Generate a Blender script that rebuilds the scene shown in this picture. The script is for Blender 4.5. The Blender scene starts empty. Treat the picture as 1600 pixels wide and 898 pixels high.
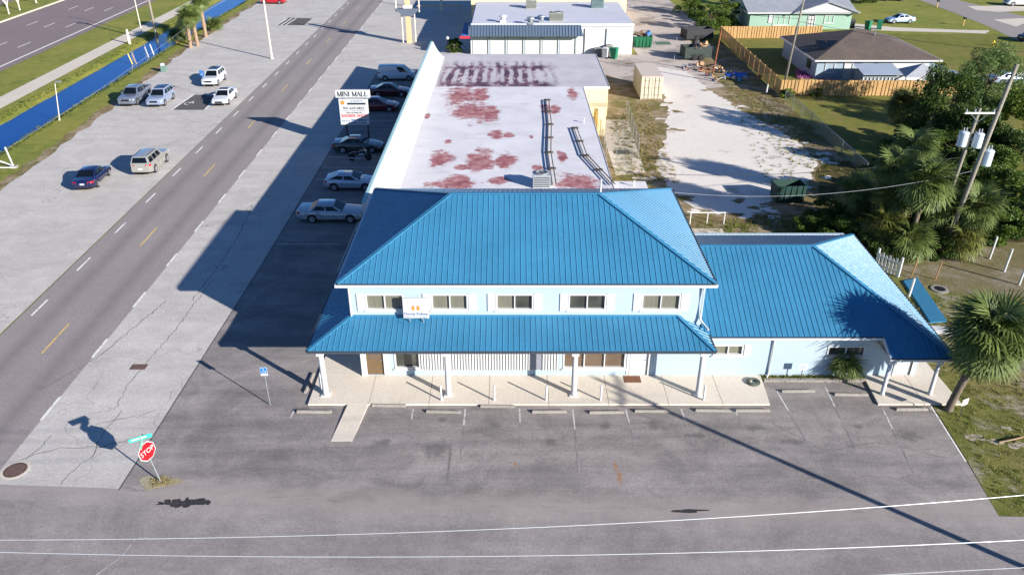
import bpy, bmesh, math, random
import numpy as np
from mathutils import Vector, Matrix
R = math.radians
random.seed(7)
rng = np.random.default_rng(7)
SC = bpy.context.scene
COL = SC.collection

# ---------------------------------------------------------------- camera, sky, sun, exposure
F, TH, HC = 1230.0, R(28.9), 25.0
cam = bpy.data.cameras.new('camera')
camo = bpy.data.objects.new('camera', cam); COL.objects.link(camo)
cam.sensor_width = 36.0; cam.lens = 36.0 * F / 1600.0
camo.location = (0, 0, HC); camo.rotation_euler = (R(90) - TH, 0, 0)
cam.clip_start = 0.5; cam.clip_end = 3000
SC.camera = camo
SUN_EL = R(19.8); SUN_AZ = math.atan2(-0.625, 0.78)      # direction TOWARDS the sun in plan
w = bpy.data.worlds.new('World'); SC.world = w; w.use_nodes = True
nt = w.node_tree; bg = nt.nodes['Background']
sky = nt.nodes.new('ShaderNodeTexSky'); sky.sky_type = 'NISHITA'; sky.sun_disc = False
sky.sun_elevation = SUN_EL; sky.sun_rotation = R(90) - SUN_AZ
sky.air_density = 0.75; sky.dust_density = 0.1; sky.ozone_density = 7.0
nt.links.new(sky.outputs[0], bg.inputs[0]); bg.inputs[1].default_value = 0.078
sun = bpy.data.lights.new('sun', 'SUN'); suno = bpy.data.objects.new('sun', sun); COL.objects.link(suno)
sun.energy = 5.0; sun.angle = R(0.5); sun.color = (1.0, 0.95, 0.88)
sd = Vector((math.cos(SUN_AZ) * math.cos(SUN_EL), math.sin(SUN_AZ) * math.cos(SUN_EL), math.sin(SUN_EL)))
suno.rotation_euler = sd.to_track_quat('Z', 'Y').to_euler(); suno.location = (40, -40, 60)
vs = SC.view_settings; vs.view_transform = 'Standard'; vs.look = 'None'; vs.gamma = 1.0; vs.use_curve_mapping = False
vs.exposure = 1.08

# ---------------------------------------------------------------- survey: photograph pixel -> place on the ground
_c, _s = math.cos(TH), math.sin(TH)
def G(px, py, z=0.0):
    u = (px - 800) / F; v = (py - 449) / F
    t = (z - HC) / (-_s - v * _c)
    return (u * t, (_c - v * _s) * t)
def atY(px, py, Y):
    u = (px - 800) / F; v = (py - 449) / F
    t = Y / (_c - v * _s)
    return (u * t, HC + (-_s - v * _c) * t)

# ---------------------------------------------------------------- materials
def S(r, g, b):
    f = lambda c: (c / 255 / 12.92) if c <= 10 else ((c / 255 + 0.055) / 1.055) ** 2.4
    return (f(r), f(g), f(b), 1.0)
_M = {}
class NT:
    def __init__(s, name):
        s.m = bpy.data.materials.new(name); s.m.use_nodes = True
        s.t = s.m.node_tree; s.b = s.t.nodes['Principled BSDF']
    def n(s, kind, **kw):
        o = s.t.nodes.new(kind)
        for k, v in kw.items():
            if k[0] == 'i' and k[1:].isdigit(): o.inputs[int(k[1:])].default_value = v
            else: setattr(o, k, v)
        return o
    def l(s, a, b): s.t.links.new(a, b)
    def pos(s, space='world', scale=(1, 1, 1)):
        src = s.n('ShaderNodeNewGeometry').outputs[0] if space == 'world' else s.n('ShaderNodeTexCoord').outputs[3]
        if scale == (1, 1, 1): return src
        mp = s.n('ShaderNodeMapping'); mp.inputs[3].default_value = scale; s.l(src, mp.inputs[0]); return mp.outputs[0]
    def noise(s, vec, scale, detail=4, rough=0.6, dist=0.0):
        o = s.n('ShaderNodeTexNoise'); s.l(vec, o.inputs['Vector'])
        o.inputs['Scale'].default_value = scale; o.inputs['Detail'].default_value = detail
        o.inputs['Roughness'].default_value = rough; o.inputs['Distortion'].default_value = dist
        return o.outputs[0]
    def ramp(s, fac, *stops):
        o = s.n('ShaderNodeValToRGB'); e = o.color_ramp.elements
        while len(e) < len(stops): e.new(0.5)
        for k, (p, c) in enumerate(stops):
            e[k].position = p; e[k].color = c if len(c) == 4 else (*c, 1)
        s.l(fac, o.inputs[0]); return o.outputs[0]
    def val(s, fac, a, b, lo=0.0, hi=1.0):
        o = s.n('ShaderNodeMapRange'); s.l(fac, o.inputs[0])
        for k, v in enumerate((a, b, lo, hi)): o.inputs[k + 1].default_value = v
        return o.outputs[0]
    def mix(s, fac, a, b, mode='MIX'):
        o = s.n('ShaderNodeMix', data_type='RGBA', blend_type=mode)
        if isinstance(fac, (int, float)): o.inputs[0].default_value = fac
        else: s.l(fac, o.inputs[0])
        for k, v in ((6, a), (7, b)):
            if isinstance(v, tuple): o.inputs[k].default_value = v
            else: s.l(v, o.inputs[k])
        return o.outputs[2]
    def bump(s, h, strength=0.3, dist=0.02):
        o = s.n('ShaderNodeBump'); o.inputs[0].default_value = strength; o.inputs[1].default_value = dist
        s.l(h, o.inputs['Height']); s.l(o.outputs[0], s.b.inputs['Normal'])
    def fin(s, col, rough=0.8, metal=0.0, spec=None, coat=0.0):
        if isinstance(col, tuple): s.b.inputs['Base Color'].default_value = col
        else: s.l(col, s.b.inputs['Base Color'])
        if isinstance(rough, (int, float)): s.b.inputs['Roughness'].default_value = rough
        else: s.l(rough, s.b.inputs['Roughness'])
        s.b.inputs['Metallic'].default_value = metal
        if spec is not None: s.b.inputs['Specular IOR Level'].default_value = spec
        if coat: s.b.inputs['Coat Weight'].default_value = coat; s.b.inputs['Coat Roughness'].default_value = 0.05
        return s.m
def k(c, f): return (c[0] * f, c[1] * f, c[2] * f, 1)
def plain(name, col, rough=0.7, metal=0.0, var=0.12, scale=3.0, coat=0.0, bump=0.0, space='obj', spec=None):
    """painted / cast / plastic surface: base colour with mild mottling"""
    if name in _M: return _M[name]
    t = NT(name); p = t.pos(space); n = t.noise(p, scale, 5)
    c = t.ramp(n, (0.3, k(col, 1 - var)), (0.7, k(col, 1 + var * 0.6)))
    if bump: t.bump(t.noise(p, scale * 12, 3), bump, 0.01)
    _M[name] = t.fin(c, rough, metal, spec, coat); return _M[name]

# ---------------------------------------------------------------- mesh builder
class MB:
    def __init__(s): s.v = []; s.f = []
    def add(s, vs, fs):
        o = len(s.v); s.v += [tuple(p) for p in vs]; s.f += [tuple(i + o for i in q) for q in fs]; return s
    def poly(s, pts): return s.add(pts, [tuple(range(len(pts)))])
    def box(s, x0, x1, y0, y1, z0, z1):
        return s.add([(x0, y0, z0), (x1, y0, z0), (x1, y1, z0), (x0, y1, z0), (x0, y0, z1), (x1, y0, z1), (x1, y1, z1), (x0, y1, z1)],
                     [(3, 2, 1, 0), (4, 5, 6, 7), (0, 1, 5, 4), (1, 2, 6, 5), (2, 3, 7, 6), (3, 0, 4, 7)])
    def hexa(s, lo, hi):      # two quads
        return s.add(list(lo) + list(hi), [(3, 2, 1, 0), (4, 5, 6, 7), (0, 1, 5, 4), (1, 2, 6, 5), (2, 3, 7, 6), (3, 0, 4, 7)])
    def prism(s, poly, z0, z1):
        n = len(poly)
        a = sum(poly[i][0] * poly[(i + 1) % n][1] - poly[(i + 1) % n][0] * poly[i][1] for i in range(n))
        if a < 0: poly = poly[::-1]
        vs = [(x, y, z0) for x, y in poly] + [(x, y, z1) for x, y in poly]
        return s.add(vs, [tuple(range(n))[::-1], tuple(range(n, 2 * n))] + [(i, (i + 1) % n, n + (i + 1) % n, n + i) for i in range(n)])
    def extr(s, poly, d):     # polygon of 3D points swept by vector d
        n = len(poly); d = Vector(d)
        vs = [Vector(p) for p in poly] + [Vector(p) + d for p in poly]
        return s.add(vs, [tuple(range(n))[::-1], tuple(range(n, 2 * n))] + [(i, (i + 1) % n, n + (i + 1) % n, n + i) for i in range(n)])
    def path(s, pts, r, n=8, cap=True):
        pts = [Vector(p) for p in pts]; m = len(pts)
        rs = r if isinstance(r, (list, tuple)) else [r] * m
        o = len(s.v); up = Vector((0.013, 0.021, 1))
        for i, p in enumerate(pts):
            d = (pts[min(i + 1, m - 1)] - pts[max(i - 1, 0)]).normalized()
            a = d.cross(up)
            if a.length < 0.03: a = d.cross(Vector((1, 0, 0)))
            a.normalize(); b = a.cross(d)
            for j in range(n):
                t = 2 * math.pi * j / n; s.v.append(tuple(p + (a * math.cos(t) + b * math.sin(t)) * rs[i]))
        for i in range(m - 1):
            for j in range(n):
                q = o + i * n; s.f.append((q + j, q + n + j, q + n + (j + 1) % n, q + (j + 1) % n))
        if cap:
            s.f.append(tuple(range(o, o + n))); s.f.append(tuple(range(o + (m - 1) * n, o + m * n))[::-1])
        return s
    def lathe(s, prof, c=(0, 0, 0), n=16, axis='Z'):
        o = len(s.v)
        for r, h in prof:
            for j in range(n):
                t = 2 * math.pi * j / n; a, b = r * math.cos(t), r * math.sin(t)
                p = (a, b, h) if axis == 'Z' else ((a, h, b) if axis == 'Y' else (h, a, b))
                s.v.append((c[0] + p[0], c[1] + p[1], c[2] + p[2]))
        for i in range(len(prof) - 1):
            for j in range(n):
                q = o + i * n; s.f.append((q + j, q + (j + 1) % n, q + n + (j + 1) % n, q + n + j))
        s.f.append(tuple(range(o, o + n))[::-1]); s.f.append(tuple(range(o + (len(prof) - 1) * n, o + len(prof) * n)))
        return s
    def build(s, name, mat, parent=None, world=False, smooth=False, bevel=0.0):
        me = bpy.data.meshes.new(name); me.from_pydata(s.v, [], s.f)
        bm = bmesh.new(); bm.from_mesh(me); bmesh.ops.recalc_face_normals(bm, faces=bm.faces)
        if bevel: bmesh.ops.bevel(bm, geom=list(bm.edges), offset=bevel, segments=2, affect='EDGES', clamp_overlap=True)
        bm.to_mesh(me); bm.free()
        if smooth: me.polygons.foreach_set('use_smooth', [True] * len(me.polygons))
        me.materials.append(mat)
        return link(name, me, parent, world)
_T = {}
def link(name, me, parent=None, world=False):
    o = bpy.data.objects.new(name, me); COL.objects.link(o)
    T = Vector((0, 0, 0))
    if parent:
        o.parent = parent
        if world: o.location = -_T.get(parent, T); 
        T = _T.get(parent, Vector((0, 0, 0))) + o.location
    _T[o] = T
    return o
def tag(o, label, cat=None, group=None, kind=None):
    o['label'] = label
    if cat: o['category'] = cat
    if group: o['group'] = group
    if kind: o['kind'] = kind
    return o
def thing(name, label, cat, loc=(0, 0, 0), rz=0.0, group=None):
    o = bpy.data.objects.new(name, None); COL.objects.link(o); o.empty_display_size = 0.3
    o.location = loc; o.rotation_euler = (0, 0, rz); _T[o] = Vector(loc)
    return tag(o, label, cat, group)
def kids(o): return [c for c in KIDS.get(o.name, [])]
def copy_tree(o, parent=None):
    c = o.copy(); COL.objects.link(c); c.parent = parent; _T[c] = _T.get(o, Vector((0, 0, 0)))
    for ch in o.children: copy_tree(ch, c)
    return c
def fastmesh(name, V, Q, mat, parent=None, world=False, smooth=False):
    """numpy verts (n,3), faces (m,k)"""
    me = bpy.data.meshes.new(name); V = np.asarray(V, dtype=np.float32); Q = np.asarray(Q, dtype=np.int32)
    me.vertices.add(len(V)); me.vertices.foreach_set('co', V.ravel())
    m, kk = Q.shape; me.loops.add(m * kk); me.loops.foreach_set('vertex_index', Q.ravel())
    me.polygons.add(m); me.polygons.foreach_set('loop_start', np.arange(0, m * kk, kk, dtype=np.int32))
    me.polygons.foreach_set('loop_total', np.full(m, kk, dtype=np.int32))
    me.update(calc_edges=True); me.validate(); me.materials.append(mat)
    return link(name, me, parent, world)
def text_mb(txt, size, extrude=0.004, bold=0.0):
    cu = bpy.data.curves.new('t', 'FONT'); cu.body = txt; cu.size = size; cu.extrude = extrude; cu.align_x = 'CENTER'; cu.align_y = 'CENTER'; cu.offset = size * bold
    cu.resolution_u = 3
    o = bpy.data.objects.new('t', cu); COL.objects.link(o)
    dg = bpy.context.evaluated_depsgraph_get(); me = bpy.data.meshes.new_from_object(o.evaluated_get(dg))
    bpy.data.objects.remove(o); bpy.data.curves.remove(cu); return me
def text_on(name, txt, size, mat, parent, loc, rot, sx=1.0, extrude=0.004, bold=0.0):
    me = text_mb(txt, size, extrude, bold); me.materials.clear(); me.materials.append(mat); me.name = name
    o = link(name, me, parent, False); o.location = Vector(loc) - _T.get(parent, Vector((0, 0, 0))); o.rotation_euler = rot; o.scale = (sx, 1, 1); o['kind'] = 'stuff'; return o
# ---------------------------------------------------------------- ground materials
def m_asphalt(name, col, var=0.25, patch=None, streak=None, crack=0.0, fine=0.35, spots=None, tints=None, joint=False, mott=.0):
    t = NT(name); p = t.pos(); col = k(col, 1.12)
    big = t.noise(p, 0.16, 6, 0.65); mid = t.noise(p, 1.1, 5, 0.7); fin = t.noise(p, 22, 3, 0.8)
    c = t.ramp(big, (0.25, k(col, 1 - var)), (0.5, col), (0.75, k(col, 1 + var)))
    c = t.mix(0.5, c, t.ramp(mid, (0.3, k(col, 1 - var)), (0.7, k(col, 1 + var * 0.7))))
    grain = t.noise(p, 7.5, 4, 0.85)
    c = t.mix(fine, c, t.ramp(grain, (0.3, (0.18, 0.18, 0.18, 1)), (0.7, (0.82, 0.82, 0.82, 1))), 'OVERLAY')
    c = t.mix(fine * 0.8, c, t.ramp(fin, (0.25, (0.25, 0.25, 0.25, 1)), (0.75, (0.78, 0.78, 0.78, 1))), 'OVERLAY')
    if mott:
        st_ = t.noise(t.pos('world', (.22, 1.5, 1)), .5, 6, .7); bl_ = t.noise(p, .33, 7, .72, 1.2)
        c = t.mix(mott, c, t.ramp(st_, (.34, (.26, .26, .26, 1)), (.66, (.72, .72, .72, 1))), 'OVERLAY'); c = t.mix(mott, c, t.ramp(bl_, (.36, (.27, .26, .26, 1)), (.62, (.70, .69, .68, 1))), 'OVERLAY')
    if joint:   # gravel and dust gathered along the line where lot and street meet
        sx = t.n('ShaderNodeSeparateXYZ'); t.l(p, sx.inputs[0])
        def M(op, a, b=None):
            o = t.n('ShaderNodeMath', operation=op)
            for i_, v_ in enumerate((a, b)):
                if v_ is None: continue
                if isinstance(v_, (int, float)): o.inputs[i_].default_value = v_
                else: t.l(v_, o.inputs[i_])
            return o.outputs[0]
        X_, Y_ = sx.outputs[0], sx.outputs[1]
        d = M('SUBTRACT', M('SUBTRACT', Y_, 25.5), M('MULTIPLY', X_, M('SUBTRACT', M('MULTIPLY', X_, .0011), .037)))
        d = M('ADD', d, t.val(t.noise(t.pos('world', (.5, 1, 1)), .7, 6, .7), .3, .7, -.55, .55)); f = t.val(M('ABSOLUTE', d), 1.15, .1, 0, .6)
        c = t.mix(f, c, k(S(148, 139, 133), 1.15)); f2 = t.val(M('ABSOLUTE', M('SUBTRACT', d, .12)), .12, .0, 0, 1); f3 = M('MULTIPLY', f2, t.val(t.noise(t.pos('world', (.3, 1, 1)), .9, 4, .6), .5, .68, 0, .8)); c = t.mix(f3, c, k(col, .6))
    for spots, scol, amt in ([(spots, k(col, .5), .72)] if spots else []) + (tints or []):
        acc = None; wrp = t.noise(p, 2.2, 6, .75)
        for x, y, rx, ry in spots:
            v = t.n('ShaderNodeVectorMath', operation='SUBTRACT'); t.l(p, v.inputs[0]); v.inputs[1].default_value = (x, y, 0)
            s_ = t.n('ShaderNodeVectorMath', operation='MULTIPLY'); t.l(v.outputs[0], s_.inputs[0]); s_.inputs[1].default_value = (1 / rx, 1 / ry, 0)
            ln = t.n('ShaderNodeVectorMath', operation='LENGTH'); t.l(s_.outputs[0], ln.inputs[0])
            if acc is None: acc = ln.outputs['Value']
            else:
                mn = t.n('ShaderNodeMath', operation='MINIMUM'); t.l(acc, mn.inputs[0]); t.l(ln.outputs['Value'], mn.inputs[1]); acc = mn.outputs[0]
        ad_ = t.n('ShaderNodeMath', operation='ADD'); t.l(acc, ad_.inputs[0]); t.l(t.val(wrp, .3, .7, -.45, .6), ad_.inputs[1])
        c = t.mix(t.val(ad_.outputs[0], 1.0, .4, 0, amt), c, scol)
    if streak:   # dark oily wheel lanes along Y at given x positions, or worn bands
        for (x0, x1, f) in streak:
            sx = t.n('ShaderNodeSeparateXYZ'); t.l(p, sx.inputs[0])
            d = t.n('ShaderNodeMath', operation='SUBTRACT'); t.l(sx.outputs[0], d.inputs[0]); 
            ym = t.n('ShaderNodeMath', operation='MULTIPLY', i1=-0.0116); t.l(sx.outputs[1], ym.inputs[0])
            ad = t.n('ShaderNodeMath', operation='ADD', i1=(x0 + x1) / 2 + 0.45); t.l(ym.outputs[0], ad.inputs[0]); t.l(ad.outputs[0], d.inputs[1])
            ab = t.n('ShaderNodeMath', operation='ABSOLUTE'); t.l(d.outputs[0], ab.inputs[0])
            m_ = t.val(ab.outputs[0], (x1 - x0) / 2, 0.05, 0.0, 1.0)
            mm = t.n('ShaderNodeMath', operation='MULTIPLY'); t.l(m_, mm.inputs[0]); t.l(t.val(mid, 0.3, 0.6, 0.35, 1.0), mm.inputs[1])
            c = t.mix(mm.outputs[0], c, k(col, f))
    if patch:
        f = t.val(t.noise(p, patch[1], 4, 0.6), patch[2], patch[2] + 0.1, 0, patch[3]); c = t.mix(f, c, patch[0])
    if crack:
        vo = t.n('ShaderNodeTexVoronoi', feature='DISTANCE_TO_EDGE'); vo.inputs['Scale'].default_value = crack
        wp = t.n('ShaderNodeMix', data_type='VECTOR'); wp.inputs[0].default_value = 0.12
        nn = t.n('ShaderNodeTexNoise'); nn.inputs['Scale'].default_value = 0.5; t.l(p, nn.inputs['Vector'])
        sc = t.n('ShaderNodeVectorMath', operation='SCALE'); sc.inputs[3].default_value = 40; t.l(nn.outputs[1], sc.inputs[0])
        t.l(p, wp.inputs[4]); t.l(sc.outputs[0], wp.inputs[5]); t.l(wp.outputs[1], vo.inputs['Vector'])
        f = t.val(vo.outputs[0], 0.0, 0.008, 0.4, 0.0); c = t.mix(f, c, k(col, 0.35))
    t.bump(fin, 0.25, 0.01)
    return t.fin(c, 0.9, spec=0.3)
def m_grass(name, g1, g2, dirt, dthr=0.55, dry=None):
    t = NT(name); p = t.pos(); g1, g2 = k(g1, 1.1), k(g2, 1.1)
    big = t.noise(p, 0.12, 5, 0.6); mid = t.noise(p, 0.9, 6, 0.7); fin = t.noise(p, 9, 5, 0.8)
    c = t.ramp(mid, (0.3, g1), (0.7, g2))
    c = t.mix(t.val(big, 0.42, 0.62, 0, 0.65), c, dry or k(g2, 1.2))
    c = t.mix(0.45, c, t.ramp(fin, (0.25, (0.2, 0.2, 0.2, 1)), (0.75, (0.8, 0.8, 0.8, 1))), 'OVERLAY')
    b2 = t.noise(p, 0.35, 7, 0.75)
    c = t.mix(t.val(b2, dthr, dthr + 0.12, 0, 0.9), c, dirt)
    t.bump(fin, 0.9, 0.06)
    return t.fin(c, 0.95, spec=0.15)
GRASS = m_grass('grass_verge', S(90, 98, 38), S(128, 132, 62), S(138, 120, 90), 0.62, S(142, 136, 66))
ASPH = m_asphalt('asphalt_lot', S(127, 121, 118), 0.17, crack=0.0, fine=.4, spots=[(*G(a, b), c, d) for a, b, c, d in ((690, 655, .3, .3), (775, 665, .5, .35), (945, 665, .45, .35), (1022, 663, .5, .45), (1340, 666, .26, .3), (1090, 680, .7, .25), (680, 702, .9, .9), (860, 690, .5, .4), (600, 690, .6, .3), (1240, 690, .9, .3), (1420, 680, .8, .5), (470, 640, .8, .4), (1180, 668, .7, .3))] + [(-2.95, 28.3, .09, 2.2)], tints=[([(*G(962, 728), .12, .5), (*G(968, 745), .14, .7), (*G(805, 725), .12, .2)], S(150, 112, 78), .8)], joint=True, mott=.42)
ASPH2 = m_asphalt('asphalt_street', S(131, 125, 122), 0.15, joint=True, mott=.3)
ROADM = m_asphalt('asphalt_road', S(134, 126, 123), 0.12, streak=[(-29.2, -27.6, 0.74), (-26.2, -24.6, 0.74)])
PALE = m_asphalt('aged_pale_pavement', S(172, 167, 161), 0.13, crack=0.11, fine=0.36, mott=.16)
HWY = m_asphalt('asphalt_highway', S(118, 105, 105), 0.12)
CONC = m_asphalt('concrete_path', S(188, 178, 164), 0.10, crack=0.0, fine=0.2)
SLAB = m_asphalt('concrete_slab', S(194, 184, 170), 0.09, fine=0.22)
SANDM = m_asphalt('pale_sand', S(204, 196, 186), 0.12, patch=(S(150, 132, 112), 0.3, 0.60, 0.6), fine=0.35)
DIRTG = m_grass('weedy_dirt', S(84, 86, 40), S(120, 108, 70), S(160, 142, 118), 0.46, S(130, 106, 78))
ROUGHG = m_grass('rough_grass', S(80, 88, 36), S(118, 116, 62), S(160, 148, 134), 0.53, S(134, 118, 78))
LAWN = m_grass('lawn', S(82, 90, 34), S(116, 118, 54), S(128, 108, 74), 0.57, S(128, 118, 66))
LINE = m_asphalt('white_road_paint', S(208, 206, 200), 0.06, patch=(S(150, 145, 140), 3.0, 0.56, 0.8), fine=0.15)
FADED = m_asphalt('worn_white_paint', S(186, 182, 178), 0.08, patch=(S(140, 134, 131), 4.5, 0.5, 0.8), fine=0.2)
FAINT = m_asphalt('nearly_gone_paint', S(136, 129, 127), 0.1, patch=(S(124, 117, 116), 1.2, 0.45, .95), fine=.4)
YELL = m_asphalt('yellow_road_paint', S(196, 164, 104), 0.06, patch=(S(150, 140, 120), 3.0, 0.56, 0.8), fine=0.15)
DARKP = m_asphalt('dark_patch_asphalt', S(84, 80, 80), 0.12)

def sheet(name, poly, z, mat, label, cat='pavement', kind='structure', parent=None, thick=0.0):
    m = MB()
    if thick: m.prism(poly, z - thick, z)
    else: m.poly([(x, y, z) for x, y in poly])
    o = m.build(name, mat, parent)
    if not parent: tag(o, label, cat, None, kind)
    return o
# the ground sheet, with the drainage canal cut into it
xc = lambda y: -51.7 - 0.031 * (y - 74)
ys = [-80, 0, 40] + [44 + 2.2 * i for i in range(56)] + [180, 260, 800]
rj = random.Random(2)
cols = [lambda y: -700.0, lambda y: xc(y) - 3.6, lambda y: xc(y) - 2.2, lambda y: xc(y) - 1.2, lambda y: xc(y) + 1.2, lambda y: xc(y) + 2.3, lambda y: xc(y) + 3.4, lambda y: 700.0]
zs = [-0.02, -0.02, -0.35, -1.1, -1.1, -0.35, -0.02, -0.02]
m = MB(); m.v = [(c(y) + (rj.uniform(-.32, .32) if j_ in (2, 5) and 42 < y < 175 else 0), y, z) for y in ys for j_, (c, z) in enumerate(zip(cols, zs))]
n_ = len(cols); m.f = [(r * n_ + i, r * n_ + i + 1, (r + 1) * n_ + i + 1, (r + 1) * n_ + i) for r in range(len(ys) - 1) for i in range(n_ - 1)]
tag(m.build('ground', GRASS), 'patchy green and brown grass covering the land between the roads', 'ground', None, 'structure')
t = NT('canal_water'); p = t.pos(); t.bump(t.noise(p, 2.2, 3), 0.04, 0.05)
WATER = t.fin(S(4, 62, 130), 0.12, spec=0.12)  # reflected sky blue is put into the base colour, real reflection kept weak
m = MB(); m.v = [(xc(y) + d, y, -0.3) for y in (-80, 74, 160, 800) for d in (-2.3, 2.4)]; m.f = [(i, i + 1, i + 3, i + 2) for i in (0, 2, 4)]
tag(m.build('canal_water', WATER), 'narrow deep blue drainage canal between grass banks', 'water', None, 'structure')

def strip(x0, x1, slope, y0, y1, yref):   # x at yref, drifting with slope
    return [(x0 + slope * (y0 - yref), y0), (x1 + slope * (y0 - yref), y0), (x1 + slope * (y1 - yref), y1), (x0 + slope * (y1 - yref), y1)]
HS = -0.036
hw = sheet('highway', strip(-84.6, -66.8, HS, -80, 800, 104), 0.0, HWY, 'dark multi-lane highway beyond the canal and verge', 'road')
sheet('highway', strip(-118, -94.0, HS, -80, 800, 104), 0.0, HWY, 'opposite highway carriageway past the grassy median', 'road')
sheet('edge_line', strip(-68.35, -68.05, HS, -80, 400, 104), 0.004, LINE, '', parent=hw)
for r in range(3):
    for j in range(-1, 8):
        y = 104.6 + 15.2 * j + (0 if r != 2 else 1.5); x = -71.9 - 3.55 * r
        sheet('lane_dash', strip(x - 0.09, x + 0.09, HS, y - 1.9, y + 1.9, 104), 0.004, LINE, '', parent=hw)
kb = MB(); kb.prism(strip(-85.0, -84.55, HS, -80, 400, 104), -0.1, 0.14)
tag(kb.build('kerb', plain('kerb_concrete', S(206, 196, 170), 0.9)), 'pale concrete kerb along the highway median', 'kerb', None, 'structure')
sheet('path', strip(-59.75, -57.15, -0.03, -60, 400, 88), 0.0, CONC, 'pale concrete footpath between canal and highway', 'path')

lotL = [(-43.0, -40), (-43.2, 62), (-43.9, 76), (-45.2, 92), (-47.4, 119), (-48.4, 160), (-49, 240), (-32, 240), (-31.68, 160), (-30.4, 40), (-29.8, -40)]
random.seed(3)
def ragged(poly, i0, i1, amp, step):
    out = []
    for i, p in enumerate(poly):
        out.append(p)
        if i0 <= i < i1:
            q = poly[i + 1]; d = math.dist(p, q); n = max(1, int(d / step))
            for j in range(1, n): out.append((p[0] + (q[0] - p[0]) * j / n + random.uniform(-amp, amp), p[1] + (q[1] - p[1]) * j / n))
    return out
ll = sheet('pavement', ragged(lotL, 1, 5, 0.35, 2.0), 0.0, PALE, 'wide pale worn pavement between the canal bank and main road', 'pavement')
random.seed(9)
de = [(x - 1.0, y) for x, y in lotL[1:6]]
sheet('dirt_edge', ragged(de, 0, 4, .3, 1.2) + [(x + 1.5, y) for x, y in lotL[1:6]][::-1], -.009, DIRTG, 'brown dirt fringe between canal grass and pale pavement', 'dirt')
road = sheet('road', [(-30.36, 40 - 80), (-23.4, -40), (-23.75, 40), (-24.9, 160), (-26.0, 300), (-33, 300), (-31.7, 160), (-30.3, 40)], 0.004, ROADM, 'two-lane grey asphalt main road with dashed white edges', 'road')
for j in range(-1, 26):
    y = 32.45 + 5.62 * j; x = -23.72 - 0.0085 * (y - 32)
    if y > 27: sheet('lane_dash', strip(x - 0.07, x + 0.07, -0.0085, y - 0.97, y + 0.97, y), 0.008, LINE, '', parent=road)
    y = 36.7 + 5.98 * j; x = -29.6 - 0.0125 * (y - 37)
    if y > 22: sheet('lane_dash', strip(x - 0.07, x + 0.07, -0.0125, y - 1, y + 1, y), 0.008, LINE, '', parent=road)
for j in range(-1, 9):
    y = 39.1 + 14.0 * j; x = -26.85 - 0.013 * (y - 39)
    sheet('lane_dash', strip(x - 0.06, x + 0.06, -0.013, y - 1.6, y + 1.6, y), 0.008, YELL, '', parent=road)
sheet('shoulder', [(-23.9, 26.86), (-17.6, 26.5), (-17.35, 50), (-17.4, 82), (-17.5, 104), (-6, 104), (-6, 111), (-6.3, 175), (-25, 175), (-24.7, 120), (-24.0, 40)], 0.0, PALE, 'pale cracked pavement strip beside the main road', 'pavement')
# bottom street edge curve
edge = [G(*p) for p in ((-400, 752), (0, 757), (240, 765), (400, 776), (560, 785), (720, 791), (900, 795), (1100, 798), (1300, 801), (1555, 806))]
edge = [(-44, edge[0][1])] + edge[1:] + [(30, 24.7), (70, 24.2)]
sheet('street', [(-44, 12), (70, 12)] + edge[::-1], 0.008, ASPH2, 'grey asphalt side street running past the corner lot', 'street')
lotedge = [(x, y - 0.4) for x, y in edge if -17.7 < x < 21]
lot = sheet('parking_lot', [(-17.65, 26.1)] + lotedge + [(20.93, 24.6), (21.34, 28.43), (21.7, 32.7), (19, 36), (-8, 47), (-10.2, 104), (-17.5, 104), (-17.35, 50)], 0.004, ASPH, 'dark asphalt parking lot around the blue-roofed building', 'parking lot')
def line(a, b, wd, mat, z=0.0085, parent=None, name='stall_line'):
    a, b = Vector((*a, 0)), Vector((*b, 0)); d = (b - a).normalized(); q = Vector((-d.y, d.x, 0)) * wd / 2
    return sheet(name, [tuple(v.xy) for v in (a - q, b - q, b + q, a + q)], z, mat, '', parent=parent)
for a, b in (((-11.15, 32.3), (-11.3, 30.3)), ((-7.7, 32.3), (-8.0, 29.0)), ((-7.95, 32.0), (-7.6, 30)), ((-5.08, 32.4), (-5.05, 29.8)), ((-2.4, 32.4), (-2.42, 28.5)), ((0.39, 32.4), (0.42, 29.2)),
             ((3.12, 32.4), (3.1, 27.6)), ((5.83, 32.4), (5.95, 29)), ((8.68, 32.4), (8.8, 29.4)), ((11.4, 32.4), (11.55, 30.8)), ((14.05, 33.9), (14.35, 29)), ((16.75, 34.3), (16.45, 29.2)), ((19.05, 32.45), (18.5, 27.5))):
    m_ = (a[0] + (b[0] - a[0]) * .34, a[1] + (b[1] - a[1]) * .34); line(a, m_, 0.075, FADED, parent=lot); line(m_, b, 0.07, FAINT, .0086, parent=lot)
line((21.62, 32.6), (21.3, 28.4), 0.08, LINE, parent=lot)
for y in (51.8, 56.9, 59.7, 64.9, 67.8, 70.6, 73.4, 76.2, 79.0, 82.0, 87.5): line((-17.2, y), (-12.6, y), 0.09, FADED, parent=lot)
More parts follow.
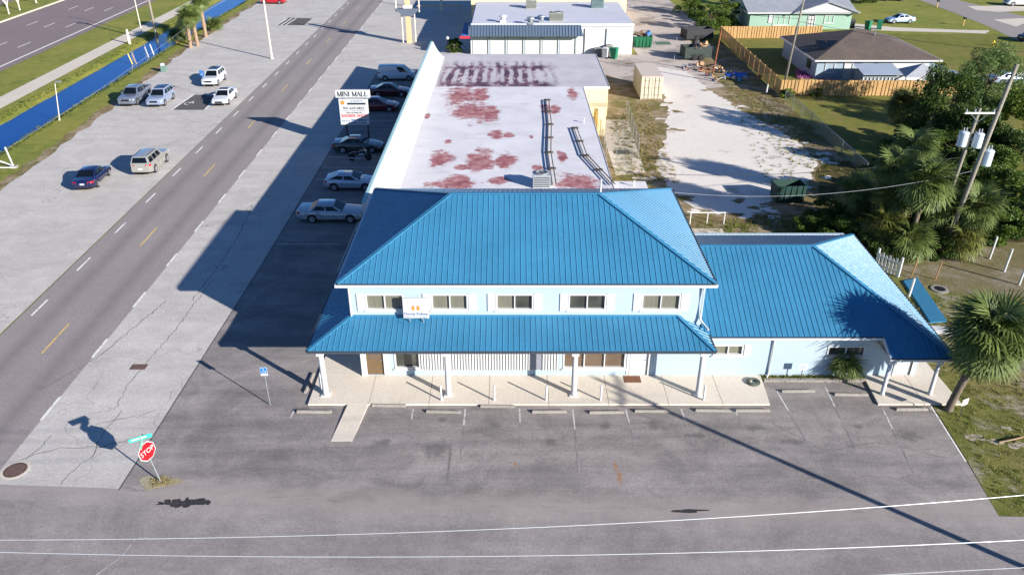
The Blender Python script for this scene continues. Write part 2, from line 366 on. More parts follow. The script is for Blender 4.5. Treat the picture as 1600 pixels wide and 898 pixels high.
# stains and puddles, each with its own outline
def blob(name, c, rx, ry, mat, z, label, seed, parent=None, n=26, rough=0.3, cat='stain'):
    r = random.Random(seed); ph = [r.uniform(0, 6.28) for _ in range(5)]
    pts = []
    for i in range(n):
        a = 2 * math.pi * i / n; q = 1 + rough * sum(math.sin((j + 2) * a + ph[j]) / (j + 2) for j in range(5)) * 1.4
        pts.append((c[0] + rx * q * math.cos(a), c[1] + ry * q * math.sin(a)))
    return sheet(name, pts, z, mat, label, cat, parent=parent)
t = NT('wet_oil_stain'); pp_ = t.noise(t.pos(), 5, 5, .7); WET = t.fin(t.ramp(pp_, (.35, S(34, 31, 30)), (.7, S(72, 67, 63))), 0.55)
STAIN = m_asphalt('oil_stained_asphalt', S(78, 72, 70), 0.2)
RUST = m_asphalt('rusty_asphalt', S(134, 108, 84), 0.15)
for q_ in range(9):
    blob('puddle', (G(290, 785)[0] + (q_ - 4) * .24, G(290, 785)[1] + random.uniform(-.06, .06)), random.uniform(.16, .36), (.1 + .17 * math.exp(-((q_ - 4) / 2.2) ** 2)), WET, .0125 + q_ * .0002, '', 400 + q_, parent=lot, rough=.55)
blob('puddle', G(1075, 798), 0.75, 0.1, WET, 0.0125, '', 2, parent=lot)
SCUM = m_asphalt('gravelly_joint', S(138, 130, 126), 0.14, patch=(S(124, 117, 115), 1.5, 0.42, 0.95))
SEAM = m_asphalt('tar_seam', S(84, 79, 76), 0.1)
def crackline(pts, wd, mat, z, parent, amp=0.07, step=0.22, name='crack'):
    P = []
    for a, b in zip(pts, pts[1:]):
        n = max(1, int(math.dist(a, b) / step))
        P += [(a[0] + (b[0] - a[0]) * i / n + random.uniform(-amp, amp), a[1] + (b[1] - a[1]) * i / n + random.uniform(-amp, amp)) for i in range(n)]
    P.append(pts[-1]); up = []; dn = []
    for i, p_ in enumerate(P):
        a, b = P[max(i - 1, 0)], P[min(i + 1, len(P) - 1)]; dx, dy = b[0] - a[0], b[1] - a[1]; L = math.hypot(dx, dy) or 1; w_ = wd * random.uniform(.5, 1.2) / 2
        up.append((p_[0] - dy / L * w_, p_[1] + dx / L * w_)); dn.append((p_[0] + dy / L * w_, p_[1] - dx / L * w_))
    sheet(name, dn + up[::-1], z, mat, '', parent=parent)
line((-17.62, 26.5), (-17.35, 49), 0.06, SEAM, 0.009, lot, 'seam'); line((-17.35, 49), (-17.5, 103), 0.07, SEAM, 0.009, lot, 'seam')
for pts in ([(35, 717), (90, 700), (160, 698), (210, 684), (235, 685)], [(92, 757), (120, 730), (145, 712), (150, 697), (168, 668), (190, 640)], [(150, 662), (215, 650), (245, 640)], [(40, 718), (62, 700), (80, 680)], [(180, 640), (200, 600), (270, 520), (330, 440)]):
    crackline([G(*p) for p in pts], 0.034, SEAM, 0.006, lot)
for pts in ([(300, 470), (345, 410), (372, 370), (395, 320)], [(60, 610), (150, 560), (260, 470)]): crackline([G(*p) for p in pts], 0.045, SEAM, 0.006, lot)
crackline([G(1205, 660), G(1290, 705), G(1370, 690), G(1480, 715)], 0.025, SEAM, 0.009, lot, 0.07)
crackline([G(1255, 752), G(1330, 742), G(1405, 748), G(1455, 738)], 0.08, SCUM, 0.0092, lot, 0.09)
crackline([G(230, 838), G(212, 842), G(190, 870), G(150, 898)], 0.04, FADED, 0.0125, lot, 0.02, 2.0)
# handicapped bay patch in the far lot
p4 = [G(*q) for q in ((268, 172), (303, 148), (340, 150), (320, 172))]
hp = sheet('marked_bay', p4, 0.004, DARKP, 'dark repainted disabled parking bay patch on pale pavement', 'parking bay')
hp['kind'] = 'structure'
line(G(268, 172), G(303, 148), 0.22, LINE, 0.008, hp); line(G(320, 172), G(340, 151), 0.22, LINE, 0.008, hp)
c0 = G(300, 162); me_ = None
for a in range(7):
    q = c0[0] - .35 + .5 * math.cos(a * .7), c0[1] + .5 * math.sin(a * .7); q2 = c0[0] - .35 + .5 * math.cos(a * .7 + .7), c0[1] + .5 * math.sin(a * .7 + .7); line(q, q2, 0.12, LINE, 0.008, hp, 'symbol')
line((c0[0] - .35, c0[1] + .1), (c0[0] - .1, c0[1] + 1.0), .14, LINE, .009, hp, 'symbol')
p5 = [G(*q) for q in ((430, 40), (450, 28), (488, 29), (475, 40))]
hp2 = sheet('marked_bay', p5, 0.004, DARKP, 'dark painted bay patch beside the tall lamp post', 'parking bay')
for q in range(3): line(G(432 + q * 7, 40), G(449 + q * 7, 29), .25, LINE, .008, hp2)
# right-hand land
sheet('rough_ground', [(20.97, 24.95), (45, 24.6), (90, 24.3), (90, 52), (38, 53), (24.5, 49.5), (23.0, 37), (22.0, 33.0), (21.75, 32.7), (21.4, 28.4)], -0.004, ROUGHG, 'weedy grass with bare sandy spots beside the palm', 'grass')
SANDP = sandp = [G(*q) for q in ((1000, 100), (1075, 112), (1105, 140), (1190, 190), (1250, 225), (1278, 258), (1262, 285), (1205, 310), (1192, 332), (1150, 333), (1085, 325), (1040, 290), (1025, 255), (1042, 205), (1045, 170), (1038, 150), (990, 120))]
sheet('weedy_yard', [(7.6, 47.6), (24, 48.5), (31, 54), (31.4, 90), (31.6, 122), (18.3, 122), (17.3, 113), (10, 113), (10, 84.2), (7.6, 84.2)], -0.008, DIRTG, 'weedy dirt yard behind the flat-roofed mall', 'dirt')
sheet('sand_drive', ragged(sandp, 0, 15, 0.32, 0.45), -0.002, SANDM, 'bright white sandy drive behind the mall', 'sand')
sheet('back_alley', [(10.5, 104), (18.5, 93), (26, 96), (25, 105), (27, 122), (31, 134), (30, 180), (17, 180), (17.8, 113.2), (10.5, 113)], -0.005, m_asphalt('alley_pavement', S(172, 160, 150), 0.15, patch=(S(120, 112, 106), 0.15, 0.5, 0.7)), 'stained pale alley pavement behind the white building', 'pavement')
sheet('lawn', [(32.0, 54), (90, 54), (90, 91.7), (32.2, 91.7)], -0.006, LAWN, 'long green lawn behind the chain-link fence', 'lawn')
sheet('lawn', [(32.2, 92.3), (75.5, 92.3), (76.8, 127.6), (50, 128), (32.6, 131)], -0.006, LAWN, 'green yard inside the wooden fence around the brown-roofed house', 'lawn')
rr = [G(*q) for q in ((1600, 68), (1540, 40), (1490, 20), (1430, -2), (1400, -14), (1445, -14), (1485, -2), (1545, 12), (1600, 26))]
sheet('residential_road', [rr[0], rr[1], rr[2], rr[3], (77.5, 240), (84, 240), rr[6], rr[7], rr[8], (104, 136), (84, 112)], -0.002, m_asphalt('asphalt_residential', S(134, 128, 124), 0.08), 'grey residential street by the lawns', 'street')
sheet('driveway', [G(*q) for q in ((1335, 37), (1400, 43), (1500, 47), (1547, 48), (1540, 53), (1490, 51), (1400, 49), (1332, 46))], -0.001, CONC, 'pale concrete driveway crossing the lawn to the street', 'driveway')
sheet('driveway', [G(*q) for q in ((1425, 121), (1530, 117), (1600, 112), (1640, 112), (1640, 120), (1600, 121), (1530, 126), (1425, 128))], -0.001, CONC, 'concrete driveway beside the brown-roofed house', 'driveway')
sheet('driveway', [G(*q) for q in ((1512, 10), (1560, 9), (1640, 12), (1640, 16), (1560, 19), (1525, 16))], -0.0005, CONC, 'concrete driveway under the parked white pickup', 'driveway')
sheet('driveway', [G(*q) for q in ((1552, 31), (1590, 29), (1640, 28), (1640, 34), (1600, 37), (1588, 42))], -0.0005, CONC, 'short concrete driveway joining the residential street', 'driveway')

random.seed(17)
sd_ = [o for o in COL.objects if o.name == 'sand_drive'][0]
for i in range(90):
    j = random.randrange(len(SANDP)); a, b = SANDP[j], SANDP[(j + 1) % len(SANDP)]; q = random.random(); off = random.gauss(0, .8)
    x, y = a[0] + (b[0] - a[0]) * q + off, a[1] + (b[1] - a[1]) * q + random.gauss(0, .5); r_ = random.uniform(.12, .5)
    blob('sand_patch', (x, y), r_ * 1.6, r_, SANDM if i % 3 else DIRTG, .0005 + i * .00004, '', 300 + i, sd_, 16, .45)
# ---------------------------------------------------------------- building materials
def m_roof(name, col):
    t = NT(name); p = t.pos()
    n = t.noise(p, 0.35, 4, 0.6); f = t.noise(t.pos('world', (3, 3, 0.5)), 1.6, 5, 0.7)
    c = t.ramp(n, (0.3, k(col, 0.9)), (0.7, k(col, 1.1)))
    c = t.mix(t.val(f, 0.5, 0.75, 0, 0.35), c, k(col, 1.45))
    return t.fin(c, t.val(f, 0.3, 0.7, 0.36, 0.48), 0.0, 0.4)
BLUE = m_roof('blue_painted_metal', (.036, .172, .300, 1))
WHITE = plain('white_paint', S(190, 190, 189), 0.6, 0, 0.05, 1.2)
WALLB = plain('pale_blue_stucco', S(160, 177, 187), 0.85, 0, 0.05, 0.7, bump=0.15, space='world')
GUT = plain('dark_gutter', S(70, 76, 84), 0.5, 0.2, 0.2, 4)
GUTW = plain('white_gutter', S(190, 193, 196), 0.45, 0, 0.06, 4)
t = NT('window_glass'); n = t.noise(t.pos('world'), 0.8, 2)
GLASS = t.fin(t.ramp(n, (0.3, S(46, 50, 46)), (0.7, S(78, 80, 72))), 0.04, 0, 0.8)
t = NT('curtained_glass'); n = t.noise(t.pos('world', (6, 6, 0.4)), 2.0, 3)
CGLASS = t.fin(t.ramp(n, (0.3, S(98, 98, 86)), (0.7, S(118, 116, 102))), 0.06, 0, 0.6)
t = NT('bronze_glass'); GLASSB = t.fin(S(98, 82, 68), 0.05, 0, 0.8)
BRONZE = plain('tan_door', S(104, 84, 58), 0.5, 0, 0.08)
STEEL = plain('galvanised_steel', S(150, 156, 160), 0.45, 0.5, 0.12, 6)
CONCP = plain('grey_precast_concrete', S(140, 134, 126), 0.95, 0, 0.22, 6, bump=0.4, space='world')

def roof_face(parent, name, poly, eave_dir, sp=0.285, rib_h=0.024, rib_w=0.046, mat=BLUE, thick=0.05):
    """flat metal sheet with raised ribs running up the slope; poly counter-clockwise seen from above"""
    P = [Vector(p) for p in poly]; n = (P[1] - P[0]).cross(P[2] - P[0]).normalized()
    if n.z < 0: n = -n
    u = Vector(eave_dir); u = (u - n * u.dot(n)).normalized(); v = n.cross(u)
    m = MB(); m.extr([p - n * thick for p in P], n * thick); fo = m.build(name, mat, parent, True)
    q = [((p - P[0]).dot(u), (p - P[0]).dot(v)) for p in P]; us = [a for a, b in q]
    r = MB(); x = min(us) + 0.14
    while x < max(us) - 0.04:
        hits = []
        for (a, b) in zip(q, q[1:] + q[:1]):
            if (a[0] - x) * (b[0] - x) < 0: hits.append(a[1] + (b[1] - a[1]) * (x - a[0]) / (b[0] - a[0]))
        if len(hits) >= 2:
            lo, hi = min(hits), max(hits)
            if hi - lo > 0.1:
                a_ = P[0] + u * x + v * lo; d = v * (hi - lo)
                sec = [a_ - u * rib_w / 2, a_ + u * rib_w / 2, a_ + u * rib_w * 0.16 + n * rib_h, a_ - u * rib_w * 0.16 + n * rib_h]
                r.extr(sec, d)
        x += sp
    ro = r.build('ribs', mat, fo, True); ro['kind'] = 'stuff'
    return fo
def bar(parent, name, a, b, w_, h_, mat, up=(0, 0, 1)):
    a, b = Vector(a), Vector(b); d = (b - a).normalized(); s = d.cross(Vector(up)).normalized(); t_ = s.cross(d)
    m = MB(); m.extr([a - s * w_ / 2 - t_ * h_ / 2, a + s * w_ / 2 - t_ * h_ / 2, a + s * w_ / 2 + t_ * h_ / 2, a - s * w_ / 2 + t_ * h_ / 2], b - a)
    return m.build(name, mat, parent, True)
WY = 35.25
bld = thing('office_building', 'two-storey pale blue building under a bright blue metal hip roof with a columned porch', 'building', (0, WY, 0))
# --- walls (front wall with window and door openings)
def wall_open(parent, name, x0, x1, z0, z1, y, holes, mat, th=0.22):
    xs = sorted({x0, x1, *[h[0] for h in holes], *[h[1] for h in holes]}); zz = sorted({z0, z1, *[h[2] for h in holes], *[h[3] for h in holes]})
    m = MB()
    for a, b in zip(xs, xs[1:]):
        run = None
        for c, d in zip(zz, zz[1:]):
            mx, mz = (a + b) / 2, (c + d) / 2
            if any(h[0] < mx < h[1] and h[2] < mz < h[3] for h in holes):
                if run: m.box(a, b, y, y + th, run[0], run[1]); run = None
            else: run = (run[0], d) if run else (c, d)
        if run: m.box(a, b, y, y + th, run[0], run[1])
    return m.build(name, mat, parent, True)
X = lambda px, py: atY(px, py, WY)[0]
Z = lambda py: atY(800, py, WY)[1]
upw = [(X(a, 473), X(b, 473), Z(482.5), Z(461)) for a, b in ((572.5, 629.5), (675.5, 730), (776.5, 832), (889.5, 945.5), (1004, 1061.5))]
UZ = 5.75
low = [(X(573, 566), X(599.5, 566), 0.12, Z(546)), (X(618, 566), X(655.5, 566), Z(573.5), Z(546)), (X(881, 566), X(976, 566), Z(573.5), Z(546)), (X(987, 566), X(1012.5, 566), 0.12, Z(545))]
wall_open(bld, 'front_wall', -8.42, 9.92, 3.3, 6.0, WY, upw, WALLB)
wall_open(bld, 'lower_wall', -8.05, 10.2, 0.0, 3.3, WY, low, WALLB)
m = MB(); m.box(-8.42, -8.2, WY + .22, 47.3, 3.3, 6.0); m.box(-8.05, -7.85, WY + .22, 47.3, 0, 3.3); m.build('side_wall', WALLB, bld, True)
m = MB(); m.box(9.7, 9.92, WY + .22, 47.3, 3.3, 6.0); m.box(9.98, 10.2, WY + .22, 47.3, 0, 3.3); m.build('side_wall', WALLB, bld, True)
m = MB(); m.box(-8.2, 9.7, 47.1, 47.3, 0, 6.0); m.build('back_wall', WALLB, bld, True)
m = MB(); m.box(-7.85, 9.7, WY + .9, WY + 1.0, 0, 5.9); m.build('room_partition', plain('dim_interior', S(120, 112, 100), 0.9), bld, True)
def window(parent, h, y, n, glass, frame=0.07, name='window', sill=True):
    x0, x1, z0, z1 = h; m = MB(); f = frame
    m.box(x0 - .05, x1 + .05, y - .035, y + .10, z1 - .01, z1 + f); m.box(x0 - .05, x1 + .05, y - .05, y + .10, z0 - f, z0 + .02)
    m.box(x0 - .05, x0 + .03, y - .033, y + .10, z0 + .02, z1 - .01); m.box(x1 - .03, x1 + .05, y - .033, y + .10, z0 + .02, z1 - .01)
    for j in range(1, n):
        xm = x0 + (x1 - x0) * j / n; m.box(xm - .03, xm + .03, y + .0, y + .11, z0 + .021, z1 - .011)
    wo = m.build(name, WHITE, parent, True)
    for j in range(n):
        a, b = x0 + (x1 - x0) * j / n + .028, x0 + (x1 - x0) * (j + 1) / n - .028
        MB().box(a, b, y + .09, y + .105, z0 + .015, z1 - .005).build('pane', glass[j % len(glass)], wo, True)
    if sill: MB().box(x0 - .12, x1 + .12, y - .085, y - .004, z0 - f - .06, z0 - f).build('sill', WHITE, wo, True)
    return wo
for i, h in enumerate(upw):
    wo = window(bld, h, WY, 2, [CGLASS if i != 3 else GLASS, CGLASS if i in (1, 4, 0) else GLASS])
    for s, (a, b) in enumerate(((h[0] - .48, h[0] - .07), (h[1] + .07, h[1] + .48))):
        if i == 0 and s == 1: continue
        sh = MB().box(a, b, WY - .045, WY - .001, h[2] - .12, h[3] + .1).build('shutter', WHITE, bld, True)
        for q in range(8):
            zq = h[2] - .04 + q * (h[3] - h[2] + .06) / 8; MB().hexa([(a + .05, WY - .046, zq), (b - .05, WY - .046, zq), (b - .05, WY - .02, zq), (a + .05, WY - .02, zq)], [(a + .05, WY - .058, zq + .05), (b - .05, WY - .058, zq + .05), (b - .05, WY - .02, zq + .07), (a + .05, WY - .02, zq + .07)]).build('louvre', WHITE, sh, True)
# lower openings
window(bld, low[1], WY, 1, [GLASS], 0.1); window(bld, low[2], WY, 3, [GLASSB], 0.1, 'display_window')
def door(parent, h, y, mat, glazed=False, proud=.03):
    x0, x1, z0, z1 = h; m = MB()
    m.box(x0 - .1, x0 + .0, y - .04, y + .12, .1, z1 + .09); m.box(x1, x1 + .1, y - .04, y + .12, .1, z1 + .09); m.box(x0, x1, y - .04, y + .12, z1, z1 + .09)
    m.build('door_frame', WHITE, parent, True)
    d = MB().box(x0 + .005, x1 - .005, y + .05, y + .09, z0, z1 - .005).build('door', mat, parent, True)
    if glazed: MB().box(x0 + .12, x1 - .12, y + .04, y + .055, z0 + .95, z1 - .15).build('pane', GLASSB, d, True)
    else:
        for q in range(2):
            for r_ in range(3):
                a = x0 + .1 + q * (x1 - x0 - .1) / 2; b = a + (x1 - x0) / 2 - .15; zz = z0 + .15 + r_ * (z1 - z0 - .2) / 3
                MB().box(a, b, y + .042, y + .055, zz, zz + (z1 - z0) / 3 - .16).build('door_panel', mat, d, True)
    MB().path([(x1 - .1, y + .05, z0 + .95), (x1 - .1, y - .02, z0 + .95), (x1 - .2, y - .02, z0 + .95)], .018, 6).build('handle', STEEL, d, True)
    return d
d = door(bld, low[0], WY, BRONZE, True)
PAPER = plain('paper_notice', S(216, 214, 206), 0.8, 0, .04)
MB().box(low[0][0] + .17, low[0][0] + .45, WY + .03, WY + .04, 1.75, 2.1).build('notice', PAPER, d, True)
MB().box(low[0][0] + .5, low[0][0] + .68, WY + .03, WY + .04, 1.55, 1.75).build('notice', PAPER, d, True)
door(bld, low[3], WY, WHITE)
DOORB = plain('light_blue_door', S(186, 212, 232), .5, 0, .04)
m = MB(); m.box(low[0][1] + .1, low[1][0] - .35, WY - .03, WY - .002, .15, Z(546)); m.build('white_board', WHITE, bld, True)
MB().box(-8.14, -7.96, WY - .09, WY + .2, 0.1, 3.2).build('corner_board', WHITE, bld, True)
MB().box(low[2][1] + .12, low[3][0] - .12, WY - .03, WY - .002, .15, Z(546)).build('white_board', WHITE, bld, True)
# white vertical slats hung over the storefront
xa, xb = X(658, 562), X(874, 562); sl = MB().box(xa, xb, WY - .05, WY - .003, Z(546), Z(546) + .1).build('slat_screen', WHITE, bld, True)
me = MB().box(-.048, .048, -.05, .0, Z(577), Z(546)).build('slat', WHITE, sl, True)
n = int((xb - xa) / .152)
gap = X(831, 562), X(846, 562)  # slats left out here, the bluish backing stands in for a shadowed strip
for i in range(n):
    x = xa + .06 + i * .152
    if gap[0] < x < gap[1]: continue
    o = me if i == 0 else me.copy()
    if i: COL.objects.link(o)
    o.location = (x, WY - .03 - WY, 0) if False else (x, WY - .03, 0)
MB().box(xa, xb, WY - .029, WY - .003, Z(577), Z(546)).build('backing', plain('shade_grey_backing', S(126, 130, 138), .8), sl, True)  # grey darkened to paint the shade between the slats
MB().box(low[3][1] + .25, low[3][1] + .4, WY - .12, WY, 2.15, 2.3).build('wall_lamp', GUT, bld, True)
MB().box(9.35, 9.95, WY - .03, WY - .002, 1.95, 2.45).build('wall_vent', WHITE, bld, True)
# --- porch: beam, columns, roof
PE, PZ = 33.08, 3.1       # eave line
m = MB(); m.box(-10.1, 10.05, 33.33, 33.62, 2.78, 3.05); m.box(-10.1, -9.8, 33.62, 47.3, 2.78, 3.05); m.build('porch_beam', WHITE, bld, True)
m = MB(); m.box(-10.18, 10.12, 33.2, 33.325, 2.93, 3.07); m.build('fascia', WHITE, bld, True)
m = MB(); m.poly([(-10.1, 33.3, 2.99), (10.1, 33.3, 2.99), (10.1, WY, 2.99), (-8, WY, 2.99), (-8, 47.3, 2.99), (-10.1, 47.3, 2.99)]); m.build('porch_ceiling', WHITE, bld, True)
e0, e1 = -10.28, 10.2; wl, wr = -8.42, 8.68
roof_face(bld, 'porch_roof', [(e0, PE, PZ), (e1, PE, PZ), (wr, WY, 3.82), (wl, WY, 3.82)], (1, 0, 0))
roof_face(bld, 'porch_roof', [(e0, 47.5, PZ), (e0, PE, PZ), (wl, WY, 3.82), (wl, 47.5, 3.82)], (0, -1, 0))
roof_face(bld, 'porch_roof', [(e1, PE, PZ), (e1 - .02, 36.9, PZ), (wr + .02, 36.9, 3.82), (wr, WY, 3.82)], (0, 1, 0))
bar(bld, 'ridge_cap', (e0, PE, PZ + .03), (wl, WY, 3.86), .2, .04, BLUE); bar(bld, 'ridge_cap', (e1, PE, PZ + .03), (wr, WY, 3.86), .2, .04, BLUE)
bar(bld, 'wall_flashing', (wl, WY - .02, 3.86), (wr, WY - .02, 3.86), .06, .12, BLUE)
bar(bld, 'gutter', (e0 - .05, PE - .06, PZ - .06), (e1 + .05, PE - .06, PZ - .06), .11, .09, GUT); bar(bld, 'gutter', (e0 - .06, PE, PZ - .06), (e0 - .06, 47.4, PZ - .06), .11, .09, GUT); bar(bld, 'gutter', (e1 + .06, PE, PZ - .06), (e1 + .06, 34.6, PZ - .06), .11, .09, GUT)
for x in (-9.77, -3.33, 3.24, 9.77):
    c = MB().lathe([(.19, .145), (.145, .26), (.15, .28), (.135, 2.6)], (x, 33.5, 0), 18).build('column', WHITE, bld, True, True)
    MB().box(x - .23, x + .23, 33.27, 33.73, .085, .15).build('column_base', WHITE, c, True); MB().box(x - .18, x + .18, 33.32, 33.68, 2.6, 2.779).build('column_capital', WHITE, c, True)
for y in (38.2, 42.9, 46.8):
    c = MB().lathe([(.19, .0), (.145, .26), (.15, .28), (.135, 2.6)], (-9.9, y, 0), 14).build('column', WHITE, bld, True, True)
    MB().box(-10.08, -9.72, y - .18, y + .18, 2.6, 2.779).build('column_capital', WHITE, c, True)
# --- upper hip roof
EZ = 6.05; x0, x1, y0, y1 = -8.8, 10.24, 34.7, 47.5; RZ, RY, ra, rb = 8.62, 40.3, -3.35, 4.75
A, B, C_, D = (x0, y0, EZ), (x1, y0, EZ), (x1, y1, EZ), (x0, y1, EZ); R1, R2 = (ra, RY, RZ), (rb, RY, RZ)
roof_face(bld, 'roof_front', [A, B, R2, R1], (1, 0, 0)); roof_face(bld, 'roof_side', [B, C_, R2], (0, 1, 0)); roof_face(bld, 'roof_side', [D, A, R1], (0, -1, 0)); roof_face(bld, 'roof_back', [C_, D, R1, R2], (-1, 0, 0))
up_ = lambda p, d=.03: (p[0], p[1], p[2] + d)
for a, b in ((A, R1), (B, R2), (R1, R2), (C_, R2), (D, R1)): bar(bld, 'ridge_cap', up_(a), up_(b), .22, .05, BLUE)
m = MB(); m.poly([(x0 + .02, y0 + .02, EZ - .08), (x1 - .02, y0 + .02, EZ - .08), (x1 - .02, y1 - .02, EZ - .08), (x0 + .02, y1 - .02, EZ - .08)]); m.build('soffit', WHITE, bld, True)
bar(bld, 'gutter', (x0 - .1, y0 - .06, EZ - .1), (x1 + .1, y0 - .06, EZ - .1), .12, .15, GUTW); bar(bld, 'gutter', (x0 - .06, y0, EZ - .1), (x0 - .06, y1, EZ - .1), .12, .15, GUTW); bar(bld, 'gutter', (x1 + .06, y0, EZ - .1), (x1 + .06, y1, EZ - .1), .12, .15, GUTW)
bar(bld, 'drip_edge', (x0, y0 - .062, EZ - .005), (x1, y0 - .062, EZ - .005), .09, .035, GUT); bar(bld, 'drip_edge', (x1 + .062, y0, EZ - .005), (x1 + .062, y1, EZ - .005), .09, .035, GUT)
m = MB(); m.path([(9.98, y0 + .0, EZ - .17), (9.8, WY - .1, EZ - .42), (9.8, WY - .1, 3.75), (9.95, WY - .3, 3.55), (10.15, WY - .7, 3.42)], .055, 8); m.build('downspout', WHITE, bld, True)
m = MB(); m.path([(x0 + .05, y0 + .0, EZ - .17), (-8.36, WY - .08, EZ - .45), (-8.36, WY - .08, 3.9)], .05, 8); m.build('downspout', WHITE, bld, True)
MB().path([(5.0, 41.6, 7.9), (5.0, 41.6, 8.95)], .06, 10).build('vent_pipe', WHITE, bld, True)
# --- sign over the porch
sg = thing('business_sign', 'white upright sign with orange kidney emblem standing above the porch roof', 'sign', (X(651, 478), WY - .35, 3.72))
sx = X(651, 478); sw, sz0, sz1 = .66, 3.95, 5.12; SY = WY - .42
MB().box(sx - sw, sx + sw, SY, SY + .12, sz0, sz1).build('panel', WHITE, sg, True, bevel=.012)
for dx in (-.35, .35): MB().path([(sx + dx, SY + .05, sz0 + .05), (sx + dx, SY + .05, 3.62)], .03, 8).build('post', STEEL, sg, True)
NAVY = plain('navy_print', S(40, 84, 150), .6, 0, .03); ORNG = plain('orange_print', S(226, 128, 54), .6, 0, .06); GREYP = plain('grey_print', S(110, 130, 150), .6, 0, .03)
text_on('lettering', 'Florida Kidney', .215, NAVY, sg, (sx, SY - .008, 4.22), (R(90), 0, 0), .98)
text_on('lettering', 'P H Y S I C I A N S', .15, GREYP, sg, (sx, SY - .008, 4.0), (R(90), 0, 0), .95)
for s in (-1, 1):
    pts = []
    for i in range(22):
        a = 2 * math.pi * i / 22; r_ = .12 - .045 * max(0, math.cos(a)) ** 3
        pts.append((sx + s * (.115 - r_ * math.cos(a) * .8), SY - .012, 4.57 + r_ * 1.25 * math.sin(a)))
    MB().extr(pts, (0, .01, 0)).build('emblem', ORNG, sg, True)
# ---------------------------------------------------------------- one-storey wing
wing = thing('office_wing', 'single-storey pale blue wing with blue metal hip roof and corner portico', 'building', (16, WY, 0))
wz = lambda y: 2.5 + .45 * (y - 33.3)
wh = [(X(1116, 546), X(1160, 546), Z(553), Z(540)), (X(1294, 548), X(1350, 548), Z(555), Z(542)), (X(1399, 574), X(1424, 574), .12, Z(558))]
wall_open(wing, 'front_wall', 10.2, 21.9, 0, 3.0, WY, wh, WALLB)
m = MB(); m.box(21.68, 21.9, WY + .22, 47.3, 0, 3.0); m.box(10.2, 21.68, 47.1, 47.3, 0, 3.0); m.build('side_wall', WALLB, wing, True)
MB().box(10.3, 21.6, WY + .9, WY + 1.0, 0, 2.9).build('room_partition', _M['dim_interior'], wing, True)
window(wing, wh[0], WY, 2, [CGLASS], .08); window(wing, wh[1], WY, 2, [GLASS], .08); door(wing, wh[2], WY, WHITE)
MB().box(wh[0][1] + .1, wh[0][1] + .45, WY - .045, WY - .001, wh[0][2] - .1, wh[0][3] + .1).build('shutter', WHITE, wing, True)
xr = 22.6; we = 34.5; pe = 33.3; px0 = 19.3; rz, ry, rx = 5.55, 40.1, 17.0; yb = 47.7; zb = 2.7
zr = lambda y: 2.5 + (zb - 2.5) * (y - pe) / (yb - pe)
roof_face(wing, 'roof_front', [(10.25, we, wz(we)), (px0, we, wz(we)), (px0, pe, 2.5), (xr, pe, 2.5), (rx, ry, rz), (10.25, ry, rz)], (1, 0, 0)) if False else None
hx = lambda y: xr + (rx - xr) * (y - pe) / (ry - pe)
roof_face(wing, 'roof_front', [(9.93, we, wz(we)), (hx(we), we, wz(we)), (rx, ry, rz), (9.93, ry, rz)], (1, 0, 0)); roof_face(wing, 'portico_roof', [(px0, pe, 2.5), (xr, pe, 2.5), (hx(we), we, wz(we)), (px0, we, wz(we))], (1, 0, 0))
roof_face(wing, 'roof_side', [(xr, pe, 2.5), (xr + .15, yb, zb), (rx, ry, rz)], (0, 1, 0), rib_h=.028, rib_w=.046); roof_face(wing, 'roof_back', [(xr + .15, yb, zb), (9.93, yb, zb), (9.93, ry, rz), (rx, ry, rz)], (-1, 0, 0))
for a, b in (((xr, pe, 2.53), (rx, ry, rz + .03)), ((9.93, ry, rz + .03), (rx, ry, rz + .03)), ((xr + .15, yb, zb + .03), (rx, ry, rz + .03))): bar(wing, 'ridge_cap', a, b, .22, .05, BLUE)
bar(wing, 'gutter', (10.3, we - .06, wz(we) - .09), (px0, we - .06, wz(we) - .09), .11, .12, GUTW); bar(wing, 'gutter', (px0 - .06, pe, 2.42), (xr + .05, pe - .06, 2.42), .11, .10, GUTW); bar(wing, 'gutter', (xr + .06, pe, 2.44), (xr + .21, yb, zb - .06), .11, .09, GUT)
bar(wing, 'rake_trim', (px0 - .03, pe, 2.44), (px0 - .03, we, wz(we) - .06), .06, .16, GUTW); bar(wing, 'drip_edge', (10.3, we - .055, wz(we) - .012), (px0, we - .055, wz(we) - .012), .09, .03, GUT); bar(wing, 'drip_edge', (px0, pe - .055, 2.485), (xr, pe - .055, 2.485), .09, .03, GUT)
m = MB(); m.poly([(10.3, we, 2.86), (21.9, we, 2.86), (21.9, WY, 2.86), (10.3, WY, 2.86)]); m.box(px0, xr - .15, pe + .12, pe + .34, 2.2, 2.4); m.box(px0, px0 + .2, pe + .34, WY, 2.2, 2.4); m.box(xr - .4, xr - .2, pe + .34, WY, 2.2, 2.4); m.build('eave_beam', WHITE, wing, True)
for x in (19.45, 21.95):
    c = MB().lathe([(.15, .1), (.11, .2), (.10, 2.05)], (x, 33.52, 0), 16).build('column', WHITE, wing, True, True); MB().box(x - .14, x + .14, 33.38, 33.66, 2.05, 2.199).build('column_capital', WHITE, c, True)
for px in (1206,):
    xx = X(px, 550); MB().path([(xx + .15, we, wz(we) - .15), (xx, WY - .07, 2.6), (xx, WY - .07, .2), (xx - .12, WY - .25, .08)], .05, 8).build('downspout', WHITE, wing, True)
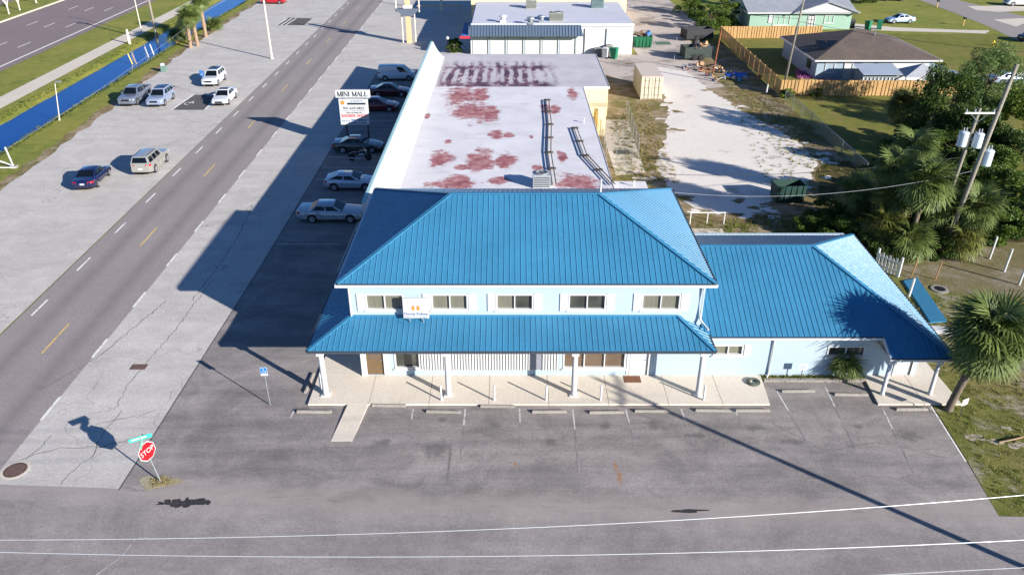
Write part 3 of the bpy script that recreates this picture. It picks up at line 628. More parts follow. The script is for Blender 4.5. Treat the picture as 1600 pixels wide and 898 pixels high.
# ---------------------------------------------------------------- pavements at the building
sw_ = sheet('sidewalk', [(-10.5, 32.72), (13.3, 32.72), (13.5, 35.2), (-7.9, 35.2), (-7.9, 47.4), (-10.5, 47.4)], 0.06, CONCP, 'pale concrete sidewalk slab under the porch', 'sidewalk', thick=.06)
xs = [-10.55, -7.4, -4.3, -1.2, 1.9, 5.0, 8.1, 10.9, 13.33]
for a, b in zip(xs, xs[1:]):
    MB().prism([(a + .012, 32.68), (b - .012, 32.68), (b - .012 + (.22 if b > 13 else 0), 35.24), (a + .012, 35.24)], .0, .1).build('slab', SLAB, sw_)
for y in (35.26, 39.3, 43.4): MB().prism([(-10.55, y), (-8.06, y), (-8.06, y + 4.0), (-10.55, y + 4.0)], .0, .1).build('slab', SLAB, sw_)
rp = MB(); a = G(535, 632); rp.add([(-8.45, 32.9, .101), (-7.4, 32.9, .101), (-7.75, 29.85, .012), (-8.8, 29.85, .012), (-8.45, 32.9, 0), (-7.4, 32.9, 0), (-7.75, 29.85, 0), (-8.8, 29.85, 0)], [(0, 1, 2, 3), (4, 5, 1, 0), (5, 6, 2, 1), (6, 7, 3, 2), (7, 4, 0, 3)])
tag(rp.build('ramp', SLAB), 'pale concrete wheelchair ramp sloping from the porch to the lot', 'ramp', None, 'structure')
s2 = sheet('sidewalk', [(18.98, 32.75), (23.2, 32.75), (23.1, 37.2), (22.1, 37.2), (21.9, 35.2), (19.2, 35.2)], 0.06, CONCP, 'concrete slab under the wing portico by the palm', 'sidewalk', thick=.06)
MB().prism([(18.93, 32.7), (21.3, 32.7), (21.35, 35.24), (19.12, 35.24)], 0, .1).build('slab', SLAB, s2); MB().prism([(21.33, 32.7), (23.23, 32.7), (23.12, 37.2), (21.95, 37.2), (21.92, 35.24), (21.38, 35.24)], 0, .1).build('slab', SLAB, s2)
kb = MB().prism([(13.6, 34.72), (19.05, 34.72), (19.07, 34.9), (13.6, 34.9)], 0, .14).build('kerb', CONCP); tag(kb, 'grey concrete kerb edging the planting bed by the wing wall', 'kerb', None, 'structure')
sheet('planting_bed', [(13.6, 34.9), (19.05, 34.9), (19.1, 35.24), (13.6, 35.24)], .05, m_grass('bed_soil', S(86, 80, 40), S(120, 100, 70), S(110, 88, 66), .5), 'narrow weedy planting bed along the pale blue wing wall', 'planting bed', thick=.05)
# ---------------------------------------------------------------- wheel stops, bollards, small things by the porch
stops = [(-10.1, 32.1, 'single concrete wheel stop left of the wheelchair ramp'), (-6.35, 32.62, 'first concrete wheel stop on the porch side of the wheelchair ramp'), (-3.5, 32.1, 'concrete wheel stop in front of the first slatted bay'), (-.75, 32.55, 'concrete wheel stop between the second porch column and slatted bay'),
         (1.9, 32.1, 'concrete wheel stop in front of the slat screen end'), (4.82, 32.05, 'concrete wheel stop in front of the display window'), (7.15, 32.15, 'concrete wheel stop in front of the brown doormat'), (10.25, 32.2, 'concrete wheel stop in front of the fourth porch column'), (12.3, 32.2, 'concrete wheel stop at the sidewalk end near the garden hose'),
         (15.15, 33.85, 'concrete wheel stop beside the planting bed weeds'), (17.85, 33.55, 'concrete wheel stop in front of the potted fan palm bush'), (20.55, 32.3, 'concrete wheel stop in front of the wing portico columns')]
st0 = None
for i, (x, y, lb) in enumerate(stops):
    if not st0:
        m = MB(); m.hexa([(-.9, -.09, 0), (.9, -.09, 0), (.9, .09, 0), (-.9, .09, 0)], [(-.87, -.05, .13), (.87, -.05, .13), (.87, .05, .13), (-.87, .05, .13)]); st0 = m.build('wheel_stop', CONCP, bevel=.012); o = st0
    else: o = st0.copy(); COL.objects.link(o)
    o.location = (x, y, .003); o.rotation_euler = (0, 0, random.uniform(-.025, .025)); tag(o, lb, 'wheel stop', 'concrete wheel stops along the porch')
o = st0.copy(); COL.objects.link(o); o.location = (-10.9, 34.6, .003); o.rotation_euler = (0, 0, R(88)); tag(o, 'concrete wheel stop lying lengthwise by the left end of the porch', 'wheel stop', 'concrete wheel stops along the porch')
PVC = plain('white_pvc', S(198, 198, 196), .45, 0, .04)
bl = [(-10.15, 34.0, 'white post bollard at the left porch corner column'), (-3.67, 33.0, 'white post bollard beside the second porch column'), (-.93, 33.0, 'white post bollard in front of the slat screen middle'), (1.77, 33.0, 'white post bollard in front of the slat screen end'), (4.6, 33.0, 'white post bollard in front of the display window'), (9.96, 33.0, 'white post bollard beside the fourth porch column')]
b0 = None
for x, y, lb in bl:
    if not b0: b0 = MB().lathe([(.055, .09), (.055, .98), (.045, 1.02), (.01, 1.03)], n=12).build('bollard', PVC, None, False, False); o = b0
    else: o = b0.copy(); COL.objects.link(o)
    o.location = (x, y, 0); o.rotation_euler = (0, R(random.uniform(-1.5, 1.5)), 0); tag(o, lb, 'bollard', 'white bollards on the porch sidewalk')
tag(MB().box(6.05, 6.95, 34.55, 35.15, .101, .118).build('doormat', plain('brown_mat', S(112, 74, 52), .95, 0, .15, 20)), 'brown doormat in front of the white door', 'doormat')
m = MB()
for q in range(4):
    for zz in range(2):
        r_ = .2 + q * .05; m.path([(12.95 + r_ * math.cos(a * .2618), 34.55 + r_ * math.sin(a * .2618), .125 + zz * .045) for a in range(25)], .024, 6, False)
tag(m.build('garden_hose', plain('dark_hose', S(86, 92, 84), .6, 0, .15), smooth=True), 'coiled dark garden hose at the end of the porch sidewalk', 'hose')
# ---------------------------------------------------------------- signs
RED = plain('red_sign_face', S(206, 16, 28), .4, 0, .03); SGREEN = plain('green_sign_face', S(60, 190, 160), .4, 0, .05); SBLUE = plain('blue_sign_face', S(20, 110, 190), .4, 0, .03)
def octo(r): return [(r * math.cos(R(22.5 + 45 * i)), r * math.sin(R(22.5 + 45 * i))) for i in range(8)]
bx, by = G(251, 752)
st = thing('stop_sign', 'red octagonal stop sign with green street name blades on a steel post', 'stop sign', (bx, by, 0), 0)
st.rotation_euler = (Matrix.Rotation(-.13, 3, 'Y') @ Matrix.Rotation(R(67), 3, 'Z')).to_euler()
# sign faces local -Y
tx = -.02
MB().path([(0, 0, -.02), (tx, 0, 2.62)], .035, 8).build('post', STEEL, st)
MB().extr([(x + tx, -.052, 1.82 + z) for x, z in octo(.47)], (0, .012, 0)).build('sign_border', WHITE, st)
MB().extr([(x + tx, -.060, 1.82 + z) for x, z in octo(.435)], (0, .007, 0)).build('sign_face', RED, st)
text_on('lettering', 'STOP', .34, WHITE, st, (0, 0, 0), (R(90), 0, 0), .9, .003).location = (tx, -.066, 1.82)
for zz, rz in ((2.36, 40), (2.56, -48)):
    b = MB().box(-.48, .48, -.008, .008, -.1, .1).build('street_name_blade', SGREEN, st); b.location = (tx, 0, zz); b.rotation_euler = (0, 0, R(rz))
    MB().box(-.4, .3, -.0105, .0105, -.04, .05).build('blade_print', WHITE, b) if False else None
    MB().box(-.38, .26, -.0105, -.008, -.03, .04).build('blade_print', WHITE, b)
    MB().box(-.05, .05, -.03, .03, -.12, -.1).build('bracket', STEEL, b)
blob('gravel_patch', (bx - .1, by - .05), .72, .5, m_grass('gravel_weeds', S(110, 104, 62), S(150, 140, 112), S(168, 158, 140), .5), .014, 'weedy gravel patch around the stop sign post', 4, None, 30, .35, 'gravel')
bx, by = G(422, 632)
ad = thing('disabled_parking_sign', 'small blue disabled parking sign on a thin steel post in the front lot', 'sign', (bx, by, 0), R(6))
MB().path([(0, 0, -.02), (0, 0, 2.35)], .028, 8).build('post', STEEL, ad); MB().box(-.17, .17, -.045, -.035, 1.86, 2.36).build('sign_plate', WHITE, ad); MB().box(-.155, .155, -.052, -.044, 1.99, 2.34).build('sign_face', SBLUE, ad)
def wheelchair(parent, cx, cz, s, y):
    m = MB(); pts = [(cx - .02 * s + .3 * s * math.cos(a), y, cz - .2 * s + .3 * s * math.sin(a)) for a in [R(150 + q * 20) for q in range(13)]]
    m.path(pts, .045 * s, 5); m.path([(cx - .05 * s, y, cz + .3 * s), (cx, y, cz - .05 * s), (cx + .25 * s, y, cz - .05 * s), (cx + .35 * s, y, cz - .4 * s)], .05 * s, 5); m.lathe([(.01, -.02 * s), (.09 * s, -.02 * s), (.09 * s, .02 * s), (.01, .02 * s)], (cx - .07 * s, y, cz + .45 * s), 10, 'Y'); m.build('symbol', WHITE, parent)
wheelchair(ad, 0, 2.16, .26, -.056)
bx, by = G(310, 150) if False else G(322, 150)
ad2 = thing('disabled_parking_sign', 'blue disabled parking sign on a post beside the dark bay patch', 'sign', (bx, by, 0), R(-12))
MB().path([(0, 0, -.02), (0, 0, 2.9)], .03, 8).build('post', STEEL, ad2); MB().box(-.28, .28, -.045, -.035, 2.3, 2.95).build('sign_face', SBLUE, ad2); wheelchair(ad2, 0, 2.62, .4, -.05)
def yardsign(px, py, h, lb, rz=0, tilt=0):
    bx, by = G(px, py); o = thing('yard_sign', lb, 'sign', (bx, by, 0), R(rz))
    MB().path([(0, 0, -.02), (0, 0, h)], .022, 6).build('post', plain('dark_post', S(70, 72, 74), .6, .3), o)
    MB().box(-.22, .22, -.03, -.018, h - .32, h + .06).build('sign_face', PVC, o)
    for q in range(3): MB().box(-.16, .16, -.034, -.029, h - .22 + q * .08, h - .19 + q * .08).build('print_line', GREYP, o)
    return o
yardsign(1250, 596, 1.1, 'little white sign on a dark post in the planting bed by the wing wall', 0)
yardsign(1497, 658, 1.35, 'small white sign on a post in the grass below the palm', 25)
# ---------------------------------------------------------------- mall pylon sign
MYX, MY = -15.75, 73.5
ms = thing('mall_sign', 'tall white roadside directory sign with serif heading on two dark posts', 'sign', (MYX, MY, 0), 0)
def zf(py): return atY(550, py, MY)[1]
def xf(px, py): return atY(px, py, MY)[0]
W1 = (xf(524, 147), xf(578, 147)); zt, zm, zb_ = zf(140.5), zf(152.5), zf(194.5)
W2 = (xf(531, 175) , xf(576, 175))
pn = MB().box(W1[0], W1[1], MY - .15, MY + .15, zm, zt).build('header_panel', WHITE, ms, True, bevel=.02); pn2 = MB().box(W2[0], W2[1], MY - .12, MY + .12, zb_, zm - .12).build('tenant_panel', WHITE, ms, True, bevel=.02)
for x in (W2[0] + .5, W2[1] - .18): MB().box(x - .07, x + .07, MY - .07, MY + .07, 0, zt - .05).build('post', plain('dark_post', S(50, 52, 56), .6, .3), ms, True)
BLK = plain('black_print', S(28, 40, 52), .6, 0, .03); REDP = plain('red_print', S(214, 40, 60), .6, 0, .04)
hc = (zm + zt) / 2; hh = (zt - zm) * .58; cw = (W1[1] - W1[0]) * .88; xx = (W1[0] + W1[1]) / 2 - cw / 2
def serif(ch, x, w_, m):
    z0, z1 = hc - hh / 2, hc + hh / 2; y = MY - .155; tk, tn, sf = .21 * hh, .09 * hh, .08 * hh
    def st_(xa, za, xb, zb2, t_): m.extr([(xa - t_ / 2, y, za), (xa + t_ / 2, y, za), (xb + t_ / 2, y, zb2), (xb - t_ / 2, y, zb2)], (0, -.012, 0))
    def se(x_, z_, l=.14): m.box(x_ - l * hh, x_ + l * hh, y - .013, y, z_ - sf / 2, z_ + sf / 2)
    l, r_ = x + w_ * .12, x + w_ * .88; c = x + w_ / 2
    if ch == 'M': st_(l, z0, l, z1, tn); st_(r_, z0, r_, z1, tk); st_(l, z1, c, z0, tk); st_(c, z0, r_, z1, tn); [se(a, b) for a, b in ((l, z0), (r_, z0), (l, z1), (r_, z1))]
    if ch == 'I': st_(c, z0, c, z1, tk); se(c, z0); se(c, z1)
    if ch == 'N': st_(l, z0, l, z1, tn); st_(r_, z0, r_, z1, tn); st_(l, z1, r_, z0, tk); se(l, z0); se(r_, z1); se(l, z1)
    if ch == 'A': st_(l, z0, c, z1, tn); st_(c, z1, r_, z0, tk); se(l, z0); se(r_, z0); m.box(x + w_ * .28, x + w_ * .72, y - .011, y, z0 + hh * .3, z0 + hh * .37)
    if ch == 'L': st_(l + w_ * .1, z0, l + w_ * .1, z1, tk); se(l + w_ * .1, z1); m.box(l, r_, y - .0125, y, z0 - sf / 2, z0 + sf / 2); m.box(r_ - .04, r_, y - .0125, y, z0, z0 + hh * .25)
ws = {'M': 1.25, 'I': .55, 'N': 1.1, ' ': .6, 'A': 1.1, 'L': .95}; tot = sum(ws[c] for c in 'MINI MALL')
for ch in 'MINI MALL':
    w_ = ws[ch] / tot * cw
    if ch != ' ': m = MB(); serif(ch, xx, w_, m); m.build('lettering', BLK, ms, True)
    xx += w_
H2 = zm - .12 - zb_; XL, XW = W2[0], W2[1] - W2[0]; yy = MY - .125
def prow(txt, f, size, mat, sx=1, cx=.5): text_on('lettering', txt, size, mat, ms, (XL + XW * cx, yy - .004, zb_ + H2 * f), (R(90), 0, 0), sx, .003, .022)
def pbars(f, cx, wd, h, mat, n):   # print too small to read: short dashes of ink
    r_ = random.Random(int(f * 1000)); x = XL + XW * (cx - wd / 2); s_ = XW * wd / n
    for i in range(n):
        w_ = s_ * r_.uniform(.55, .85); MB().box(x + i * s_, x + i * s_ + w_, yy - .007, yy - .001, zb_ + H2 * f - h * r_.uniform(.4, .5), zb_ + H2 * f + h * r_.uniform(.4, .5)).build('print_dash', mat, ms, True)
MB().lathe([(.01, -.004), (.2, -.004), (.2, .004), (.01, .004)], (XL + XW * .13, yy - .006, zb_ + H2 * .86), 16, 'Y').build('emblem', ORNG, ms, True)
prow("JOSEPH'S", .92, .26, GREYP, 1.15, .62); MB().box(XL + XW * .29, XL + XW * .93, yy - .008, yy - .001, zb_ + H2 * .785, zb_ + H2 * .855).build('black_band', BLK, ms, True); prow('DELI', .82, .17, WHITE, 1.2, .62)
for o in ms.children:
    pass
ms.children[-1].location.y -= .008
prow('941-629-0822', .645, .32, BLK, 1.12); pbars(.555, .5, .8, .07, GREYP, 14); prow('FREE ESTIMATES', .47, .19, BLK, 1.1)
MB().box(XL + .06, XL + XW - .06, yy - .006, yy - .001, zb_ + H2 * .29, zb_ + H2 * .415).build('red_rule', REDP, ms, True) if False else None
prow('BARBER SHOP', .35, .39, REDP, 1.0); pbars(.15, .2, .3, .13, GREYP, 4); pbars(.185, .66, .56, .15, NAVY, 7); pbars(.075, .6, .64, .14, NAVY, 9)

# ---------------------------------------------------------------- flat-roofed mall
def m_membrane():
    t = NT('stained_white_membrane'); p = t.pos()
    base = t.ramp(t.noise(p, 0.3, 6, .65), (.3, S(196, 193, 196)), (.7, S(214, 212, 214)))
    dirt = t.val(t.noise(t.pos('world', (.35, 1.4, 1)), .8, 6, .7), .56, .72, 0, .5)
    c = t.mix(dirt, base, S(158, 148, 146))
    # worn pink-brown spots where the coating has gone, at measured places
    warp = t.noise(p, .55, 6, .72)
    spots = [(685, 250, 1.1, 1.5), (752, 252, 1.25, 2.1), (790, 250, 1.0, 1.6), (712, 286, 1.9, 1.3), (777, 212, .75, 1.1), (793, 212, .6, .7), (735, 175, 2.0, 2.6), (768, 177, 1.0, 1.9), (718, 150, 1.6, 2.6), (752, 148, 1.0, 2.2), (894, 147, .6, 1.7), (852, 170, .7, 1.4), (866, 171, .6, 1.2), (878, 245, .5, 1.0), (840, 262, .5, .5), (900, 287, 1.7, 1.4), (659, 163, .6, 1.3), (782, 282, 1.0, .6), (700, 222, .4, .5), (668, 182, .35, .9), (930, 160, .5, .6), (830, 215, .3, .4), (720, 262, .6, .5)]
    acc = None
    for px, py, rx, ry in spots:
        x, y = G(px, py, 3.2)
        v = t.n('ShaderNodeVectorMath', operation='SUBTRACT'); t.l(p, v.inputs[0]); v.inputs[1].default_value = (x, y, 3.2)
        s_ = t.n('ShaderNodeVectorMath', operation='MULTIPLY'); t.l(v.outputs[0], s_.inputs[0]); s_.inputs[1].default_value = (1 / rx, .68 / ry, 0)
        ln = t.n('ShaderNodeVectorMath', operation='LENGTH'); t.l(s_.outputs[0], ln.inputs[0])
        if acc is None: acc = ln.outputs['Value']
        else:
            mn = t.n('ShaderNodeMath', operation='MINIMUM'); t.l(acc, mn.inputs[0]); t.l(ln.outputs['Value'], mn.inputs[1]); acc = mn.outputs[0]
    ad_ = t.n('ShaderNodeMath', operation='ADD'); t.l(acc, ad_.inputs[0]); t.l(t.val(warp, .3, .7, -.5, .65), ad_.inputs[1])
    f = t.val(ad_.outputs[0], 1.06, .72, 0, 1)
    tone = t.ramp(t.noise(p, 1.3, 5, .7), (.28, S(104, 56, 64)), (.46, S(150, 90, 92)), (.66, S(182, 144, 142)), (.8, S(200, 180, 178)))
    c = t.mix(f, c, tone)
    return t.fin(c, .75)
MEMB = m_membrane()
def m_far():
    t = NT('purple_stained_membrane'); p = t.pos()
    base = t.ramp(t.noise(p, .3, 6, .65), (.3, S(176, 170, 172)), (.7, S(196, 191, 193)))
    sp = t.n('ShaderNodeSeparateXYZ'); t.l(p, sp.inputs[0])
    band = t.val(sp.outputs[1], 96.0, 92.5, 0, 1)
    right = t.val(sp.outputs[0], 5.5, 2.5, 0, 1); left = t.val(sp.outputs[0], -8.2, -7.6, 0, 1)
    wv = t.n('ShaderNodeTexWave', wave_type='BANDS', bands_direction='X'); wv.inputs['Scale'].default_value = .30; wv.inputs['Distortion'].default_value = 5.0; wv.inputs['Detail'].default_value = 4; wv.inputs['Detail Scale'].default_value = .6; t.l(p, wv.inputs['Vector'])
    nz = t.noise(t.pos('world', (1, .55, 1)), .75, 6, .7)
    rowm = t.n('ShaderNodeMath', operation='MAXIMUM'); near = t.val(sp.outputs[1], 86.2, 84.4, 0, 1.2)
    rd = t.n('ShaderNodeMath', operation='SUBTRACT', i1=92.3); t.l(sp.outputs[1], rd.inputs[0]); ra_ = t.n('ShaderNodeMath', operation='ABSOLUTE'); t.l(rd.outputs[0], ra_.inputs[0]); row = t.val(ra_.outputs[0], 1.3, .2, 0, 1.1)
    t.l(near, rowm.inputs[0]); t.l(row, rowm.inputs[1]); r2 = t.n('ShaderNodeMath', operation='MAXIMUM'); t.l(rowm.outputs[0], r2.inputs[0]); t.l(t.val(wv.outputs[1], .25, .7, .1, 1.1), r2.inputs[1])
    a = t.n('ShaderNodeMath', operation='MULTIPLY'); t.l(r2.outputs[0], a.inputs[0]); t.l(t.val(nz, .38, .56, 0, 1.4), a.inputs[1])
    b = t.n('ShaderNodeMath', operation='MULTIPLY'); t.l(a.outputs[0], b.inputs[0]); t.l(band, b.inputs[1])
    c_ = t.n('ShaderNodeMath', operation='MULTIPLY', use_clamp=True); t.l(b.outputs[0], c_.inputs[0]); t.l(right, c_.inputs[1])
    d_ = t.n('ShaderNodeMath', operation='MULTIPLY', use_clamp=True); t.l(c_.outputs[0], d_.inputs[0]); t.l(left, d_.inputs[1])
    c = t.mix(d_.outputs[0], base, t.ramp(nz, (.35, S(140, 96, 104)), (.6, S(74, 50, 70))))
    return t.fin(c, .7)
MEMF = m_far(); YEL = plain('pale_yellow_stucco', S(226, 206, 158), .9, 0, .06, 1, bump=.1, space='world')
mall = thing('mall_building', 'long flat-roofed mall with white stained roof and curved white parapet', 'building', (-1, 66, 0))
RZ3 = 3.2; FY = 83.6; FE = 99.2
MB().box(-9.3, 7.45, 47.55, FY - .02, 0, RZ3 - .12).build('wall', YEL, mall, True); MB().box(-9.3, 10.25, FY, FE - .2, 0, RZ3 - .12).build('wall', YEL, mall, True)
MB().box(-9.3, 7.55, 47.52, FY - .06, RZ3 - .119, RZ3 + .03).build('roof', MEMB, mall, True); MB().box(-9.3, 10.35, FY - .05, FE, RZ3 - .119, RZ3).build('roof', MEMF, mall, True)
TRIM = plain('roof_edge_metal', S(206, 202, 200), .6, .1, .08)
m = MB(); m.box(7.552, 7.60, 47.6, FY - .1, RZ3 - .22, RZ3 + .06); m.build('roof_edge', TRIM, mall, True); m = MB(); m.box(10.352, 10.40, FY - .1, FE, RZ3 - .22, RZ3 + .04); m.box(7.62, 10.352, FY - .1, FY - .052, RZ3 - .22, RZ3 + .04); m.build('roof_edge', TRIM, mall, True)
# curved parapet along the street side: concave inner sweep
prof = [(-9.75, 0.0)] if False else []
inner = [(-9.62 + 1.75 * (1 - math.cos(a)), 5.02 - 1.9 * math.sin(a)) for a in [R(q) for q in (0, 8, 18, 30, 42, 54, 66, 78, 90)]]
inner = [(-9.55 + 1.6 * s_ ** 1.0, 3.14 + 1.88 * (1 - s_) ** 2.0) for s_ in [q / 9 for q in range(10)]]
sec = [(-9.78, 2.75), (-9.78, 5.02)] + inner + [(-7.95, 2.75)]
m = MB(); Yn, Yf = 47.55, 97.6
for (x, z) in sec: pass
# far end flares up into the tall curved horn
m.extr([(x, Yn, z) for x, z in sec], (0, Yf - Yn, 0)); m.build('parapet', plain('white_parapet', S(196, 194, 190), .7, 0, .06, .8, space='world'), mall, True)
bar(mall, 'parapet_cap', (-9.72, Yn, 5.04), (-9.72, Yf, 5.04), .2, .05, plain('greenish_cap', S(150, 186, 190), .5, 0, .06))
# canopy and fascia over the shop fronts
MB().box(-10.4, -9.79, 50.5, 97, 2.72, 2.85).build('canopy', plain('grey_canopy', S(120, 130, 140), .7, 0, .08), mall, True)
for j in range(9): MB().path([(-10.3, 51.5 + j * 5.6, 0), (-10.3, 51.5 + j * 5.6, 2.72)], .06, 8).build('canopy_post', WHITE, mall, True)
for j in range(8):
    y = 53 + j * 5.6; MB().box(-9.34, -9.3, y, y + 2.6, .5, 2.4).build('shop_window', GLASS, mall, True); MB().box(-9.34, -9.3, y + 3.1, y + 4.1, .05, 2.3).build('door', BRONZE, mall, True)
sheet('sidewalk', [(-11.9, 47.5), (-9.3, 47.5), (-9.3, 98), (-11.9, 98)], .1, SLAB, 'shaded concrete sidewalk along the mall shop fronts', 'sidewalk', thick=.1)
# lean-to, yellow stub walls
MB().box(7.62, 10.1, 52.4, 56.6, 0, 2.75).build('lean_to_wall', YEL, mall, True); MB().box(7.61, 10.25, 52.3, 56.9, 2.76, 2.9).build('lean_to_roof', plain('white_lean_to', S(216, 212, 210), .7, 0, .05, .6), mall, True)
for (x, y) in ((9.2, 55.9), (6.6, 70.8)):
    z0 = 2.9 if x > 8 else RZ3
    MB().lathe([(.05, z0), (.05, z0 + .3), (.11, z0 + .31), (.11, z0 + .4), (.02, z0 + .45)], (x, y, 0), 10).build('roof_vent', PVC, mall, True)
x, y = G(945, 180); MB().box(8.6, 9.35, 77.0, 77.3, 0, 2.9).build('stub_wall', YEL, mall, True); MB().hexa([(7.62, 78.0, 2.5), (9.6, 78.0, 2.5), (9.6, 79.6, 2.5), (7.62, 79.6, 2.5)], [(7.62, 78.0, 2.62), (9.6, 78.0, 2.62), (9.6, 79.6, 2.62), (7.62, 79.6, 2.62)]).build('door_canopy', YEL, mall, True)
MB().box(8.45, 8.6, 77.3, 79.6, 0, 2.49).build('stub_wall', YEL, mall, True)
# roof-top pieces
def conduit(lb, pts, gap=.28):
    P = [Vector((*G(px, py, RZ3), RZ3 + .22)) for px, py in pts]; o = thing('roof_conduit', lb, 'conduit', tuple(P[0]))
    PIPE = plain('dark_conduit', S(92, 84, 76), .6, .2, .2)
    side = Vector((gap / 2, 0, 0))
    MB().path([p - side for p in P], .045, 6).build('pipe', PIPE, o, True); MB().path([p + side for p in P], .045, 6).build('pipe', PIPE, o, True)
    for a, b in zip(P, P[1:]):
        n = max(1, round((b - a).length / 3.4))
        for i in range(n):
            c = a + (b - a) * i / n; MB().box(c.x - .34, c.x + .34, c.y - .06, c.y + .06, RZ3 + .02, c.z - .03).build('support', PIPE, o, True)
conduit('long pair of dark conduits running along the white mall roof', [(855, 158), (859, 196), (858, 240), (866, 293)])
conduit('bent pair of dark conduits near the right edge of the mall roof', [(898, 202), (914, 245), (958, 292)])
def acunit(lb, c, sx, sy, h, col, fan=True, drum=False):
    o = thing('air_conditioner', lb, 'air conditioner', c); mt = plain('unit_%d' % col[0], S(*col), .55, .3, .12, 5)
    MB().box(-sx / 2, sx / 2, -sy / 2, sy / 2, .0, h).build('casing', mt, o, bevel=.02)
    for q in range(6): MB().box(-sx / 2 + .06, sx / 2 - .06, -sy / 2 - .012, -sy / 2 + .004, .1 + q * (h - .15) / 6, .1 + (q + .5) * (h - .15) / 6).build('louvre', GUT, o)
    if fan:
        MB().lathe([(sx * .36, h), (sx * .36, h + .08), (sx * .3, h + .085), (sx * .3, h + .02)], n=16).build('fan_ring', STEEL, o)
        for q in range(4): b = MB().box(.03, sx * .3, -.05, .05, h + .035, h + .05).build('fan_blade', GUT, o); b.rotation_euler = (0, 0, R(90 * q + 20))
    return o
x, y = G(846, 293, RZ3); acunit('grey boxy ventilator unit with round fan on the mall roof behind the blue ridge', (x, y + .3, RZ3 + .03), 1.3, 1.1, 1.0, (168, 172, 174))
x, y = G(1020, 292); acunit('air-conditioning unit on the ground beside the lean-to roof', (10.85, 56.0, -.01), .9, .9, 1.6, (140, 142, 140)); acunit('low air-conditioning unit behind the lean-to roof', (11.7, 57.3, -.01), .8, .8, 1.4, (152, 154, 150))
# ---------------------------------------------------------------- vehicles
def paint(name, col, metal=.35):
    if name in _M: return _M[name]
    t = NT(name); n = t.noise(t.pos('obj'), 260, 2)
    _M[name] = t.fin(t.ramp(n, (.3, k(col, .94)), (.7, k(col, 1.05))), .32, metal, .5, 1.0); return _M[name]
TYRE = plain('tyre_rubber', S(30, 30, 32), .85, 0, .1); RIM = plain('alloy_rim', S(168, 170, 174), .35, .7, .06); BLACKT = plain('black_trim', S(26, 27, 30), .5, 0, .1)
t = NT('car_glass'); CARGL = t.fin(S(14, 19, 25), .04, 0, .45)
HEADL = plain('headlamp', S(206, 212, 216), .12, .2, .03); TAILL = plain('tail_lamp', S(170, 14, 24), .2, 0, .05); PLATE = plain('number_plate', S(210, 212, 214), .5, 0, .05)
def lerp_prof(pr, x):
    for (a, za), (b, zb) in zip(pr, pr[1:]):
        if a <= x <= b: return za + (zb - za) * (x - a) / (b - a)
    return pr[0][1] if x < pr[0][0] else pr[-1][1]
_cars = {}
SPEC = dict(
    sedan=dict(L=4.75, W=1.82, H=1.45, wb=2.75, r=.33, belt=.92, top=[(-2.38, .80), (-2.25, .98), (-1.5, 1.02), (0, .94), (.95, .93), (2.0, .76), (2.38, .58)], g=(-1.62, -.75, .25, 1.12), nw=2, cap=0),
    coupe=dict(L=4.65, W=1.84, H=1.42, wb=2.8, r=.35, belt=.93, top=[(-2.33, .82), (-2.2, .98), (-1.5, 1.02), (0, .95), (.9, .95), (1.95, .78), (2.33, .58)], g=(-1.85, -.55, .2, 1.05), nw=2, cap=0),
    limo=dict(L=5.25, W=1.9, H=1.43, wb=2.93, r=.34, belt=.92, top=[(-2.62, .88), (-2.5, 1.0), (-1.5, 1.0), (0, .93), (1.0, .92), (2.35, .80), (2.62, .66)], g=(-1.68, -1.05, .2, 1.0), nw=2, cap=0),
    hatch=dict(L=4.25, W=1.79, H=1.40, wb=2.65, r=.34, belt=.95, top=[(-2.12, .80), (-2.0, 1.0), (-1.2, 1.06), (0, .95), (.8, .94), (1.75, .78), (2.12, .58)], g=(-2.0, -1.0, .15, 1.0), nw=2, cap=0),
    suv=dict(L=4.75, W=1.9, H=1.70, wb=2.75, r=.37, belt=1.08, top=[(-2.38, .95), (-2.33, 1.1), (0, 1.06), (.95, 1.08), (2.05, .98), (2.38, .68)], g=(-2.28, -1.75, .35, 1.08), nw=3, cap=0),
    wagon=dict(L=4.7, W=1.88, H=1.76, wb=2.75, r=.38, belt=1.10, top=[(-2.35, .95), (-2.32, 1.1), (0, 1.08), (.85, 1.09), (2.15, 1.02), (2.35, .7)], g=(-2.3, -2.05, .3, .85), nw=3, cap=0),
    pickup=dict(L=5.35, W=1.95, H=1.80, wb=3.25, r=.39, belt=1.15, top=[(-2.68, 1.05), (-2.66, 1.1), (-.9, 1.1), (0, 1.14), (1.1, 1.14), (2.35, 1.06), (2.68, .75)], g=(-.95, -.72, .55, 1.25), nw=2, cap=0, bed=True),
    van=dict(L=4.75, W=1.75, H=1.86, wb=2.95, r=.32, belt=1.1, top=[(-2.38, 1.0), (-2.36, 1.1), (0, 1.08), (1.3, 1.08), (2.1, .98), (2.38, .66)], g=(-2.34, -2.2, .75, 1.75), nw=1, cap=0, cargo=True),
)
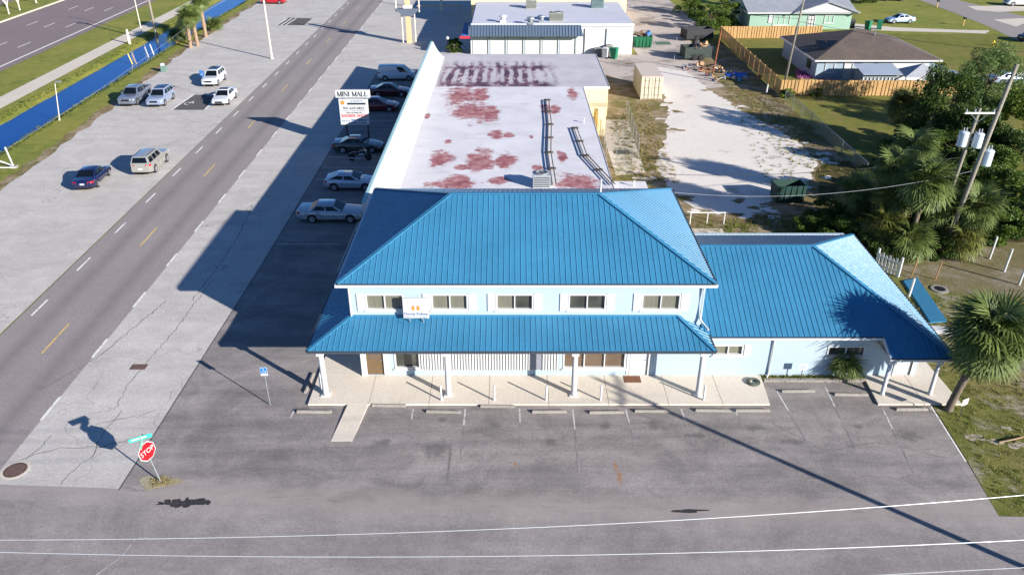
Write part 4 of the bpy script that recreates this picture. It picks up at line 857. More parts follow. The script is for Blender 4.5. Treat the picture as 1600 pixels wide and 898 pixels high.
def make_car(spec, pm, dark_roof=False, detail=True):
    s = SPEC[spec]; L, W, H = s['L'], s['W'], s['H']; hl, hw = L / 2, W / 2; fw, rw = s['wb'] / 2 + .05, -s['wb'] / 2 + .05; r = s['r']; AR = r + .055
    root = bpy.data.objects.new('car', None); COL.objects.link(root); _T[root] = Vector((0, 0, 0)); root.empty_display_size = .3
    xs = set(np.round(np.linspace(-hl, hl, 19), 3))
    for xw in (fw, rw):
        xs = {x for x in xs if abs(x - xw) > AR * 1.08} | {round(xw + AR * q, 3) for q in (-1.06, -1.0, -.94, -.75, -.45, 0, .45, .75, .94, 1.0, 1.06)}
    xs |= {round(a, 3) for a, _ in s['top']} | {-hl + .06, hl - .06}; xs = sorted(x for x in xs if -hl <= x <= hl)
    m = MB(); ring = 0
    for x in xs:
        e = max(0, (abs(x) - (hl - .75)) / .75); w_ = hw * (1 - .17 * e ** 2.2)
        zt = lerp_prof(s['top'], x); zb = .22 + .12 * max(0, (abs(x) - hl + .45) / .45); za = 0
        for xw in (fw, rw):
            if abs(x - xw) < AR: za = max(za, r + math.sqrt(AR * AR - (x - xw) ** 2))
        zl = max(zb + .1, za); zm = max(.62, zl + .03); zm = min(zm, zt - .1)
        h = [(.0, zb), (.70 * w_, zb if not za else max(zb, za - .02)), (.975 * w_, zl), (w_ * 1.0, zm), (.975 * w_, zt - .09), (.90 * w_, zt - .015), (.5 * w_, zt + .018)]
        full = [(x, y, z) for y, z in h] + [(x, 0, zt + .025)] + [(x, -y, z) for y, z in h[:0:-1]]
        ring = len(full); m.v += full
    for i in range(len(xs) - 1):
        for j in range(ring): a = i * ring; m.f.append((a + j, a + (j + 1) % ring, a + ring + (j + 1) % ring, a + ring + j))
    m.f.append(tuple(range(ring))); m.f.append(tuple(range((len(xs) - 1) * ring, len(xs) * ring)))
    body = m.build('body', pm, root, smooth=False)
    me = body.data
    me.polygons.foreach_set('use_smooth', [True] * len(me.polygons)); me.set_sharp_from_angle(angle=R(38))
    MB().box(-hl + .25, hl - .25, -hw * .8, hw * .8, .20, .5).build('underbody', BLACKT, root)
    # cabin
    ga, gb, gc, gd = s['g']; bz = s['belt']; zr = H - .07
    wb_, wt = hw * .90, hw * .70 if not s.get('cargo') else hw * .80
    za_, zd_ = lerp_prof(s['top'], ga) - .03, lerp_prof(s['top'], gd) - .03
    c = MB()
    def ringpts(f):  # bottom f=0 .. roof edge f=1
        return [(ga + (gb - ga) * f, za_ + (zr - za_) * f), (gd + (gc - gd) * f, zd_ + (zr - zd_) * f)]
    rows = []
    xs2 = np.linspace(0, 1, 9)
    def sidept(q, f, sgn, off=0.0):   # q 0..1 rear->front at height fraction f
        (xr_, z0_), (xf_, z1_) = ringpts(f); x = xr_ + (xf_ - xr_) * q; z = z0_ + (z1_ - z0_) * q
        wv = (wb_ + (wt - wb_) * (f ** 1.25)); e = 1 - .05 * (abs(q - .5) * 2) ** 3
        return (x, sgn * (wv * e + off), z)
    V = []
    fs = (0, .35, .7, 1.0)
    for q in xs2:
        st_ = [sidept(q, f, 1) for f in fs]; x, y, z = st_[-1]; cr = .035 + .035 * (1 - (2 * q - 1) ** 2)
        top = [(x, y * .82, z + cr * .75), (x, 0, z + cr)]
        V += st_ + top + [(a, -b, d) for a, b, d in (top[:1] + st_[::-1])]
    n = 11; c.v = V
    for i in range(8):
        for j in range(n - 1): a = i * n; c.f.append((a + j, a + j + 1, a + n + j + 1, a + n + j))
    
    for a in (0, 8 * n): c.f += [(a, a + 1, a + 9, a + 10), (a + 1, a + 2, a + 8, a + 9), (a + 2, a + 3, a + 7, a + 8), (a + 3, a + 4, a + 6, a + 7), (a + 4, a + 5, a + 6)]
    cb = c.build('cabin', pm, root); cb.data.polygons.foreach_set('use_smooth', [True] * len(cb.data.polygons)); cb.data.set_sharp_from_angle(angle=R(32))
    def gl(name, q0, q1, f0, f1, sgn):
        g = MB(); N = 4; top = []; bot = []
        for i in range(N + 1):
            qq = q0 + (q1 - q0) * i / N; bot.append(Vector(sidept(qq, f0, sgn, .008))); top.append(Vector(sidept(qq, f1, sgn, .008)))
        mid = [Vector(sidept(q0 + (q1 - q0) * i / N, (f0 + f1) / 2, sgn, .012)) for i in range(N + 1)]
        g.v = [tuple(p) for p in bot + mid + top]
        for i in range(N):
            for rr_ in (0, N + 1): g.f.append((rr_ + i, rr_ + i + 1, rr_ + N + 2 + i, rr_ + N + 1 + i))
        return g.build(name, CARGL, root, smooth=True)
    for sgn in (1, -1):
        if s.get('cargo'): gl('side_window', .70, .93, .12, .86, sgn)
        else:
            lo, hi = .07, .94; nw = s['nw']
            if s.get('bed'): lo = .1
            for i in range(nw):
                a = lo + (hi - lo) * i / nw; b = lo + (hi - lo) * (i + 1) / nw - .025; gl('side_window', a + .012, b, .14, .86, sgn)
    def endglass(name, q, f0, f1, inset, off):
        g = MB(); N = 6
        for f in (f0, .35, .7, f1):
            for i in range(N + 1):
                u = -1 + 2 * i / N; x, y, z = sidept(q, f, 1); g.v.append((x + off * (1 - .0 * u * u), y * u * inset, z + abs(off) * .5))
        for rr_ in (0, 1, 2):
            for i in range(N): a = rr_ * (N + 1); g.f.append((a + i, a + i + 1, a + N + 2 + i, a + N + 1 + i))
        return g.build(name, CARGL, root, smooth=True)
    endglass('windscreen', 1.0, .08, .93, .90, .012)
    if not s.get('cargo'): endglass('rear_window', 0.0, .22 if spec in ('suv', 'wagon') else .12, .92, .86, -.012)
    if dark_roof:
        g = MB(); cs = []
        for q in (.12, .5, .88):
            x, y, z = sidept(q, 1, 1); cr = .035 + .035 * (1 - (2 * q - 1) ** 2); cs.append([(x, y * .78, z + cr * .78 + .008), (x, 0, z + cr + .01), (x, -y * .78, z + cr * .78 + .008)])
        g.v = sum(cs, []); g.f = [(0, 1, 4, 3), (1, 2, 5, 4), (3, 4, 7, 6), (4, 5, 8, 7)]; g.build('sunroof', CARGL, root)
    # wheels
    for xw in (fw, rw):
        for sgn in (1, -1):
            y0 = sgn * (hw - .21); y1 = sgn * (hw - .01)
            wv = MB().lathe([(r * .6, min(y0, y1)), (r * .96, min(y0, y1) + .01), (r, min(y0, y1) + .04), (r, max(y0, y1) - .04), (r * .96, max(y0, y1) - .01), (r * .6, max(y0, y1))], (xw, 0, r), 20, 'Y').build('wheel', TYRE, root, smooth=False)
            yo = sgn * (hw + .001); rm = MB(); rm.lathe([(.04, -.02), (r * .66, -.02), (r * .66, .0), (r * .58, .004), (.05, -.004)], (xw, yo, r), 18, 'Y'); rm.build('rim', RIM, wv)
            sp = MB()
            for q in range(5):
                a = q * 1.2566 + .3; sp.add([(xw + .12 * r * math.cos(a + 1.57) + .06 * math.cos(a), yo + sgn * .008, r + .12 * r * math.sin(a + 1.57) + .06 * math.sin(a)), (xw + r * .55 * math.cos(a + .3), yo + sgn * .008, r + r * .55 * math.sin(a + .3)), (xw + r * .55 * math.cos(a + .75), yo + sgn * .008, r + r * .55 * math.sin(a + .75))], [(0, 1, 2)])
            sp.build('spoke_gaps', BLACKT, wv)
    # lamps, grille, plates, bumpers, mirrors, handles
    zf_ = lerp_prof(s['top'], hl - .15)
    for sgn in (1, -1):
        MB().hexa([(hl - .42, sgn * hw * .93, zf_ - .10), (hl - .10, sgn * hw * .50, zf_ - .16), (hl - .0, sgn * hw * .50, zf_ - .16), (hl - .19, sgn * hw * .95, zf_ - .13)], [(hl - .42, sgn * hw * .90, zf_ + .03), (hl - .14, sgn * hw * .52, zf_ - .01), (hl - .07, sgn * hw * .50, zf_ - .02), (hl - .24, sgn * hw * .92, zf_ + .0)]).build('headlight', HEADL, root)
        zt_ = lerp_prof(s['top'], -hl + .1) - (.06 if spec not in ('suv', 'wagon', 'van') else .02)
        MB().hexa([(-hl - .006, sgn * hw * .50, zt_ - .16), (-hl + .05, sgn * hw * .845, zt_ - .18), (-hl + .32, sgn * hw * .965, zt_ - .14), (-hl + .2, sgn * hw * .5, zt_ - .16)], [(-hl - .006, sgn * hw * .52, zt_), (-hl + .05, sgn * hw * .84, zt_), (-hl + .28, sgn * hw * .96, zt_), (-hl + .2, sgn * hw * .5, zt_)]).build('tail_light', TAILL, root)
        x, y, z = sidept(.93, .12, sgn); MB().hexa([(x - .05, y, z), (x + .12, y, z), (x + .1, y + sgn * .17, z + .02), (x - .02, y + sgn * .17, z + .02)], [(x - .05, y, z + .11), (x + .1, y, z + .11), (x + .08, y + sgn * .17, z + .13), (x - .02, y + sgn * .17, z + .13)]).build('mirror', pm, root)
        for xh in ((-.35, .55) if spec not in ('van',) else (.6,)): MB().box(xh - .09, xh + .09, sgn * hw * .985 - .012, sgn * hw * .985 + .012, bz - .14, bz - .11).build('door_handle', pm, root)
        for xh in ((-.55, .3, 1.05) if spec not in ('van', 'pickup') else (.3, 1.3)): MB().box(xh - .006, xh + .006, sgn * hw * .994 - .008, sgn * hw * .994 + .006, .42, bz - .1).build('door_gap', BLACKT, root)
    MB().box(hl - .14, hl + .004, -hw * .46, hw * .46, zf_ - .22, zf_ - .04).build('grille', BLACKT, root); MB().box(hl - .14, hl + .006, -hw * .62, hw * .62, .30, .42).build('lower_grille', BLACKT, root)
    MB().box(-hl - .012, -hl + .05, -.17, .17, .62, .74).build('number_plate', PLATE, root); MB().box(-hl - .004, -hl + .1, -hw * .7, hw * .7, .30, .42).build('rear_valance', BLACKT, root)
    if s.get('bed'):
        MB().box(-hl + .1, ga - .12, -hw * .82, hw * .82, 1.135, 1.14).build('bed_floor', plain('bed_liner', S(30, 32, 34), .9), root)
        for sgn in (1, -1): MB().box(-hl + .02, ga - .05, sgn * hw * .90 - .05, sgn * hw * .90 + .05, 1.0, 1.26).build('bed_side', pm, root)
        MB().box(-hl + .005, -hl + .08, -hw * .8, hw * .8, 1.0, 1.26).build('tailgate', pm, root)
    if spec in ('wagon', 'suv'):
        for sgn in (1, -1): 
            a, b = sidept(.15, 1, sgn * .9), sidept(.85, 1, sgn * .9); MB().path([(a[0], a[1], a[2] + .06), (b[0], b[1], b[2] + .06)], .018, 6).build('roof_rail', BLACKT, root)
    return root
def car(lb, cat, spec, pname, pcol, loc, head, group, metal=.35, dark_roof=False, name=None):
    o = make_car(spec, paint(pname, S(*pcol), metal), dark_roof); o.name = name or {'pickup': 'pickup_truck', 'van': 'cargo_van', 'suv': 'parked_suv', 'wagon': 'parked_suv'}.get(spec, 'parked_car')
    o.location = (*loc, .008); o.rotation_euler = (0, 0, R(head)); tag(o, lb, cat, group)
    return o
gl_, gm_, gr_ = 'cars parked on the pale roadside pavement', 'cars parked in the shade beside the mall', 'cars parked by the houses'
def mid(px, py, dz=0): return G(px, py)
car('silver-grey pickup truck with open bed parked by the canal bank', 'pickup truck', 'pickup', 'paint_slate', (112, 120, 134), (-43.2, 89.6), -90, gl_)
car('pale blue-grey SUV parked beside the pickup truck', 'SUV', 'suv', 'paint_bluegrey', (150, 162, 184), (-40.0, 89.0), -88, gl_, dark_roof=True)
car('white SUV parked behind the disabled bay sign', 'SUV', 'suv', 'paint_white', (192, 194, 197), (-36.85, 97.8), -89, gl_, 0, True)
car('white sedan with dark glass roof beside the dark bay patch', 'car', 'sedan', 'paint_white', (214, 216, 218), (-32.9, 89.5), -89, gl_, 0, True)
car('dark navy sedan with red tail lights on the pale pavement', 'car', 'sedan', 'paint_navy', (18, 26, 66), (-36.25, 64.2), 96, gl_, .2)
car('silver boxy SUV with roof rails on the pale pavement', 'SUV', 'wagon', 'paint_champagne', (160, 158, 150), (-32.65, 67.8), 91, gl_)
car('red sedan parked by the grass near the far highway palms', 'car', 'sedan', 'paint_red', (170, 20, 30), G(428, 6), 178, gl_, .1)
car('white cargo van parked in the mall row', 'van', 'van', 'paint_white2', (196, 200, 205), (-14.4, 99.4), 1, gm_, 0)
car('dark maroon sedan parked next to the white cargo van', 'car', 'sedan', 'paint_maroon', (84, 12, 26), (-14.3, 92.0), 0, gm_, .25)
car('dark red sedan parked behind the mall directory sign', 'car', 'sedan', 'paint_maroon2', (110, 10, 24), (-14.9, 86.0), 0, gm_, .25)
car('dark grey-brown sedan parked beside the motorcycle', 'car', 'sedan', 'paint_gunmetal', (66, 66, 66), (-14.7, 72.4), 0, gm_)
car('silver sporty hatchback parked by the mall canopy', 'car', 'hatch', 'paint_silver', (176, 184, 196), (-13.7, 62.9), 0, gm_)
car('long silver luxury sedan with chrome wheels parked in the shade', 'car', 'limo', 'paint_silver2', (160, 166, 172), (-13.95, 56.4), 0, gm_)
car('silver-white sedan parked on the lawn beside the green house driveway', 'car', 'sedan', 'paint_ice', (176, 194, 214), G(1405, 36), 185, gr_)
car('grey-green sedan parked at the end of the wooden fence', 'car', 'sedan', 'paint_greygreen', (104, 114, 118), G(1466, 121), -2, gr_)
car('dark green sedan tucked between the brown-roofed house and the grey-green sedan', 'car', 'sedan', 'paint_darkgreen', (14, 50, 58), G(1448, 113), -3, gr_)
car('white pickup truck parked across the residential street', 'pickup truck', 'pickup', 'paint_white', (226, 228, 230), (G(1592, 9)[0], G(1592, 9)[1]), 178, gr_, 0)
car('black car standing at the edge of the residential street', 'car', 'sedan', 'paint_black', (20, 22, 26), (G(1602, 64)[0] + 1.0, G(1602, 64)[1]), 20, gr_, .2)
car('blue-grey car half hidden behind the tall feathery tree', 'car', 'sedan', 'paint_bluegrey', (158, 170, 190), G(1572, 130), 8, gr_)
car('silver SUV parked beyond the green house lawn', 'SUV', 'suv', 'paint_silver', (176, 184, 196), G(1395, 1), 175, gr_)
# motorcycle
x, y = G(563, 251); mc = thing('motorcycle', 'black and chrome motorcycle parked beside the grey-brown sedan', 'motorcycle', (x, y, .006), R(4))
CHR = plain('chrome', S(190, 194, 198), .15, .9, .05); BLKP = plain('black_enamel', S(18, 18, 22), .25, .2, .05, coat=1)
for xx in (-.75, .78):
    wv = MB(); 
    wv.lathe([(.22, -.06), (.30, -.065), (.32, -.03), (.32, .03), (.30, .065), (.22, .06)], (xx, 0, .32), 20, 'Y'); wv = wv.build('wheel', TYRE, mc); MB().lathe([(.03, -.05), (.2, -.03), (.2, .03), (.03, .05)], (xx, 0, .32), 16, 'Y').build('rim', CHR, wv)
MB().path([(.78, .1, .32), (.5, .1, .95)], .03, 8).build('fork', CHR, mc); MB().path([(.78, -.1, .32), (.5, -.1, .95)], .03, 8).build('fork', CHR, mc)
MB().path([(.3, .42, 1.08), (.46, .3, 1.05), (.5, .0, 1.0), (.46, -.3, 1.05), (.3, -.42, 1.08)], .022, 6).build('handlebar', CHR, mc)
MB().path([(-.05, 0, .78), (.1, 0, .85), (.3, 0, .86), (.42, 0, .80)], [.1, .17, .18, .08], 12).build('fuel_tank', BLKP, mc, smooth=True)
MB().path([(-.85, 0, .72), (-.6, 0, .74), (-.3, 0, .7), (-.05, 0, .74)], [.1, .15, .17, .12], 10).build('saddle', BLKP, mc, smooth=True)
MB().box(-.15, .35, -.16, .16, .25, .65).build('engine', CHR, mc, bevel=.04); MB().path([(.2, -.2, .3), (-.3, -.2, .28), (-.95, -.22, .36)], [.04, .05, .06], 8).build('exhaust', CHR, mc); MB().path([(-.75, .12, .32), (-.1, .12, .45)], .03, 6).build('swing_arm', BLKP, mc)
MB().lathe([(.02, -.08), (.1, -.06), (.11, .06), (.02, .07)], (.6, 0, .92), 12, 'X').build('headlight', HEADL, mc); MB().box(-1.0, -.5, -.09, .09, .66, .71).build('rear_fender', BLKP, mc)
MB().path([(-.1, .12, .3), (-.05, .38, .0)], .015, 6).build('kick_stand', CHR, mc)
# ---------------------------------------------------------------- vegetation
def m_leaf(name, c1, c2, trans=.25, scale=.9):
    t = NT(name); g = t.n('ShaderNodeNewGeometry'); rnd = g.outputs['Random Per Island']
    n = t.noise(g.outputs[0], scale, 3)
    c = t.mix(.5, t.ramp(rnd, (.0, c1), (1., c2)), t.ramp(n, (.3, c1), (.7, c2)))
    m_ = t.fin(c, .55, 0, .35)
    tr = t.n('ShaderNodeBsdfTranslucent'); t.l(c, tr.inputs[0]); mx = t.n('ShaderNodeMixShader'); mx.inputs[0].default_value = trans
    out = [o for o in t.t.nodes if o.type == 'OUTPUT_MATERIAL'][0]; t.l(t.b.outputs[0], mx.inputs[1]); t.l(tr.outputs[0], mx.inputs[2]); t.l(mx.outputs[0], out.inputs[0])
    return m_
PALMG = m_leaf('palm_leaf', S(62, 82, 34), S(122, 134, 72)); PALMY = m_leaf('palm_leaf_yellowish', S(72, 84, 30), S(132, 132, 66)); DEADF = m_leaf('dead_frond', S(110, 84, 54), S(154, 128, 92), .15)
LEAFD = m_leaf('leaf_dark', S(34, 56, 18), S(82, 104, 38)); LEAFM = m_leaf('leaf_mid', S(50, 76, 22), S(108, 130, 48)); LEAFB = m_leaf('leaf_bright', S(66, 92, 24), S(126, 142, 52)); LEAFF = m_leaf('leaf_feathery', S(70, 96, 46), S(122, 144, 80)); WEED = m_leaf('weed_leaf', S(74, 88, 24), S(120, 128, 48)); DRYW = m_leaf('dry_weed', S(120, 104, 62), S(160, 144, 96), .15)
BARK = plain('grey_bark', S(112, 98, 82), .95, 0, .25, 8, bump=.6); PBARK = plain('palm_bark', S(108, 96, 82), .95, 0, .3, 10, bump=.7); OBARK = plain('orange_boot_bark', S(146, 122, 100), .95, 0, .25, 12, bump=.8)
def fan_template(nl=28, spread=300, rad=.95, droop=.25, rs=None):
    """one palmate fan leaf: base at origin, pointing +X, leaflets radiating; returns verts, quads"""
    V = []; Q = []
    for i in range(nl):
        a = R(-spread / 2 + spread * i / (nl - 1)); ln = rad * (.72 + .28 * math.cos(a / 2)) * rs.uniform(.9, 1.08); d = np.array([math.cos(a), math.sin(a), 0]); p = np.array([-d[1], d[0], 0]); w0 = .029 * rad / .95
        fold = .05 * (1 if i % 2 else -1)
        b = d * .10; c = d * ln * .55 + np.array([0, 0, fold * .5 - droop * .16]); e = d * ln + np.array([0, 0, -droop * rs.uniform(.5, 1.25)])
        o = len(V); V += [b - p * w0 * .5, b + p * w0 * .5, c + p * w0 * 1.35, c - p * w0 * 1.35, e + p * w0 * .25, e - p * w0 * .25]; Q += [(o, o + 1, o + 2, o + 3), (o + 3, o + 2, o + 4, o + 5)]
    return np.array(V), np.array(Q)
def rot_to(yaw, pitch, roll):
    cy, sy, cp, sp_, cr, sr = math.cos(yaw), math.sin(yaw), math.cos(pitch), math.sin(pitch), math.cos(roll), math.sin(roll)
    Rz = np.array([[cy, -sy, 0], [sy, cy, 0], [0, 0, 1]]); Ry = np.array([[cp, 0, -sp_], [0, 1, 0], [sp_, 0, cp]]); Rx = np.array([[1, 0, 0], [0, cr, -sr], [0, sr, cr]])
    return Rz @ Ry @ Rx
def palm(name, lb, loc, h, n=55, rad=.95, pet=.85, lean=(0, 0), seed=1, mat=None, bark=None, tr=.16, group=None, dead=10, lowest=-62, cat='palm tree', boots=False):
    rs = random.Random(seed); T = thing(name, lb, cat, loc, 0, group); mat = mat or PALMG
    top = Vector((lean[0], lean[1], h))
    pts = [Vector((lean[0] * q ** 1.25, lean[1] * q ** 1.25, -.15 + (h + .15) * q)) for q in np.linspace(0, 1, 25)]
    MB().path(pts, [tr * (1 + .35 * max(0, 1 - q / 3) ** 2) * (1.05 if q % 2 else .95) for q in range(25)], 12).build('trunk', bark or PBARK, T, smooth=True)
    if boots:
        bm_ = MB()
        for q in range(46):
            f = rs.uniform(.25, 1.0); p = top * f + Vector((0, 0, -.1)); a = rs.uniform(0, 6.28); d = Vector((math.cos(a), math.sin(a), 0)); bm_.path([p + d * tr * .8, p + d * tr * 1.6 + Vector((0, 0, .22))], [.05, .02], 4)
        bm_.build('boots', bark or OBARK, T)['kind'] = 'stuff'
    V = []; Q = []; PT = MB(); no = 0; Vd = []; Qd = []; nd = 0
    tmpl = [fan_template(rs=rs, rad=rad, droop=.18 + .18 * j, spread=270 + 15 * j) for j in range(4)]
    for i in range(n + dead):
        isdead = i >= n; f = (i + .5) / n
        pitch = R(82 - (82 - lowest) * min(1, f) ** .8 + rs.uniform(-9, 9)) if not isdead else R(rs.uniform(-84, -66))
        yaw = i * 2.39996 + rs.uniform(-.25, .25); pl = pet * rs.uniform(.75, 1.15) * (1 if not isdead else .7)
        d = np.array([math.cos(yaw) * math.cos(pitch), math.sin(yaw) * math.cos(pitch), math.sin(pitch)]); b = np.array(top) + d * .1; e = b + d * pl + np.array([0, 0, -.10 * pl * math.cos(pitch)])
        v, q = tmpl[rs.randrange(4)]; M3 = rot_to(yaw, pitch - R(14 if not isdead else 4), rs.uniform(-.5, .5)); v2 = v * (rs.uniform(.8, 1.1) * (.8 if isdead else 1)) @ M3.T + e
        if isdead: Vd.append(v2); Qd.append(q + nd); nd += len(v)
        else: V.append(v2); Q.append(q + no); no += len(v)
        PT.path([tuple(b), tuple(e)], [.022, .012], 4, False)
    if n: fastmesh('crown', np.vstack(V), np.vstack(Q), mat, T)
    PT.build('leaf_stalks', WEED, T)['kind'] = 'stuff'
    if dead: fastmesh('dead_fronds', np.vstack(Vd), np.vstack(Qd), DEADF, T)
    return T
def leaf_cloud(centres, radii, nper, size, rs, flat=.6, elong=1.6):
    """leaf quads in shells of overlapping clumps"""
    P = []
    for c, r in zip(centres, radii):
        u = rs.normal(size=(nper, 3)); u /= np.linalg.norm(u, axis=1)[:, None]; rr = rs.uniform(.45, 1.05, (nper, 1)) ** .6
        P.append(np.array(c) + u * rr * np.array(r))
    P = np.vstack(P); n = len(P)
    a = rs.normal(size=(n, 3)); a /= np.linalg.norm(a, axis=1)[:, None]; b = rs.normal(size=(n, 3)); b[:, 2] *= flat; b -= a * np.sum(a * b, 1)[:, None]; b /= np.linalg.norm(b, axis=1)[:, None]
    s = size * rs.uniform(.55, 1.3, (n, 1)); a *= s * elong / 2; b *= s / 2
    V = np.empty((n * 4, 3)); V[0::4] = P - a; V[1::4] = P + b * .9; V[2::4] = P + a; V[3::4] = P - b * .9
    return V, np.arange(n * 4).reshape(n, 4)
def tree(name, lb, loc, h, rx, ry, mat, seed, nclump=26, nper=170, size=.24, trunk=.16, th=.3, group=None, cat='tree', elong=1.6, stems=1, zmin=.25):
    rs = np.random.default_rng(seed); T = thing(name, lb, cat, loc, 0, group); m = MB(); C = []; RR = []
    for i in range(nclump):
        a = rs.uniform(0, 6.28); f = rs.uniform(0, 1) ** .5; zz = rs.uniform(zmin, 1.0); shrink = math.sqrt(max(.08, 1 - ((zz - .5) / .62) ** 2))
        c = np.array([rx * f * math.cos(a) * shrink, ry * f * math.sin(a) * shrink, h * zz * .9]); C.append(c); q = rs.uniform(.6, 1.15); RR.append((rx * .30 * q, ry * .30 * q, h * .115 * q))
    for st_ in range(stems):
        o = np.array([rs.uniform(-.3, .3), rs.uniform(-.3, .3), 0]) * (stems > 1); top = np.array([rs.uniform(-.2, .2) * rx, rs.uniform(-.2, .2) * ry, h * .6]); m.path([tuple(o + np.array([0, 0, -.15])), tuple(o * .8 + top * .45), tuple(top)], [trunk, trunk * .75, trunk * .4], 8)
        for c in C[st_::stems][:9]: m.path([tuple(top * rs.uniform(.4, .9)), tuple((top + c) / 2 + rs.normal(size=3) * .1), tuple(c)], [trunk * .4, trunk * .25, trunk * .08], 5)
    m.build('trunk', BARK, T, smooth=True); V, Q = leaf_cloud(C, RR, nper, size, rs, elong=elong); V[:, 2] = np.maximum(V[:, 2], .03)
    fastmesh('crown', V, Q, mat, T); return T
gp = 'cabbage palms in the overgrown corner'
# the tall palm by the portico
x, y = G(1481, 640)
palm('cabbage_palm', 'tall leaning cabbage palm growing beside the portico slab', (x, y, 0), 4.5, 84, 1.3, 1.05, (.95, .1), 11, PALMG, tr=.19, dead=14)
x, y = 17.95, 35.08
palm('fan_palm_bush', 'dark little fan palm bush in the planting bed against the wing wall', (x, y, .05), .75, 26, .6, .45, (0, -.05), 5, PALMG, tr=.08, dead=0, lowest=5, cat='palm bush')
big = [(1410, 165, 3.6, 70, 1.2, 'round cabbage palm standing in the lawn behind the wooden fence corner'), (1428, 232, 5.2, 50, 1.15, 'cabbage palm with upright fans beside the chain-link fence'), (1446, 285, 5.4, 60, 1.25, 'large spreading cabbage palm between the fence and the utility poles'), (1378, 346, 2.2, 40, 1.05, 'low fan palm close behind the wing roof'), (1425, 372, 1.7, 42, 1.0, 'low fan palm at the foot of the twin utility poles'), (1530, 325, 3.6, 55, 1.15, 'cabbage palm to the side of the utility poles'), (1500, 372, 1.5, 34, .95, 'stubby fan palm under the transformers pole'), (1345, 300, 3.0, 40, 1.0, 'fan palm rising from bushes beside the green dumpster'), (1470, 318, 3.4, 44, 1.05, 'fan palm in front of the transformers pole'), (1400, 300, 3.8, 44, 1.05, 'fan palm between the large spreading palm and the dumpster bushes'), (1398, 262, 5.6, 40, 1.1, 'slender tall cabbage palm over the chain-link fence end')]
for i, (px, py, h, n, r_, lb) in enumerate(big):
    x, y = G(px, py, h); palm('cabbage_palm', lb, (x, y, 0), h, n, r_, .85, (random.uniform(-.2, .2), random.uniform(-.2, .2)), 30 + i, PALMG if i % 3 else PALMY, tr=.17, group=gp, dead=12 if h > 2 else 4)
# left trio by the canal
for i, (px, py, h, r_, lb) in enumerate(((298, 75, 4.3, 1.0, 'left palm of the trio with orange trunk beside the canal'), (309, 72, 4.6, 1.0, 'middle palm of the trio beside the canal'), (322, 58, 5.6, 1.1, 'tallest palm of the trio beside the canal'))):
    x, y = G(px, py); palm('cabbage_palm', lb, (x, y, 0), h, 40, r_, .8, (random.uniform(-.4, .2), .2), 50 + i, PALMG, OBARK, tr=.26, group='palms by the canal', dead=6, boots=True)
for i, (px, py, lb) in enumerate(((278, 66, 'low saw palmetto clump on the canal bank by the palms'), (334, 48, 'palmetto clump behind the palm trio'), (288, 52, 'palmetto bush leaning over the canal'))):
    x, y = G(px, py); palm('palmetto_bush', lb, (x, y, -.02), .8, 26, 1.0, .8, (0, 0), 70 + i, PALMG, tr=.1, group='palmettos by the canal', dead=2, lowest=0, cat='palm bush')
tg = 'trees and shrubs in the overgrown corner'
